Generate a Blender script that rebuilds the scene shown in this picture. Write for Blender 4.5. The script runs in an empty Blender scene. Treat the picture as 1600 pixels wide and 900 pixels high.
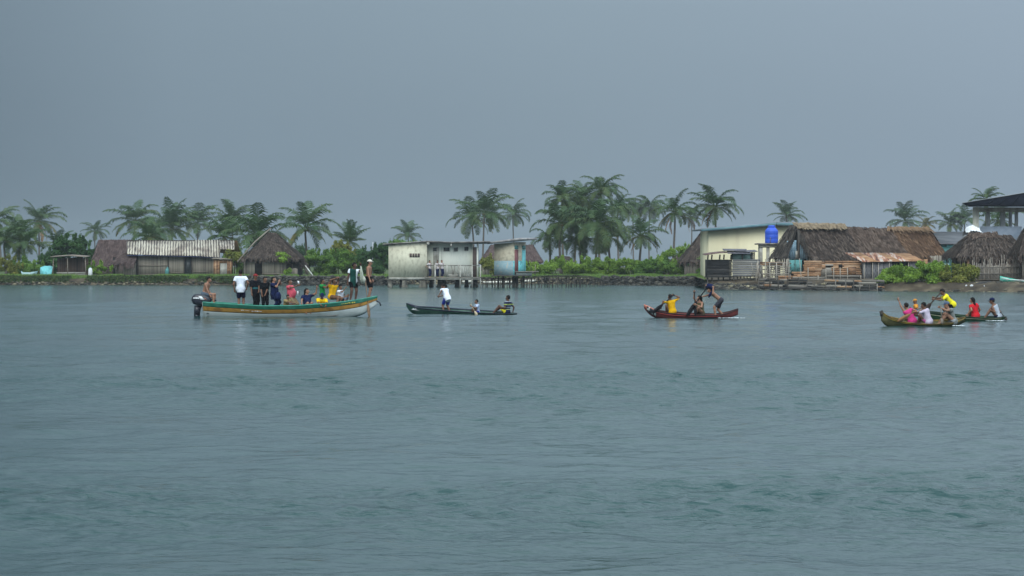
import bpy, math, random
import numpy as np
from mathutils import Vector, Matrix
random.seed(7); rng = np.random.default_rng(11)
SC = bpy.context.scene; COL = SC.collection
R = math.radians
# ---------------------------------------------------------------- camera
CAMZ, F = 2.15, 3600.0
cd = bpy.data.cameras.new('camera'); cam = bpy.data.objects.new('camera', cd); COL.objects.link(cam)
cam.location = (0, 0, CAMZ); cam.rotation_euler = (R(90), 0, 0)
cd.sensor_width = 36; cd.lens = 36 * F / 1600; cd.shift_y = -40 / 1600
cd.clip_start = 0.5; cd.clip_end = 5000
SC.camera = cam
# ---------------------------------------------------------------- world and sun
SUN_EL, SUN_AZ = 42, 200          # azimuth clockwise from +Y: behind the camera, a little to its left
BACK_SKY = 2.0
SKY_NISH, SKY_GREY, SUN_W, EXPO = 0.06, 1.12, 1.5, 0.0
w = bpy.data.worlds.new('World'); SC.world = w; w.use_nodes = True
nt = w.node_tree; N = nt.nodes; N.clear(); LK = nt.links.new
out = N.new('ShaderNodeOutputWorld')
sky = N.new('ShaderNodeTexSky'); sky.sky_type = 'NISHITA'; sky.sun_disc = False
sky.sun_elevation = R(SUN_EL); sky.sun_rotation = R(SUN_AZ); sky.air_density = 1.5; sky.dust_density = 6
bg1 = N.new('ShaderNodeBackground'); bg1.inputs[1].default_value = SKY_NISH
hs = N.new('ShaderNodeHueSaturation'); hs.inputs['Saturation'].default_value = 0.35
LK(sky.outputs[0], hs.inputs['Color']); LK(hs.outputs[0], bg1.inputs[0])
# overcast layer: a rain cloud deck, brighter overhead and to the right, darker towards the squall on the left
tc = N.new('ShaderNodeTexCoord'); sp = N.new('ShaderNodeSeparateXYZ'); LK(tc.outputs['Generated'], sp.inputs[0])
ra = N.new('ShaderNodeMapRange'); ra.inputs[1].default_value = -0.26; ra.inputs[2].default_value = 0.26
LK(sp.outputs[0], ra.inputs[0])
crx = N.new('ShaderNodeValToRGB'); LK(ra.outputs[0], crx.inputs[0])
e = crx.color_ramp.elements
def ramp(cr, stops):
    el = cr.color_ramp.elements
    while len(el) > 1: el.remove(el[-1])
    el[0].position = stops[0][0]; el[0].color = (*stops[0][1], 1)
    for p, c in stops[1:]:
        q = el.new(p); q.color = (*c, 1)
ramp(crx, [(0, (.134, .184, .223)), (.08, (.158, .215, .262)), (.22, (.205, .272, .327)), (.55, (.242, .314, .372)), (1, (.285, .358, .432))])
crz = N.new('ShaderNodeValToRGB'); LK(sp.outputs[2], crz.inputs[0])
ramp(crz, [(0, (.70, .735, .765)), (.03, (.86, .89, .92)), (.11, (1.02, 1.045, 1.07)), (.2, (1.62, 1.6, 1.58)), (.3, (2.0, 1.95, 1.9)), (.7, (4.0, 3.7, 3.4)), (1, (4.8, 4.4, 4.0))])
nz = N.new('ShaderNodeTexNoise'); nz.inputs['Scale'].default_value = 2.2; nz.inputs['Detail'].default_value = 3
mpn = N.new('ShaderNodeMapping'); mpn.inputs['Scale'].default_value = (1, 1, 3.5)
LK(tc.outputs['Generated'], mpn.inputs[0]); LK(mpn.outputs[0], nz.inputs[0])
mr = N.new('ShaderNodeMapRange'); mr.inputs[3].default_value = 0.93; mr.inputs[4].default_value = 1.07
LK(nz.outputs[0], mr.inputs[0])
m1 = N.new('ShaderNodeMixRGB'); m1.blend_type = 'MULTIPLY'; m1.inputs[0].default_value = 1
LK(crx.outputs[0], m1.inputs[1]); LK(crz.outputs[0], m1.inputs[2])
m2 = N.new('ShaderNodeMixRGB'); m2.blend_type = 'MULTIPLY'; m2.inputs[0].default_value = 1
LK(m1.outputs[0], m2.inputs[1]); LK(mr.outputs[0], m2.inputs[2])
# sky behind the camera is brightened, added to light the faces turned towards it
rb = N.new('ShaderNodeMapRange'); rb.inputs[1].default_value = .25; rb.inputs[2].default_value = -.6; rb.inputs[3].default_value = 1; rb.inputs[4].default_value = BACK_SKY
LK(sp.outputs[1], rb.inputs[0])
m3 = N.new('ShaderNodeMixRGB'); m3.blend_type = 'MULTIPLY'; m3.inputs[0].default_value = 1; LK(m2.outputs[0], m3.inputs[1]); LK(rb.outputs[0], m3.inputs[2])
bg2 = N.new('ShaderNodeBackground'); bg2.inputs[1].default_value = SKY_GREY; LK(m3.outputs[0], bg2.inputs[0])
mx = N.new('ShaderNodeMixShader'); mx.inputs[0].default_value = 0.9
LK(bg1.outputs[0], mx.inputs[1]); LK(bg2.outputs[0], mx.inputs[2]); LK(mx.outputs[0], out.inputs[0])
sd = bpy.data.lights.new('sun', 'SUN'); sd.energy = SUN_W; sd.angle = R(35); sd.color = (1, .97, .92)
so = bpy.data.objects.new('sun', sd); COL.objects.link(so)
dv = Vector((math.sin(R(SUN_AZ)) * math.cos(R(SUN_EL)), math.cos(R(SUN_AZ)) * math.cos(R(SUN_EL)), math.sin(R(SUN_EL))))
so.rotation_euler = dv.to_track_quat('Z', 'Y').to_euler()
vs = SC.view_settings; vs.view_transform = 'Standard'; vs.look = 'None'; vs.exposure = EXPO; vs.gamma = 1; vs.use_curve_mapping = False
cy = SC.cycles; cy.max_bounces = 6; cy.diffuse_bounces = 2; cy.glossy_bounces = 3; cy.transmission_bounces = 3
cy.volume_bounces = 1; cy.transparent_max_bounces = 8; cy.use_denoising = True; cy.caustics_reflective = False

# ---------------------------------------------------------------- helpers
def W(px, py, Y): return np.array([(px - 800) * Y / F, Y, CAMZ + (410 - py) * Y / F])
def X_(px, Y): return (px - 800) * Y / F
def Z_(py, Y): return CAMZ + (410 - py) * Y / F
def nrm(v):
    v = np.asarray(v, float); return v / (np.linalg.norm(v) + 1e-9)

class MB:
    def __init__(s): s.v = []; s.nv = 0; s.f = []; s.t = []; s.m = []; s.mi = 0
    def add(s, V, Fc, tint=None):
        V = np.asarray(V, float).reshape(-1, 3); s.v.append(V)
        Fc = [Fc] if isinstance(Fc, np.ndarray) else Fc
        if isinstance(Fc, list) and len(Fc) and not isinstance(Fc[0], np.ndarray): # list of index tuples
            by = {}
            for f in Fc: by.setdefault(len(f), []).append(f)
            Fc = [np.array(x, dtype=np.int64) for x in by.values()]
            tt = [np.full(len(x), 0.5 if tint is None else float(tint)) for x in Fc]
        else:
            tt = [np.full(len(x), .5) if tint is None else (np.full(len(x), float(tint)) if np.isscalar(tint) else np.asarray(tint)) for x in Fc]
        for x, t_ in zip(Fc, tt): s.f.append(x + s.nv); s.t.append(t_); s.m.append(np.full(len(x), s.mi, dtype=np.int32))
        s.nv += len(V); return s
    def box(s, a, b, tint=None):                         # axis aligned, two corners
        a, b = np.minimum(a, b), np.maximum(a, b)
        V = [(x, y, z) for z in (a[2], b[2]) for y in (a[1], b[1]) for x in (a[0], b[0])]
        return s.add(V, [(0, 2, 3, 1), (4, 5, 7, 6), (0, 1, 5, 4), (2, 6, 7, 3), (0, 4, 6, 2), (1, 3, 7, 5)], tint)
    def obox(s, c, ax, ay, az, tint=None):               # centre and three half axes
        c, ax, ay, az = map(lambda q: np.asarray(q, float), (c, ax, ay, az))
        V = [c + i * ax + j * ay + k * az for k in (-1, 1) for j in (-1, 1) for i in (-1, 1)]
        return s.add(V, [(0, 2, 3, 1), (4, 5, 7, 6), (0, 1, 5, 4), (2, 6, 7, 3), (0, 4, 6, 2), (1, 3, 7, 5)], tint)
    def tube(s, pts, rad, n=6, tint=None, cap=True):
        pts = [np.asarray(p, float) for p in pts]
        rad = [rad] * len(pts) if np.isscalar(rad) else list(rad)
        V = []; 
        for i, p in enumerate(pts):
            d = nrm(pts[min(i + 1, len(pts) - 1)] - pts[max(i - 1, 0)])
            a = nrm(np.cross(d, (0, 0, 1) if abs(d[2]) < .9 else (1, 0, 0))); b = np.cross(d, a)
            for k in range(n):
                q = 2 * math.pi * k / n; V.append(p + rad[i] * (a * math.cos(q) + b * math.sin(q)))
        Fc = [(i * n + k, i * n + (k + 1) % n, (i + 1) * n + (k + 1) % n, (i + 1) * n + k) for i in range(len(pts) - 1) for k in range(n)]
        if cap: Fc += [tuple(range(n))[::-1], tuple((len(pts) - 1) * n + k for k in range(n))]
        return s.add(V, Fc, tint)
    def slab(s, poly, th, tint=None):                    # polygon (3D) given thickness along vector th
        poly = np.asarray(poly, float); n = len(poly); th = np.asarray(th, float)
        V = np.vstack([poly, poly + th])
        return s.add(V, [tuple(range(n)), tuple(range(2 * n - 1, n - 1, -1))] + [(i, i + n, (i + 1) % n + n, (i + 1) % n) for i in range(n)], tint)
    def build(s, name, mat, parent=None, smooth=False, origin=None):
        V = np.vstack(s.v)
        if parent is not None and origin is None: origin = parent.get('_o')
        if origin is not None: V = V - np.asarray(list(origin))
        me = bpy.data.meshes.new(name)
        me.vertices.add(len(V)); me.vertices.foreach_set('co', V.astype(np.float32).ravel())
        L = np.concatenate([x.ravel() for x in s.f]); tot = np.concatenate([np.full(len(x), x.shape[1]) for x in s.f])
        me.loops.add(len(L)); me.loops.foreach_set('vertex_index', L.astype(np.int32))
        me.polygons.add(len(tot)); st = np.concatenate([[0], np.cumsum(tot)[:-1]])
        me.polygons.foreach_set('loop_start', st.astype(np.int32)); me.polygons.foreach_set('loop_total', tot.astype(np.int32))
        me.update(calc_edges=True)
        T = np.concatenate(s.t)
        a = me.attributes.new('tint', 'FLOAT', 'FACE'); a.data.foreach_set('value', T.astype(np.float32))
        for m in (mat if isinstance(mat, (list, tuple)) else [mat]): me.materials.append(m)
        me.polygons.foreach_set('material_index', np.concatenate(s.m))
        if smooth: me.polygons.foreach_set('use_smooth', np.ones(len(tot), bool))
        me.validate()
        o = bpy.data.objects.new(name, me); COL.objects.link(o)
        if parent is not None: o.parent = parent
        elif origin is not None: o.location = [float(q) for q in origin]
        return o

def thing(name, label, cat, loc=(0, 0, 0), group=None, rz=0):
    o = bpy.data.objects.new(name, None); COL.objects.link(o); o.location = [float(q) for q in loc]; o.rotation_euler = (0, 0, rz)
    o.empty_display_size = .2
    o['label'] = label; o['category'] = cat; o['_o'] = [float(q) for q in loc] if rz == 0 else [0., 0., 0.]
    if group: o['group'] = group
    return o
def tag(o, label, cat, group=None):
    o['label'] = label; o['category'] = cat
    if group: o['group'] = group
    return o
def lab(o, label): o['label'] = label; return o

MATS = {}
def mat(name, c1, c2=None, c3=None, rough=.85, scale=3, stretch=(1, 1, 1), detail=5, tint=0.0, bump=0.0, bscale=None, transl=0.0, spec=.3, lo=.35, hi=.65, metal=0):
    """procedural material: two or three base colours mixed by noise, and by the per-piece tint attribute"""
    if name in MATS: return MATS[name]
    m = bpy.data.materials.new(name); m.use_nodes = True; t = m.node_tree; n = t.nodes; l = t.links.new
    b = n['Principled BSDF']; b.inputs['Roughness'].default_value = rough; b.inputs['Specular IOR Level'].default_value = spec; b.inputs['Metallic'].default_value = metal
    c2 = c2 or tuple(x * .75 for x in c1)
    tc = n.new('ShaderNodeTexCoord'); mp = n.new('ShaderNodeMapping'); mp.inputs['Scale'].default_value = stretch
    l(tc.outputs['Object'], mp.inputs[0])
    nz = n.new('ShaderNodeTexNoise'); nz.inputs['Scale'].default_value = scale; nz.inputs['Detail'].default_value = detail
    l(mp.outputs[0], nz.inputs[0])
    fac = nz.outputs[0]
    if tint > 0:
        at = n.new('ShaderNodeAttribute'); at.attribute_name = 'tint'
        mm = n.new('ShaderNodeMix'); mm.inputs[0].default_value = tint; l(fac, mm.inputs[2]); l(at.outputs['Fac'], mm.inputs[3]); fac = mm.outputs[0]
    cr = n.new('ShaderNodeValToRGB'); l(fac, cr.inputs[0])
    if tint > .5: lo, hi = lo - .2, hi + .2
    st = [(lo, c1), (hi, c2)] if c3 is None else [(lo, c1), ((lo + hi) / 2, c2), (hi, c3)]
    ramp(cr, st); l(cr.outputs[0], b.inputs['Base Color'])
    if bump:
        bp = n.new('ShaderNodeBump'); bp.inputs['Strength'].default_value = bump; bp.inputs['Distance'].default_value = .05
        nb = n.new('ShaderNodeTexNoise'); nb.inputs['Scale'].default_value = bscale or scale * 4; nb.inputs['Detail'].default_value = 4
        l(mp.outputs[0], nb.inputs[0]); l(nb.outputs[0], bp.inputs['Height']); l(bp.outputs[0], b.inputs['Normal'])
    if transl:
        tr = n.new('ShaderNodeBsdfTranslucent'); l(cr.outputs[0], tr.inputs[0]); ms = n.new('ShaderNodeMixShader'); ms.inputs[0].default_value = transl
        l(b.outputs[0], ms.inputs[1]); l(tr.outputs[0], ms.inputs[2]); l(ms.outputs[0], n['Material Output'].inputs[0])
    MATS[name] = m; return m

# base materials
M_palm = mat('palm_leaf', (.028, .068, .026), (.055, .105, .034), (.125, .15, .048), tint=.6, scale=.9, transl=.25, rough=.6)
M_palmy = mat('palm_leaf_yellowing', (.06, .09, .03), (.16, .15, .04), (.30, .20, .05), tint=.6, scale=.9, transl=.25, rough=.6)
M_palmdry = mat('palm_leaf_dry', (.30, .16, .05), (.20, .11, .05), (.40, .22, .06), tint=.5, scale=2, rough=.8)
M_trunk = mat('palm_trunk', (.16, .14, .12), (.09, .08, .07), scale=3, stretch=(1, 1, 8), bump=.4)
M_bark = mat('bark', (.10, .08, .06), (.05, .04, .03), scale=6, bump=.4)
M_leafA = mat('leaf_mid_green', (.050, .115, .018), (.105, .21, .028), (.19, .31, .045), tint=.65, scale=.8, transl=.25, rough=.55)
M_leafB = mat('leaf_bright_green', (.080, .155, .016), (.150, .26, .026), (.25, .37, .045), tint=.65, scale=.8, transl=.25, rough=.55)
M_leafC = mat('leaf_dark_green', (.016, .052, .014), (.034, .095, .022), (.07, .15, .034), tint=.65, scale=.8, transl=.2, rough=.55)
M_leafY = mat('leaf_yellow_green', (.07, .11, .02), (.16, .18, .03), (.26, .25, .05), tint=.65, scale=1.2, transl=.25)
M_grass = mat('grass_blade', (.07, .15, .025), (.12, .22, .04), (.20, .26, .08), tint=.6, scale=.5, transl=.2)
M_thatch = mat('thatch_grey_brown', (.026, .018, .015), (.050, .036, .029), (.105, .080, .064), tint=.45, scale=2.2, rough=.95, bump=.6)
M_thatchR = mat('thatch_red_brown', (.040, .023, .015), (.095, .052, .030), (.21, .128, .072), tint=.6, scale=1.5, rough=.95, bump=.6)
M_thatchP = mat('thatch_purple_brown', (.055, .036, .034), (.085, .058, .054), (.12, .085, .078), tint=.4, scale=2, rough=.95, bump=.6)
M_straw = mat('fresh_straw', (.12, .088, .056), (.28, .215, .14), (.06, .042, .03), tint=.6, scale=5, detail=8, rough=.9)
M_cane = mat('cane_wall', (.16, .14, .115), (.30, .27, .22), (.10, .085, .07), tint=.6, scale=1.2, stretch=(1, 1, .3), rough=.9)
M_board = mat('weathered_board', (.10, .09, .08), (.20, .18, .155), (.30, .27, .23), tint=.6, scale=1.5, stretch=(.4, 1, 2), rough=.9)
M_boardk = mat('black_board', (.016, .016, .017), (.035, .034, .034), (.06, .055, .05), tint=.5, scale=2, stretch=(.4, 1, 3), rough=.85)
M_grey = mat('grey_board', (.11, .11, .115), (.20, .20, .205), (.065, .065, .07), tint=.35, scale=1.3, stretch=(.5, 1, 2), rough=.9)
M_pole = mat('pale_pole', (.30, .26, .21), (.18, .15, .12), (.42, .38, .32), tint=.6, scale=4, rough=.85)
M_dpole = mat('dark_pole', (.035, .030, .026), (.075, .065, .055), tint=.5, scale=4, rough=.85)
M_dark = mat('painted_dark_interior', (.010, .010, .011), (.016, .015, .014), rough=.95)  # near-black colour stands in for the shade inside openings
M_rust = mat('rusty_sheet', (.10, .055, .035), (.32, .175, .09), (.44, .29, .18), tint=.3, scale=1.6, detail=8, stretch=(1, 1, 2.5), lo=.3, hi=.7, rough=.8)
M_rustp = mat('pale_rusty_sheet', (.48, .42, .37), (.36, .16, .09), (.10, .05, .04), tint=.15, scale=2.4, detail=8, stretch=(2.2, .35, .35), lo=.40, hi=.60, rough=.7)
M_teal = mat('teal_paint', (.06, .20, .20), (.10, .27, .26), (.05, .12, .11), scale=3, rough=.7)
M_turq = mat('turquoise_paint', (.10, .42, .44), (.16, .50, .52), (.07, .26, .28), scale=3, rough=.6, spec=.4)
M_seag = mat('sea_green_paint', (.02, .33, .22), (.04, .42, .30), (.30, .55, .48), scale=2, rough=.6)
M_bluepanel = mat('pale_blue_panel', (.16, .30, .40), (.26, .38, .46), (.09, .16, .21), scale=2, rough=.8)
M_white = mat('white_plastic', (.72, .73, .74), (.55, .56, .57), scale=3, rough=.7)
M_conc = mat('weathered_concrete', (.24, .23, .20), (.15, .14, .12), (.08, .075, .065), scale=2, rough=.95, bump=.3)
M_concp = mat('pale_concrete', (.42, .41, .37), (.32, .31, .27), (.22, .21, .18), scale=2, rough=.9)
M_rock = mat('shore_rock', (.022, .022, .02), (.06, .055, .044), (.22, .19, .12), tint=.7, scale=3, rough=.95, bump=.4)
M_rockd = mat('dark_wall_stone', (.018, .018, .017), (.042, .040, .036), (.14, .13, .10), tint=.6, hi=.75, scale=2, rough=.95, bump=.4)
M_creep = mat('creeper_leaf', (.018, .040, .012), (.04, .075, .02), (.09, .10, .035), tint=.6, scale=.7, transl=.15)
M_paddk = mat('dark_paddle_wood', (.012, .011, .013), (.022, .020, .022), rough=1, spec=.05, scale=5)
M_pile = mat('wet_dark_concrete', (.035, .033, .03), (.09, .085, .07), (.17, .16, .13), scale=2.5, rough=.9)
# ---------------------------------------------------------------- water
def shore(px):      # distance of the waterline, by bearing
    xs = [-400, 0, 470, 560, 600, 640, 900, 945, 985, 1098, 1106, 1250, 1375, 1480, 1600, 1700, 2000]
    ys = [224, 221, 217, 215, 217, 228, 228, 219, 214.5, 213, 182, 178, 172.5, 170, 165, 162, 158]
    return np.interp(px, xs, ys)
def build_water():
    rr = np.concatenate([np.geomspace(3, 12, 40)[:-1], np.geomspace(12, 45, 520)[:-1], np.geomspace(45, 125, 250)[:-1], np.geomspace(125, 1200, 190)])
    th = np.linspace(-R(48), R(48), 900)
    # finer bearings in the middle
    u = np.linspace(-1, 1, 680); th = R(16) * u + (R(50) - R(16)) * u ** 5
    r, t = np.meshgrid(rr, th, indexing='ij')
    X = r * np.sin(t); Y = r * np.cos(t)
    dr = np.gradient(rr)[:, None]
    Zs = np.zeros_like(X); g = np.random.default_rng(5)
    calm = .62 + .38 * np.sin(X * .021 + Y * .047 + 1.3 * np.sin(Y * .023 + X * .011)) * np.cos(Y * .013 - X * .017 + .7)
    Yw = Y * (1 + .06 * np.sin(X * .11 + 1) + .04 * np.sin(X * .29 + 2))
    chop = .22 + .70 * np.exp(-((Yw - 52) / 20) ** 2) + .62 * np.exp(-((Yw - 22.2) / 3.2) ** 2) + .62 / (1 + np.exp(-(Yw - 88) / 8)) * (.75 + .25 * np.sin(Yw * .21))
    chop = np.clip(chop * (.85 + .3 * np.sin(X * .13 + .7 * np.sin(Yw * .19))), .2, 1.25)     # gusts: choppy and calm bands
    calm = np.clip(calm, .4, 1) * chop
    for i in range(64):
        lam = .38 * (9.0 / .38) ** g.random(); a = math.pi / 2 + g.normal(0, .75) + .25
        k = 2 * math.pi / lam; ph = g.random() * 6.28
        amp = .0068 * lam ** .66
        fade = np.clip((lam / dr - 2.4) / 2.5, 0, 1)
        wv = np.sin(k * (X * math.cos(a) + Y * math.sin(a)) + ph + .8 * np.sin(.23 * k * (X * math.sin(a) - Y * math.cos(a)) + ph * 2))
        Zs += amp * fade * (wv + .35 * wv * wv - .17) * calm
    # short steep wavelets: sharp crests, flat troughs, in patches
    S = np.zeros_like(X)
    for i in range(54):
        lam = .19 * (1.0 / .19) ** g.random(); a = math.pi / 2 + g.uniform(-1.25, 1.25) + .1; k = 2 * math.pi / lam; ph = g.random() * 6.28
        S += np.clip((lam / dr - 2.2) / 2, 0, 1) * lam ** .35 * np.sin(k * (X * math.cos(a) + Y * math.sin(a)) + ph)
    S = np.tanh(S / 3.7 / 1.3) * 1.7
    env = np.clip(.55 + .45 * np.sin(X * .31 + 1.1 * np.sin(Y * .42)) * np.sin(Y * .27 + .9 * np.sin(X * .23 + 1)), .12, 1)
    Zs += .0098 * chop * (.45 + .55 * env) * (np.exp(1.15 * S) - 1.3)
    for (xa, xb, y0) in ((X_(808, 95.5), X_(1010, 95.5), 95.3), (X_(1153, 89), X_(1260, 89), 88.9)):       # wakes
        Zs += .030 * np.exp(-((Y - y0 - .012 * (X - xa)) / .32) ** 2) * np.clip((X - xa) * 2, 0, 1) * np.clip((xb - X) / (xb - xa), 0, 1)
    m, n = X.shape
    V = np.stack([X, Y, Zs], -1).reshape(-1, 3)
    I = np.arange(m * n).reshape(m, n)
    Fc = np.stack([I[:-1, :-1], I[:-1, 1:], I[1:, 1:], I[1:, :-1]], -1).reshape(-1, 4)[:, ::-1]
    mt = bpy.data.materials.new('lagoon_water'); mt.use_nodes = True; t_ = mt.node_tree; nn = t_.nodes; l = t_.links.new
    b = nn['Principled BSDF']; b.inputs['IOR'].default_value = 1.333; b.inputs['Roughness'].default_value = .12
    tcn = nn.new('ShaderNodeTexCoord')
    na = nn.new('ShaderNodeTexNoise'); na.inputs['Scale'].default_value = .035; na.inputs['Detail'].default_value = 2; l(tcn.outputs['Object'], na.inputs[0])
    cr = nn.new('ShaderNodeValToRGB'); l(na.outputs[0], cr.inputs[0]); ramp(cr, [(.35, WATER1), (.65, WATER2)])
    l(cr.outputs[0], b.inputs['Base Color'])
    prev = None
    for sc, st, dist, sx in ((1.3, .9, .17, .7), (4.2, .9, .07, .6), (11, .8, .03, .7)):
        mp = nn.new('ShaderNodeMapping'); mp.inputs['Scale'].default_value = (sx, 1, 1); mp.inputs['Rotation'].default_value = (0, 0, R(12)); l(tcn.outputs['Object'], mp.inputs[0])
        nz = nn.new('ShaderNodeTexNoise'); nz.inputs['Scale'].default_value = sc; nz.inputs['Detail'].default_value = 3; nz.inputs['Distortion'].default_value = .4; l(mp.outputs[0], nz.inputs[0])
        bp = nn.new('ShaderNodeBump'); bp.inputs['Distance'].default_value = dist * 1.0; l(nz.outputs[0], bp.inputs['Height'])
        nw = nn.new('ShaderNodeTexNoise'); nw.inputs['Scale'].default_value = .05; nw.inputs['Detail'].default_value = 2
        mpw = nn.new('ShaderNodeMapping'); mpw.inputs['Scale'].default_value = (.3, 1.8, 1); l(tcn.outputs['Object'], mpw.inputs[0]); l(mpw.outputs[0], nw.inputs[0])
        mw = nn.new('ShaderNodeMapRange'); mw.inputs[1].default_value = .35; mw.inputs[2].default_value = .65; mw.inputs[3].default_value = st * .45; mw.inputs[4].default_value = st * 1.3
        l(nw.outputs[0], mw.inputs[0])
        sy = nn.new('ShaderNodeSeparateXYZ'); l(tcn.outputs['Object'], sy.inputs[0]); ac = nn.new('ShaderNodeAttribute'); ac.attribute_name = 'chop'; my = nn.new('ShaderNodeMath'); my.operation = 'MULTIPLY'; my.inputs[1].default_value = 1.25; l(ac.outputs['Fac'], my.inputs[0])
        mm_ = nn.new('ShaderNodeMath'); mm_.operation = 'MULTIPLY'; l(mw.outputs[0], mm_.inputs[0]); l(my.outputs[0], mm_.inputs[1]); l(mm_.outputs[0], bp.inputs['Strength'])
        if prev: l(prev.outputs[0], bp.inputs['Normal'])
        prev = bp
    l(prev.outputs[0], b.inputs['Normal'])
    mb = MB(); mb.add(V, Fc); o = mb.build('water', mt, smooth=True); at_ = o.data.attributes.new('chop', 'FLOAT', 'POINT'); at_.data.foreach_set('value', chop.astype(np.float32).ravel()); o['kind'] = 'structure'; return o
WATER1, WATER2 = (.007, .038, .038), (.011, .052, .052)
build_water()

# ---------------------------------------------------------------- ground
def build_ground():
    px = np.concatenate([np.linspace(-2600, -300, 24)[:-1], np.linspace(-300, 1900, 740)[:-1], np.linspace(1900, 4200, 24)])
    offs = np.array([-9, -3, -.6, .2, .7, 1.3, 2.2, 4, 7, 12, 20, 35, 60, 110, 200, 380])
    zs = np.array([-1.6, -.7, -.12, .22, .5, .68, .76, .8, .82, .84, .86, .9, .95, 1.0, 1.0, 1.0])
    V = []
    for i, p in enumerate(px):
        Y0 = float(shore(p)); x = X_(p, Y0)
        beach = np.clip((p - 1470) / 60, 0, 1)            # the muddy beach on the right is flatter
        for j, (o_, z) in enumerate(zip(offs, zs)):
            o2 = o_ * (1 + 1.6 * beach) if 0 < o_ < 5 else o_
            jit = (math.sin(x * 1.7 + j) + math.sin(x * 4.1 + j * 2.3)) * (.10 if 1 < j < 7 else .03)
            V.append((x * (1 + (o2 if j > 9 else 0) / 260), Y0 + o2 + jit, z + (math.sin(x * 2.3 + j * 1.7) + math.sin(x * .63 + j)) * (.03 if j > 2 else .02)))
    m, n = len(px), len(offs); I = np.arange(m * n).reshape(m, n)
    Fc = np.stack([I[:-1, :-1], I[1:, :-1], I[1:, 1:], I[:-1, 1:]], -1).reshape(-1, 4)
    mt = bpy.data.materials.new('island_earth'); mt.use_nodes = True; t_ = mt.node_tree; nn = t_.nodes; l = t_.links.new
    b = nn['Principled BSDF']; b.inputs['Roughness'].default_value = .95; b.inputs['Specular IOR Level'].default_value = .2
    tcn = nn.new('ShaderNodeTexCoord'); nz = nn.new('ShaderNodeTexNoise'); nz.inputs['Scale'].default_value = .9; nz.inputs['Detail'].default_value = 6; l(tcn.outputs['Object'], nz.inputs[0])
    c1 = nn.new('ShaderNodeValToRGB'); l(nz.outputs[0], c1.inputs[0]); ramp(c1, [(.3, (.03, .023, .016)), (.5, (.062, .048, .033)), (.7, (.13, .105, .07))])
    c2 = nn.new('ShaderNodeValToRGB'); l(nz.outputs[0], c2.inputs[0]); ramp(c2, [(.3, (.03, .05, .016)), (.55, (.06, .09, .025)), (.7, (.12, .12, .06))])
    sx = nn.new('ShaderNodeSeparateXYZ'); l(tcn.outputs['Object'], sx.inputs[0])
    mr = nn.new('ShaderNodeMapRange'); mr.inputs[1].default_value = .6; mr.inputs[2].default_value = .78; l(sx.outputs[2], mr.inputs[0])
    mx_ = nn.new('ShaderNodeMixRGB'); mr2 = nn.new('ShaderNodeMapRange'); mr2.inputs[1].default_value = 16; mr2.inputs[2].default_value = 12; l(sx.outputs[0], mr2.inputs[0]); mg = nn.new('ShaderNodeMath'); mg.operation = 'MULTIPLY'; l(mr.outputs[0], mg.inputs[0]); l(mr2.outputs[0], mg.inputs[1]); l(mg.outputs[0], mx_.inputs[0]); l(c1.outputs[0], mx_.inputs[1]); l(c2.outputs[0], mx_.inputs[2]); l(mx_.outputs[0], b.inputs['Base Color'])
    bp = nn.new('ShaderNodeBump'); bp.inputs['Strength'].default_value = .7; bp.inputs['Distance'].default_value = .1; l(nz.outputs[0], bp.inputs['Height']); l(bp.outputs[0], b.inputs['Normal'])
    mb = MB(); mb.add(V, Fc); o = mb.build('ground', mt, smooth=True); o['kind'] = 'structure'
build_ground()
GZ = .8
# haze: one closed box of pale air
hz = MB(); hz.box((-1300, -60, -3), (1300, 1290, 24))
hm = bpy.data.materials.new('haze'); hm.use_nodes = True; hn = hm.node_tree.nodes; hn.clear()
ho = hn.new('ShaderNodeOutputMaterial'); hv = hn.new('ShaderNodeVolumePrincipled'); hv.inputs['Density'].default_value = .00017
hv.inputs['Color'].default_value = (.86, .93, 1, 1); hm.node_tree.links.new(hv.outputs[0], ho.inputs['Volume'])
hzo = hz.build('haze', hm); hzo['kind'] = 'stuff'

# ---------------------------------------------------------------- vegetation builders
def leaves(mb, blobs, n, size, g, droop=.3, low=None):
    """n small leaf faces spread through and over ellipsoid clumps"""
    blobs = np.asarray(blobs, float); vol = (blobs[:, 3:6].prod(1)) ** (2 / 3); pick = g.choice(len(blobs), n, p=vol / vol.sum())
    B = blobs[pick]; d = g.normal(size=(n, 3)); d /= np.linalg.norm(d, axis=1)[:, None]
    rad = g.random(n) ** .33 * (1 + .20 * g.normal(size=n)); C = B[:, :3] + d * rad[:, None] * B[:, 3:6]
    nor = d * .8 + g.normal(size=(n, 3)) * .6 + np.array([0, 0, .4]); nor /= np.linalg.norm(nor, axis=1)[:, None]
    a = np.cross(nor, g.normal(size=(n, 3))); a /= np.linalg.norm(a, axis=1)[:, None]; a[:, 2] -= droop * .3; b = np.cross(nor, a)
    s = size * (.55 + .9 * g.random(n))[:, None]
    V = np.stack([C - a * s, C + b * s * .42 - a * s * .1, C + a * s, C - b * s * .42 + a * s * .1], 1)
    if low is not None: V[..., 2] = np.maximum(V[..., 2], low)
    tb = g.random(len(blobs))[pick]
    mb.add(V.reshape(-1, 3), np.arange(4 * n).reshape(n, 4), np.clip(.5 * tb + .5 * g.random(n), 0, 1))

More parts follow.
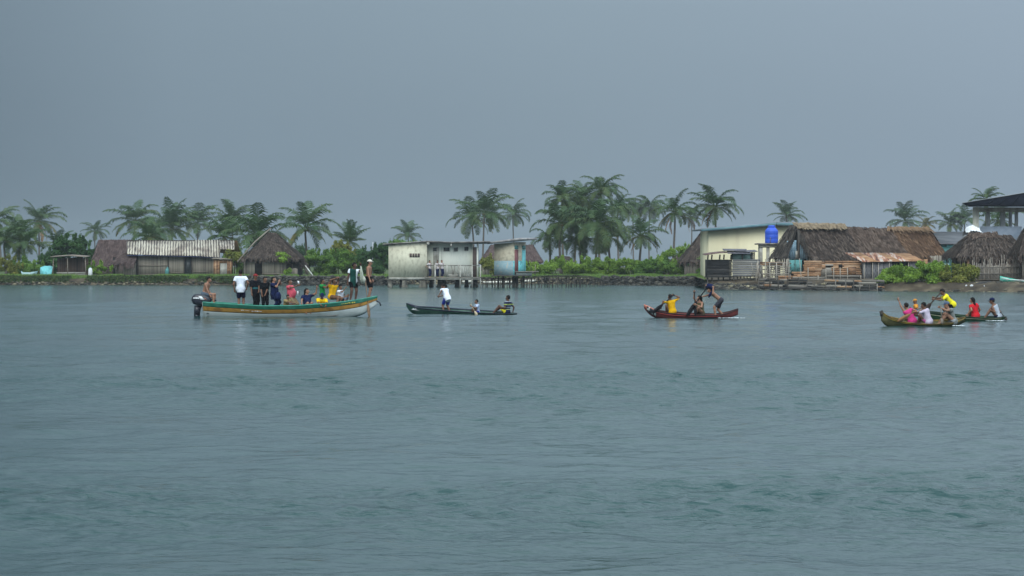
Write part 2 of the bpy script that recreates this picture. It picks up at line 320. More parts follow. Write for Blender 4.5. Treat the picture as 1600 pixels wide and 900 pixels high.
def shrub(label, px0, px1, pyt, Y, m, seed, group=None, name='shrub', size=.09, dens=1.0, top=.35, base=GZ, cat='shrub', deep=None, pyb=None):
    g = np.random.default_rng(seed); x0, x1 = X_(px0 - 5, Y), X_(px1 + 5, Y); zt = Z_(pyt, Y); w_ = x1 - x0
    zb = base if pyb is None else Z_(pyb, Y)
    h = (zt - zb) * 1.0; c = (x0 + x1) / 2; dp = deep or min(w_ * .5, 2.5)
    o = thing(name, label, cat, (c, Y, zb), group)
    nb = max(9, int(w_ * h * 3)); bl = []
    for i in range(nb):
        u = g.uniform(-1, 1); v = g.random() ** .55
        r = g.uniform(.26, .5) * min(1, h / 1.6); lim = h * (1.08 - top * abs(u) ** 2.5 - .10 * g.random())
        z = max(r * .6, v * (lim - r * .8))
        bl.append((c + u * max(.1, w_ / 2 - r), Y + g.uniform(-1, 1) * dp * .5, zb + z, r * g.uniform(.9, 1.4), r, r * g.uniform(.65, .95)))
    for i in range(int(nb * .9)):                         # thin shoots standing out of the outline
        u = g.uniform(-1, 1); r = g.uniform(.07, .16); bl.append((c + u * w_ / 2, Y + g.uniform(-.5, .5) * dp, zb + h * (.95 - top * abs(u) ** 2.5 + g.uniform(-.25, .10)), r, r, r * g.uniform(1.5, 3)))
    mb = MB(); leaves(mb, bl, int(min(17000, 3000 * w_ * h ** .7) * dens), size, g, low=zb + .02); mb.build('foliage', m, o)
    st = MB()
    for i in range(max(3, int(w_ * 1.2))):
        b0 = bl[int(g.integers(nb))]; st.tube([(b0[0] * .6 + c * .4, b0[1] * .5 + Y * .5, zb - .1), (b0[0] * .9 + c * .1, b0[1], (zb + b0[2]) / 2), (b0[0], b0[1], b0[2])], [.045, .03, .012], 5)
    st.build('stem', M_bark, o); return o

def frond(mb, base, az, el, L, droop, g, tint, npair=30, width=.05, ll=.75, hang=.6):
    """one pinnate frond: arching rachis with two rows of drooping leaflets"""
    n = 12; p = np.array(base, float); pts = [p.copy()]; e_ = el
    for i in range(n):
        e_ -= droop * (.35 + 1.3 * i / n) / n
        d = np.array([math.cos(az) * math.cos(e_), math.sin(az) * math.cos(e_), math.sin(e_)]); p = p + d * L / n; pts.append(p.copy())
    pts = np.array(pts); mb.tube(pts, list(np.linspace(.045, .008, n + 1)), 3, tint=min(1, tint + .25), cap=False)
    t = (np.arange(npair) + .5) / npair * .88 + .12; idx = t * n; i0 = np.minimum(idx.astype(int), n - 1); fr = (idx - i0)[:, None]
    P0 = pts[i0] * (1 - fr) + pts[i0 + 1] * fr; D = pts[i0 + 1] - pts[i0]; D /= np.linalg.norm(D, axis=1)[:, None]
    side = np.array([-math.sin(az), math.cos(az), 0]); up = np.cross(side, D) * -1; up[up[:, 2] < 0] *= -1
    for sgn in (-1, 1):
        ln = ll * (np.sin(np.pi * (t * .82 + .14)) ** .7) * (L / 3.6) * g.uniform(.85, 1.15, npair)
        dr = (D * .55 + sgn * side * .85 + up * .12 + g.normal(size=(npair, 3)) * .10); dr /= np.linalg.norm(dr, axis=1)[:, None]
        mid = P0 + dr * (ln * .5)[:, None]; dr2 = dr + np.array([0, 0, -1]) * hang * g.uniform(.6, 1.5, npair)[:, None]; dr2 /= np.linalg.norm(dr2, axis=1)[:, None]
        tip = mid + dr2 * (ln * .55)[:, None]; wv = D * width * (L / 3.6) * .5
        V = np.stack([P0 - wv, P0 + wv, mid + wv * 1.5, mid - wv * 1.5, tip], 1).reshape(-1, 3); k = np.arange(npair)[:, None] * 5
        tt = np.clip(tint + g.normal(0, .12, npair), 0, 1)
        mb.add(V, [k + np.array([[0, 1, 2, 3]])], tt); mb.f.append(k + np.array([[3, 2, 4]]) + mb.nv - len(V)); mb.t.append(tt); mb.m.append(np.zeros(npair, np.int32))

def palm(label, px, py, wpx, seed, Y=None, nf=20, m=None, lean=0, spread=1.0, dry=0, group='coconut palms on the island', young=False, yellow=0, wind=.15, up=0.0, drooping=1.0):
    """px,py crown centre in the photograph, wpx crown width"""
    g = np.random.default_rng(seed)
    Y = Y or min(440, max(236, 3.5 * F / (wpx / 2))); L = wpx / 2 * Y / F * 1.34; nf = nf + 1; wind = wind + g.normal(0, .22); m = m or M_palm
    top = W(px, py, Y); gz = .95; h = top[2] - gz; bx = top[0] - lean * h * .1
    o = thing('coconut_palm', label, 'palm tree', (bx, Y, gz), group)
    tb = MB(); ts = np.linspace(0, 1, 9); pts = [(bx + (top[0] - bx) * t ** 1.6 + .12 * math.sin(t * 3 + seed), Y + .1 * math.sin(t * 4), gz - .2 + (h + .2) * t) for t in ts]
    tr_ = .05 * L if young else .14; tr_ = max(.10, min(tr_, .17))
    pts[-1] = tuple(top); tb.tube(pts, [tr_ * 1.5] + list(np.linspace(tr_ * 1.05, tr_ * .7, 8)), 8); tb.build('trunk', M_trunk, o, smooth=True)
    cb = MB(); ga = 2.39996; a0 = g.random() * 6.28
    for i in range(nf):
        q = i / (nf - 1); el = R(82 - 112 * q ** .85 + 20 * up + g.normal(0, 7)); az = a0 + i * ga + g.normal(0, .15)
        l_ = L * g.uniform(.85, 1.08) * (.78 + .3 * math.sin(math.pi * min(1, q + .2)))
        dr = R(58 + 45 * g.random()) * drooping * (1.0 if q < .6 else .75)
        az2 = math.atan2(math.sin(az), math.cos(az) + wind)
        frond(cb, top + np.array([0, 0, .1]) + .1 * np.array([math.cos(az), math.sin(az), 0]), az2, el, l_, dr, g, float(np.clip(.25 + .5 * q + g.normal(0, .12), 0, 1)), npair=33, width=.066, ll=.96, hang=.8)
    cb.build('crown', m, o)
    for i in range(yellow):
        yb = MB(); az = g.choice([0, math.pi]) + g.normal(0, .5); frond(yb, top, az, R(-8 + g.normal(0, 10)), L * .9, R(70), g, .5, width=.09); lab(yb.build('frond', M_palmy, o), 'yellowing frond')
    for i in range(dry):
        yb = MB(); az = g.choice([0, math.pi]) + g.normal(0, .6); frond(yb, top - np.array([0, 0, .15]), az, R(-38 + g.normal(0, 12)), L * .75, R(55), g, .5, width=.08, hang=1.2); lab(yb.build('frond', M_palmdry, o), 'dry brown frond')
    if h > 4:
        nb = MB()
        for i in range(6):
            a = g.random() * 6.28; c = top + np.array([math.cos(a) * .24, math.sin(a) * .24, -.12 - .12 * g.random()]); nb.tube([c + (0, 0, .14), c + (0, 0, .05), c - (0, 0, .08), c - (0, 0, .15)], [.02, .11, .11, .02], 6)
        nb.build('coconut_cluster', mat('coconut', (.14, .12, .03), (.10, .06, .02), rough=.6), o)
    return o
PALMS = [
 ('tall coconut palm cut by the left edge of the picture', -6, 345, 70, dict(lean=-1)),
 ('wide coconut palm with brown lower fronds left of the round leafy tree', 60, 346, 68, dict(dry=3, yellow=2)),
 ('short palm leaning over the grass beside the turquoise tarpaulin', 38, 383, 62, dict(Y=238, young=True, wind=.3)),
 ('brownish low palm at the far left above the thin hedge', 8, 378, 56, dict(Y=238, yellow=2)),
 ('small slim coconut palm rising behind the round leafy tree', 149, 362, 40, {}),
 ('coconut palm standing over the brown thatched roof left of the metal roof', 211, 345, 74, dict(yellow=2)),
 ('hazy palm half hidden between two taller palms over the striped metal roof', 243, 362, 62, dict(m=M_palm)),
 ('dense dark green palm with upright fronds over the striped metal roof', 268, 358, 76, dict(up=.6, drooping=.8, nf=26)),
 ('palm with light green heart fronds over the right half of the metal roof', 308, 350, 66, dict(up=.3)),
 ('palm with a feathery top left of the biggest palm behind the round hut', 362, 344, 66, dict(up=.1)),
 ('biggest palm of the left shore spreading behind the round thatched hut', 403, 370, 104, dict(nf=24, up=.25, yellow=2, Y=240)),
 ('coconut palm with a hanging dark frond just right of the round hut', 478, 357, 84, dict(yellow=1, up=.3, Y=256)),
 ('short palm with stiff upright fronds above the yellow green shrub', 546, 379, 54, dict(up=1, drooping=.6, Y=250)),
 ('low dense palm beside the round leafy tree on its left', 92, 388, 56, dict(Y=243, up=.3)),
 ('palm crown low over the gap between metal roof and round hut', 352, 372, 70, dict(Y=246, up=.5)),
 ('drooping palm low over the left part of the striped metal roof', 232, 372, 64, dict(Y=250, drooping=1.2, yellow=1)),
 ('dark shaggy palm at the far left between two taller palms', 30, 368, 66, dict(Y=262)),
 ('small palm showing above the left end of the concrete hut on pilings', 637, 368, 44, dict(up=.6)),
 ('left crown of the pair of palms over the concrete hut on pilings', 736, 340, 74, dict(lean=-.5, yellow=1)),
 ('right crown of the pair of palms over the concrete hut on pilings', 757, 333, 78, dict(lean=.5)),
 ('lone slender palm with a thin trunk above the small two door hut', 802, 336, 52, dict(drooping=1.3)),
 ('leftmost tall palm of the dense central palm grove', 879, 312, 62, dict(Y=262, nf=24, drooping=1.3)),
 ('lower wide palm at the left foot of the central palm grove', 876, 350, 78, dict(Y=250, drooping=1.4, nf=26)),
 ('tall palm in the middle of the central palm grove', 912, 312, 60, dict(Y=268, nf=24, drooping=1.2)),
 ('tallest palm of the central palm grove with a wispy tip', 938, 300, 64, dict(Y=264, nf=24, drooping=1.2)),
 ('big spreading palm low in the centre of the palm grove', 932, 352, 100, dict(Y=248, nf=28, drooping=1.35)),
 ('palm half hidden behind the left and middle palms of the grove', 898, 338, 76, dict(Y=275, nf=24, drooping=1.3)),
 ('short palm hanging over the small distant hut left of the grove', 858, 374, 56, dict(Y=256, drooping=1.4)),
 ('low shaggy palm between the trunks in the middle of the grove', 906, 376, 76, dict(Y=252, drooping=1.4)),
 ('low shaggy palm at the right foot of the grove', 952, 372, 70, dict(Y=257, drooping=1.4)),
 ('hazy palm on the right flank of the central palm grove', 966, 328, 58, dict(Y=300, drooping=1.4)),
 ('dark palm of the pair just right of the central grove', 990, 328, 46, dict(drooping=1.3)),
 ('taller bushy palm right of the central grove', 1015, 326, 56, dict(drooping=1.3, nf=26)),
 ('short palm with an orange frond right of the central grove', 1001, 369, 66, dict(Y=252, dry=1, yellow=3)),
 ('yellowish palm with a clear bare trunk on the green mound', 1053, 332, 66, dict(Y=262, dry=2, m=None, yellow=2, nf=18)),
 ('thin palm just right of the yellowish palm on the mound', 1080, 340, 44, dict(dry=2, nf=18)),
 ('palm with dry brown skirt over the left corner of the cream building', 1117, 324, 70, dict(dry=3, Y=262, nf=24)),
 ('palm showing over the cream building right of the blue tank', 1229, 338, 48, dict(up=.5)),
 ('palm behind the long thatched roof with arching fronds', 1414, 346, 58, dict(up=.4)),
 ('small yellow green palm behind the right end of the long thatched roof', 1446, 352, 32, dict(m=M_palmy)),
 ('palm left of the open pavilion, the nearer of two', 1484, 350, 46, dict(up=.3)),
 ('palm touching the left edge of the open pavilion', 1507, 345, 50, dict(up=.4)),
 ('palm poking above the dark pavilion roof', 1540, 312, 46, dict(Y=300)),
 ('palm seen between the columns of the pavilion', 1562, 345, 60, dict(Y=290)),
]
for i, (lb, px, py, wp, kw) in enumerate(PALMS):
    palm(lb, px, py, wp, 100 + i * 7, **kw)

SH = [
 # left shore
 ('round leafy mango tree with glossy dark leaves behind the open shed', 80, 146, 369, 236, M_leafC, dict(name='mango_tree', cat='tree', size=.16, dens=1.3, top=.5)),
 ('low pale green bush on the bank at the far left edge', -20, 30, 402, 232, M_leafY, dict(dens=.6)),
 ('olive bush between the far left edge and the turquoise tarpaulin', 24, 64, 406, 233, M_leafA, {}),
 ('dark low bush behind the turquoise tarpaulin', 56, 92, 398, 236, M_leafC, {}),
 ('small weedy bush between the open shed and the thatched hut', 138, 170, 412, 227, M_leafB, {}),
 ('dark bush in the gap between the metal roofed house and the round hut', 350, 392, 392, 238, M_leafA, {}),
 # hedge between the round hut and the concrete hut
 ('bright green shrub touching the right wall of the round thatched hut', 466, 524, 391, 231, M_leafA, dict(dens=1.2)),
 ('dark mangrove shrub in the middle of the hedge behind the big boat', 506, 560, 392, 231, M_leafA, dict(dens=1.2)),
 ('leafy shrub of the hedge beside the shirtless man in a white cap', 546, 600, 392, 231, M_leafC, dict(dens=1.2)),
 ('tall dark tree against the left wall of the concrete hut', 584, 614, 380, 229, M_leafC, dict(dens=1.3, name='mangrove_tree', cat='tree')),
 ('yellow green bush rising behind the hedge under the short stiff palm', 512, 552, 380, 240, M_leafY, dict(dens=.8, size=.13)),
 ('dark shrub top peeking over the left roof end of the concrete hut', 600, 665, 375, 236, M_leafA, dict(dens=.9)),
 ('bluish distant bush between the tall palm and the round hut', 430, 500, 384, 262, M_leafC, dict(dens=.7)),
 ('bluish distant bush behind the hedge near the thin white pole', 552, 592, 388, 258, M_leafC, dict(dens=.7)),
 # centre
 ('olive weeds between the two huts on pilings', 752, 776, 402, 233, M_leafY, dict(dens=.9)),
 ('bright shrub behind the small two door hut and plank walkway', 776, 862, 409, 234, M_leafB, dict(dens=1.1)),
 ('low shrub in front of the left palms of the central grove', 850, 908, 406, 233, M_leafB, dict(dens=1.1)),
 ('low shrub below the big spreading palm of the grove', 894, 964, 403, 231, M_leafB, dict(dens=1.1)),
 ('low shrub where the plank walkway meets the bank', 946, 1004, 404, 231, M_leafB, dict(dens=1.1)),
 ('dark dense shrub in the middle of the green bank', 998, 1048, 405, 225, M_leafA, dict(dens=1.3)),
 ('light shrub between the dark dense shrub and the black board shed', 1040, 1092, 407, 227, M_leafB, dict(dens=1.2)),
 ('shrub pressed against the black board shed', 1078, 1112, 404, 224, M_leafA, dict(dens=1.1)),
 ('overgrown green mound of creepers below the yellowish palm', 1022, 1112, 384, 244, M_leafB, dict(dens=1.2, top=.7)),
 # right
 ('bright green mangrove bush left of the three at the waterline', 1375, 1430, 417, 173.6, M_leafB, dict(dens=1.3, pyb=451, deep=1.3)),
 ('middle and tallest mangrove bush at the waterline', 1418, 1484, 411, 172.6, M_leafB, dict(dens=1.4, pyb=451, deep=1.3)),
 ('olive mangrove bush with reddish leaves right of the three at the waterline', 1474, 1527, 413, 171.8, M_leafY, dict(dens=1.4, pyb=451, deep=1.3)),
]
for i, (lb, a, b, t_, Y, m, kw) in enumerate(SH):
    shrub(lb, a, b, t_, Y, m, 400 + i * 3, **kw)
# olive bush: darker foliage than the yellow one

def small_tree(label, px, pyt, pyb, wpx, Y, m, seed, name='papaya_tree', hb=.35, size=.14):
    g = np.random.default_rng(seed); c = X_(px, Y); zt, zb = Z_(pyt, Y), GZ; w_ = wpx * Y / F
    o = thing(name, label, 'tree', (c, Y, zb)); h = zt - zb
    s = MB(); s.tube([(c, Y, zb - .1), (c + .05, Y, zb + h * .5), (c, Y, zb + h * .8)], [.07, .05, .04], 6)
    for i in range(5): s.tube([(c, Y, zb + h * .6), (c + g.uniform(-.4, .4) * w_, Y + g.uniform(-.4, .4) * w_, zb + h * .85)], [.03, .015], 5)
    s.build('trunk', M_bark, o)
    bl = [(c + g.uniform(-.36, .36) * w_, Y + g.uniform(-.3, .3) * w_, zb + h * (1 - hb * g.random() * .8) - .15, w_ * .2, w_ * .2, h * hb * .28) for i in range(9)]
    mb = MB(); leaves(mb, bl, 1800, size, g); mb.build('crown', m, o); return o
small_tree('small flat topped tree growing in front of the round thatched hut', 447, 392, 425, 32, 226, M_leafB, 3, 'small_tree')
small_tree('knee high leafy plant under the small flat topped tree', 448, 418, 432, 14, 225.5, M_leafB, 4, 'potted_plant', hb=.9, size=.1)
small_tree('spindly papaya tree beside the rusty outhouse', 366, 389, 432, 26, 227, M_leafY, 5, hb=.45)

# grass on the banks: nobody could count it
def grass():
    g = np.random.default_rng(9); n = 90000; px = np.empty(n)
    a = int(n * .30); px[:a] = g.uniform(-40, 600, a); b = int(n * .55); px[a:a + b] = g.uniform(940, 1105, b); px[a + b:] = g.uniform(600, 1100, n - a - b)
    Y0 = shore(px); off = 1.0 + g.random(n) ** 1.3 * np.where(px > 930, 8, 4.5); Y = Y0 + off; x = (px - 800) * Y0 / F
    z = np.interp(off, [0, .2, .7, 1.3, 2.2, 4, 7, 12], [-.1, .22, .5, .68, .76, .8, .82, .84]) - .03
    h = g.uniform(.10, .34, n) * np.where(np.sin(x * 1.1) + np.sin(x * .37) > -.4, 1, .6); w_ = .035
    an = g.random(n) * 6.28; C = np.stack([x, Y, z], 1); s = np.stack([np.cos(an), np.sin(an), 0 * an], 1) * w_; tip = C + np.stack([g.normal(0, .07, n), g.normal(0, .07, n), h], 1)
    V = np.stack([C - s, C + s, tip], 1).reshape(-1, 3); mb = MB(); mb.add(V, np.arange(3 * n).reshape(n, 3), g.random(n)); o = mb.build('grass', M_grass); o['kind'] = 'stuff'
    # hanging creepers down the left bank
    n = 26000; px = g.uniform(-40, 372, n); Y0 = shore(px); off = g.uniform(.1, 1.4, n); x = (px - 800) * Y0 / F
    z = np.interp(off, [0, .2, .7, 1.3], [.1, .3, .6, .78]) + .04; keep = g.random(n) < (.40 + .6 * np.sin(x * .8) * np.sin(x * .31 + 2) + .2 * np.sin(x * 2.3)) * np.clip(z * 1.5, 0, 1) + .1
    C = np.stack([x, Y0 + off - .12, z], 1)[keep]; n = len(C); d1 = g.normal(size=(n, 3)) * .07; d2 = g.normal(size=(n, 3)) * .07
    V = np.stack([C - d1, C + d2, C + d1], 1).reshape(-1, 3); mb = MB(); mb.add(V, np.arange(3 * n).reshape(n, 3), g.random(n)); o = mb.build('ground_cover', M_creep); o['kind'] = 'stuff'
grass()

# rocks
def rock_template():
    import bmesh
    bm = bmesh.new(); bmesh.ops.create_icosphere(bm, subdivisions=1, radius=1); v = np.array([x.co[:] for x in bm.verts]); f = np.array([[q.index for q in x.verts] for x in bm.faces]); bm.free(); return v, f
RV, RF = rock_template()
def rocks(mb, C, S, g):
    for c, s in zip(C, S):
        r = RV * (1 + g.uniform(-.25, .25, (len(RV), 1))) * np.asarray(s) ; a = g.random() * 6.28; ca, sa = math.cos(a), math.sin(a)
        r = r @ np.array([[ca, sa, 0], [-sa, ca, 0], [0, 0, 1]]) + c; mb.add(r, [RF], g.random())
def seawall(label, p0, p1, topz, m, seed, n, thick=.5, out_=.3, name='stone_seawall', smin=.14, smax=.3):
    g = np.random.default_rng(seed); mb = MB(); C = []; S = []
    for i in range(n):
        p = g.uniform(p0, p1); Y0 = float(shore(p)); z = g.uniform(-.15, topz); C.append(((p - 800) * Y0 / F, Y0 - out_ + z * .55 + g.uniform(0, thick), z)); s = g.uniform(smin, smax); S.append((s * 1.5, s, s * .8))
    rocks(mb, C, S, g)
    c = (X_((p0 + p1) / 2, shore((p0 + p1) / 2)), float(shore((p0 + p1) / 2)), 0)
    return tag(mb.build(name, m, origin=c), label, 'wall')
seawall('low dark stone seawall in front of the round hut and the hedge', 366, 606, .82, M_rockd, 1, 1300, smin=.1, smax=.22)
seawall('rubble bank behind the pilings of the concrete hut', 600, 950, .6, M_rock, 2, 1300, smin=.08, smax=.18)
seawall('dark stone seawall along the grassy bank right of the walkway', 942, 1104, .78, M_rockd, 3, 1000, smin=.12, smax=.24)
g_ = np.random.default_rng(21)
def rubble(nm, p0, p1, n, zmax, deep, seed, m, smax):
    g = np.random.default_rng(seed); mb = MB(); C = []; S = []
    for i in range(n):
        p = g.uniform(p0, p1); Y0 = float(shore(p)); off = g.random() * deep; C.append(((p - 800) * Y0 / F, Y0 + off - .5, min(zmax, -.05 + off * zmax / deep * 1.1))); s = .05 + g.random() ** 3 * smax; S.append((s * 1.5, s, s * .6))
    rocks(mb, C, S, g); o = mb.build(nm, m); o['kind'] = 'stuff'
rubble('rubble', 1104, 1380, 2200, .42, 1.2, 31, M_rockd, .22)
rubble('pale_stones', 1104, 1300, 90, .5, 1.2, 34, mat('pale_shore_stone', (.16, .14, .09), (.34, .30, .2), (.1, .09, .05), tint=.5, scale=3), .2)
rubble('pebbles', 1375, 1640, 700, .7, 4, 32, M_rock, .12)
rubble('stones', -40, 340, 500, .35, .8, 33, M_rock, .18)
# ---------------------------------------------------------------- structure helpers
def thatch(p00, p10, p11, p01, mats, parent, name='roof', rows=9, per=3.2, th=.16, seed=0, tuft=.5, fringe=True, cap=None, lift=.05):
    """thatched slope: eave p00-p10, ridge p01-p11. A thick bumpy bed plus overlapping rows of straw tufts and a ragged fringe"""
    g = np.random.default_rng(seed); p00, p10, p11, p01 = map(lambda q: np.asarray(q, float), (p00, p10, p11, p01))
    Bf = lambda u, v: (p00 * (1 - u) + p10 * u) * (1 - v) + (p01 * (1 - u) + p11 * u) * v
    nor = nrm(np.cross(p10 - p00 + p11 - p01, p01 - p00 + p11 - p10)); nor = nor if nor[2] > 0 else -nor
    n, m = 26, 9; mb = MB(); G = np.array([[Bf(i / n, j / m) + nor * (g.normal(0, .022) + .05 * math.sin(i * .7 + j)) for j in range(m + 1)] for i in range(n + 1)])
    Lo = G - nor * th; V = np.concatenate([G.reshape(-1, 3), Lo.reshape(-1, 3)]); I = np.arange((n + 1) * (m + 1)).reshape(n + 1, m + 1); J = I + I.size
    q = lambda A: np.stack([A[:-1, :-1], A[1:, :-1], A[1:, 1:], A[:-1, 1:]], -1).reshape(-1, 4)
    ed = lambda a, b: np.stack([a[:-1], a[1:], b[1:], b[:-1]], -1)
    mb.add(V, [np.concatenate([q(I), q(J)[:, ::-1], ed(I[:, 0], J[:, 0]), ed(I[:, -1], J[:, -1]), ed(I[0], J[0]), ed(I[-1], J[-1])])], .4)
    wid = max(np.linalg.norm(p10 - p00), np.linalg.norm(p11 - p01)); hgt = np.linalg.norm((p01 + p11 - p00 - p10) / 2)
    for r in range(rows + 1):
        v = r / rows; k = int(wid * per * 3.2); u = g.random(k); vv = np.clip(v + g.normal(0, .025, k), -.0, 1)
        base = np.array([Bf(a, b) for a, b in zip(u, vv)]) + nor * (lift + g.random((k, 1)) * .05)
        dn = np.array([nrm(Bf(a, 0) - Bf(a, 1)) for a in u]) + g.normal(size=(k, 3)) * .10
        if r == 0 and fringe: dn = dn * .45 + np.array([0, 0, -.8])
        ac = nrm(p10 - p00 + p11 - p01) * .045; ln = tuft * g.uniform(.6, 1.3, (k, 1))
        q4 = np.stack([base - ac, base + ac, base + dn * ln + ac * .4 + nor * .02, base + dn * ln - ac * .4 + nor * .02], 1).reshape(-1, 3)
        mb.add(q4, [np.arange(4 * k).reshape(k, 4)], np.clip(g.normal(.5, .25, k), 0, 1))
    return mb.build(name, mats, parent)

def gable_hut(): pass
def planks(mb, x0, x1, z0, z1, Y, n, g, vertical=True, depth=.03, jag=.05, Y2=None):
    """a wall of separate uneven boards or canes between x0..x1; Y2 = depth at the x1 end"""
    Y2 = Y if Y2 is None else Y2
    if vertical:
        e_ = np.linspace(x0, x1, n + 1)
        for i in range(n):
            a, b = e_[i], e_[i + 1] - (x1 - x0) / n * .06; y = Y + (Y2 - Y) * (i + .5) / n + g.uniform(-.012, .012)
            mb.box((a, y, z0 + g.uniform(-jag, jag)), (b, y + depth, z1 + g.uniform(-jag, jag)), g.random())
    else:
        e_ = np.linspace(z0, z1, n + 1)
        for i in range(n): y = Y + g.uniform(-.015, .015); mb.box((x0 + g.uniform(-jag, jag), y, e_[i]), (x1 + g.uniform(-jag, jag), y + depth, e_[i + 1] - (z1 - z0) / n * .08), g.random())
def corr(mb, p00, p10, p11, p01, pitch=.15, amp=.03, th=.012, seed=0):
    g = np.random.default_rng(seed); p00, p10, p11, p01 = map(lambda q: np.asarray(q, float), (p00, p10, p11, p01))
    n = max(8, int(np.linalg.norm(p10 - p00) / pitch * 6)); nor = nrm(np.cross(p10 - p00, p01 - p00)); nor = nor if nor[2] > 0 else -nor
    u = np.linspace(0, 1, n + 1)[:, None]; o_ = (amp * np.cos(np.linspace(0, 1, n + 1) * n / 6 * 2 * math.pi))[:, None] * nor
    A = p00 * (1 - u) + p10 * u + o_; B = p01 * (1 - u) + p11 * u + o_
    V = np.concatenate([A, B, A - nor * th, B - nor * th]); k = np.arange(n); m = n + 1
    f = np.concatenate([np.stack([k, k + 1, k + 1 + m, k + m], 1), np.stack([k + 2 * m, k + 3 * m, k + 1 + 3 * m, k + 1 + 2 * m], 1), np.stack([k, k + 2 * m, k + 2 * m + 1, k + 1], 1), np.stack([k + m, k + m + 1, k + 3 * m + 1, k + 3 * m], 1)])
    mb.add(V, [f], np.repeat(np.floor(np.arange(n) / 36) * .37 % 1, 4)[:4 * n].reshape(-1) if False else .5)

def stripe_mat():
    m = bpy.data.materials.new('corrugated_zinc'); m.use_nodes = True; t = m.node_tree; n = t.nodes; l = t.links.new; b = n['Principled BSDF']; b.inputs['Roughness'].default_value = .6
    tc = n.new('ShaderNodeTexCoord'); sx = n.new('ShaderNodeSeparateXYZ'); l(tc.outputs['Object'], sx.inputs[0])
    a = n.new('ShaderNodeMath'); a.operation = 'MULTIPLY'; a.inputs[1].default_value = 2 * math.pi / .27; dk = n.new('ShaderNodeMath'); dk.operation = 'MULTIPLY_ADD'; dk.inputs[1].default_value = .144; l(sx.outputs[1], dk.inputs[0]); l(sx.outputs[0], dk.inputs[2]); l(dk.outputs[0], a.inputs[0])
    s = n.new('ShaderNodeMath'); s.operation = 'SINE'; l(a.outputs[0], s.inputs[0])
    nz = n.new('ShaderNodeTexNoise'); nz.inputs['Scale'].default_value = .55; nz.inputs['Detail'].default_value = 4; l(tc.outputs['Object'], nz.inputs[0])
    nz2 = n.new('ShaderNodeTexNoise'); nz2.inputs['Scale'].default_value = 3; mp = n.new('ShaderNodeMapping'); mp.inputs['Scale'].default_value = (3, .3, .3); l(tc.outputs['Object'], mp.inputs[0]); l(mp.outputs[0], nz2.inputs[0])
    ad = n.new('ShaderNodeMath'); ad.operation = 'MULTIPLY_ADD'; ad.inputs[1].default_value = .22; l(s.outputs[0], ad.inputs[0]); l(nz2.outputs[0], ad.inputs[2])
    cr = n.new('ShaderNodeValToRGB'); l(ad.outputs[0], cr.inputs[0]); ramp(cr, [(.28, (.075, .062, .06)), (.42, (.20, .175, .155)), (.6, (.55, .52, .45))])
    cr2 = n.new('ShaderNodeValToRGB'); l(nz.outputs[0], cr2.inputs[0]); ramp(cr2, [(.36, (.42, .36, .33)), (.5, (.9, .87, .8)), (.68, (1, .97, .9))])
    mx = n.new('ShaderNodeMixRGB'); mx.blend_type = 'MULTIPLY'; mx.inputs[0].default_value = 1; l(cr.outputs[0], mx.inputs[1]); l(cr2.outputs[0], mx.inputs[2]); l(mx.outputs[0], b.inputs['Base Color']); return m
M_zinc = stripe_mat()
M_cream = mat('stained_cream_plaster', (.63, .60, .46), (.57, .54, .41), (.40, .37, .27), scale=4.5, detail=10, stretch=(1, 1, .6), rough=.9, lo=.40, hi=.70)
M_whitew = mat('off_white_plaster', (.72, .73, .64), (.68, .69, .61), (.54, .53, .46), scale=4, stretch=(1.5, 1, .4), lo=.45, hi=.8)
M_yellow = mat('cream_render', (.70, .64, .43), (.66, .60, .40), (.56, .50, .34), scale=.5, stretch=(2, 1, .3), lo=.4, hi=.8)
M_fascia = mat('roof_slab_edge', (.10, .09, .085), (.19, .17, .16), (.30, .28, .25), scale=2.5)
M_bfas = mat('blue_green_fascia', (.09, .18, .21), (.15, .25, .28), scale=1.5)
M_bdoor = mat('brown_door', (.075, .055, .05), (.12, .085, .075), scale=3)
M_mdoor = mat('maroon_door', (.16, .06, .065), (.22, .09, .09), scale=3)
M_glass = mat('dark_louvre', (.03, .035, .038), (.06, .065, .07), rough=.3, scale=8)
M_lblue = mat('peeling_light_blue', (.22, .34, .38), (.27, .38, .41), (.40, .37, .30), scale=5, detail=7, lo=.42, hi=.7)

# ================= LEFT SHORE =================
Y = 226.0; g = np.random.default_rng(50)
# open shed
o = thing('open_shed', 'open pole shed with flat thin roof and brown cane back wall on the left bank', 'shed', (X_(111, Y), Y, GZ))
for i, (px, zt) in enumerate(((85, 401), (109, 400), (137, 402))):
    mb = MB(); mb.tube([(X_(px, Y), Y - .9, GZ - .3), (X_(px + (1.5 if i == 0 else -1), Y), Y - .9, Z_(zt, Y))], .05, 6); mb.build('post', M_pole, o)
mb = MB(); planks(mb, X_(87, Y), X_(136, Y), GZ, Z_(403, Y), Y + .7, 34, g); mb.build('back_wall', mat('brown_cane', (.10, .06, .045), (.17, .11, .085), (.065, .045, .04), tint=.6, scale=2, stretch=(1, 1, .3)), o)
mb = MB(); mb.slab([W(82, 402, Y) + (0, -1.2, 0), W(111, 400, Y) + (0, -1.2, 0), W(111, 400, Y) + (0, 1.2, .1), W(82, 402, Y) + (0, 1.2, .1)], (0, 0, .06)); mb.slab([W(111.2, 400, Y) + (0, -1.2, 0), W(138, 402, Y) + (0, -1.2, 0), W(138, 402, Y) + (0, 1.2, .1), W(111.2, 400, Y) + (0, 1.2, .1)], (0, 0, .06)); mb.build('roof', M_pole, o)
mb = MB(); planks(mb, X_(90, Y), X_(136, Y), Z_(430, Y), Z_(425, Y), Y - .3, 2, g, vertical=False); mb.build('low_wall', M_concp, o)
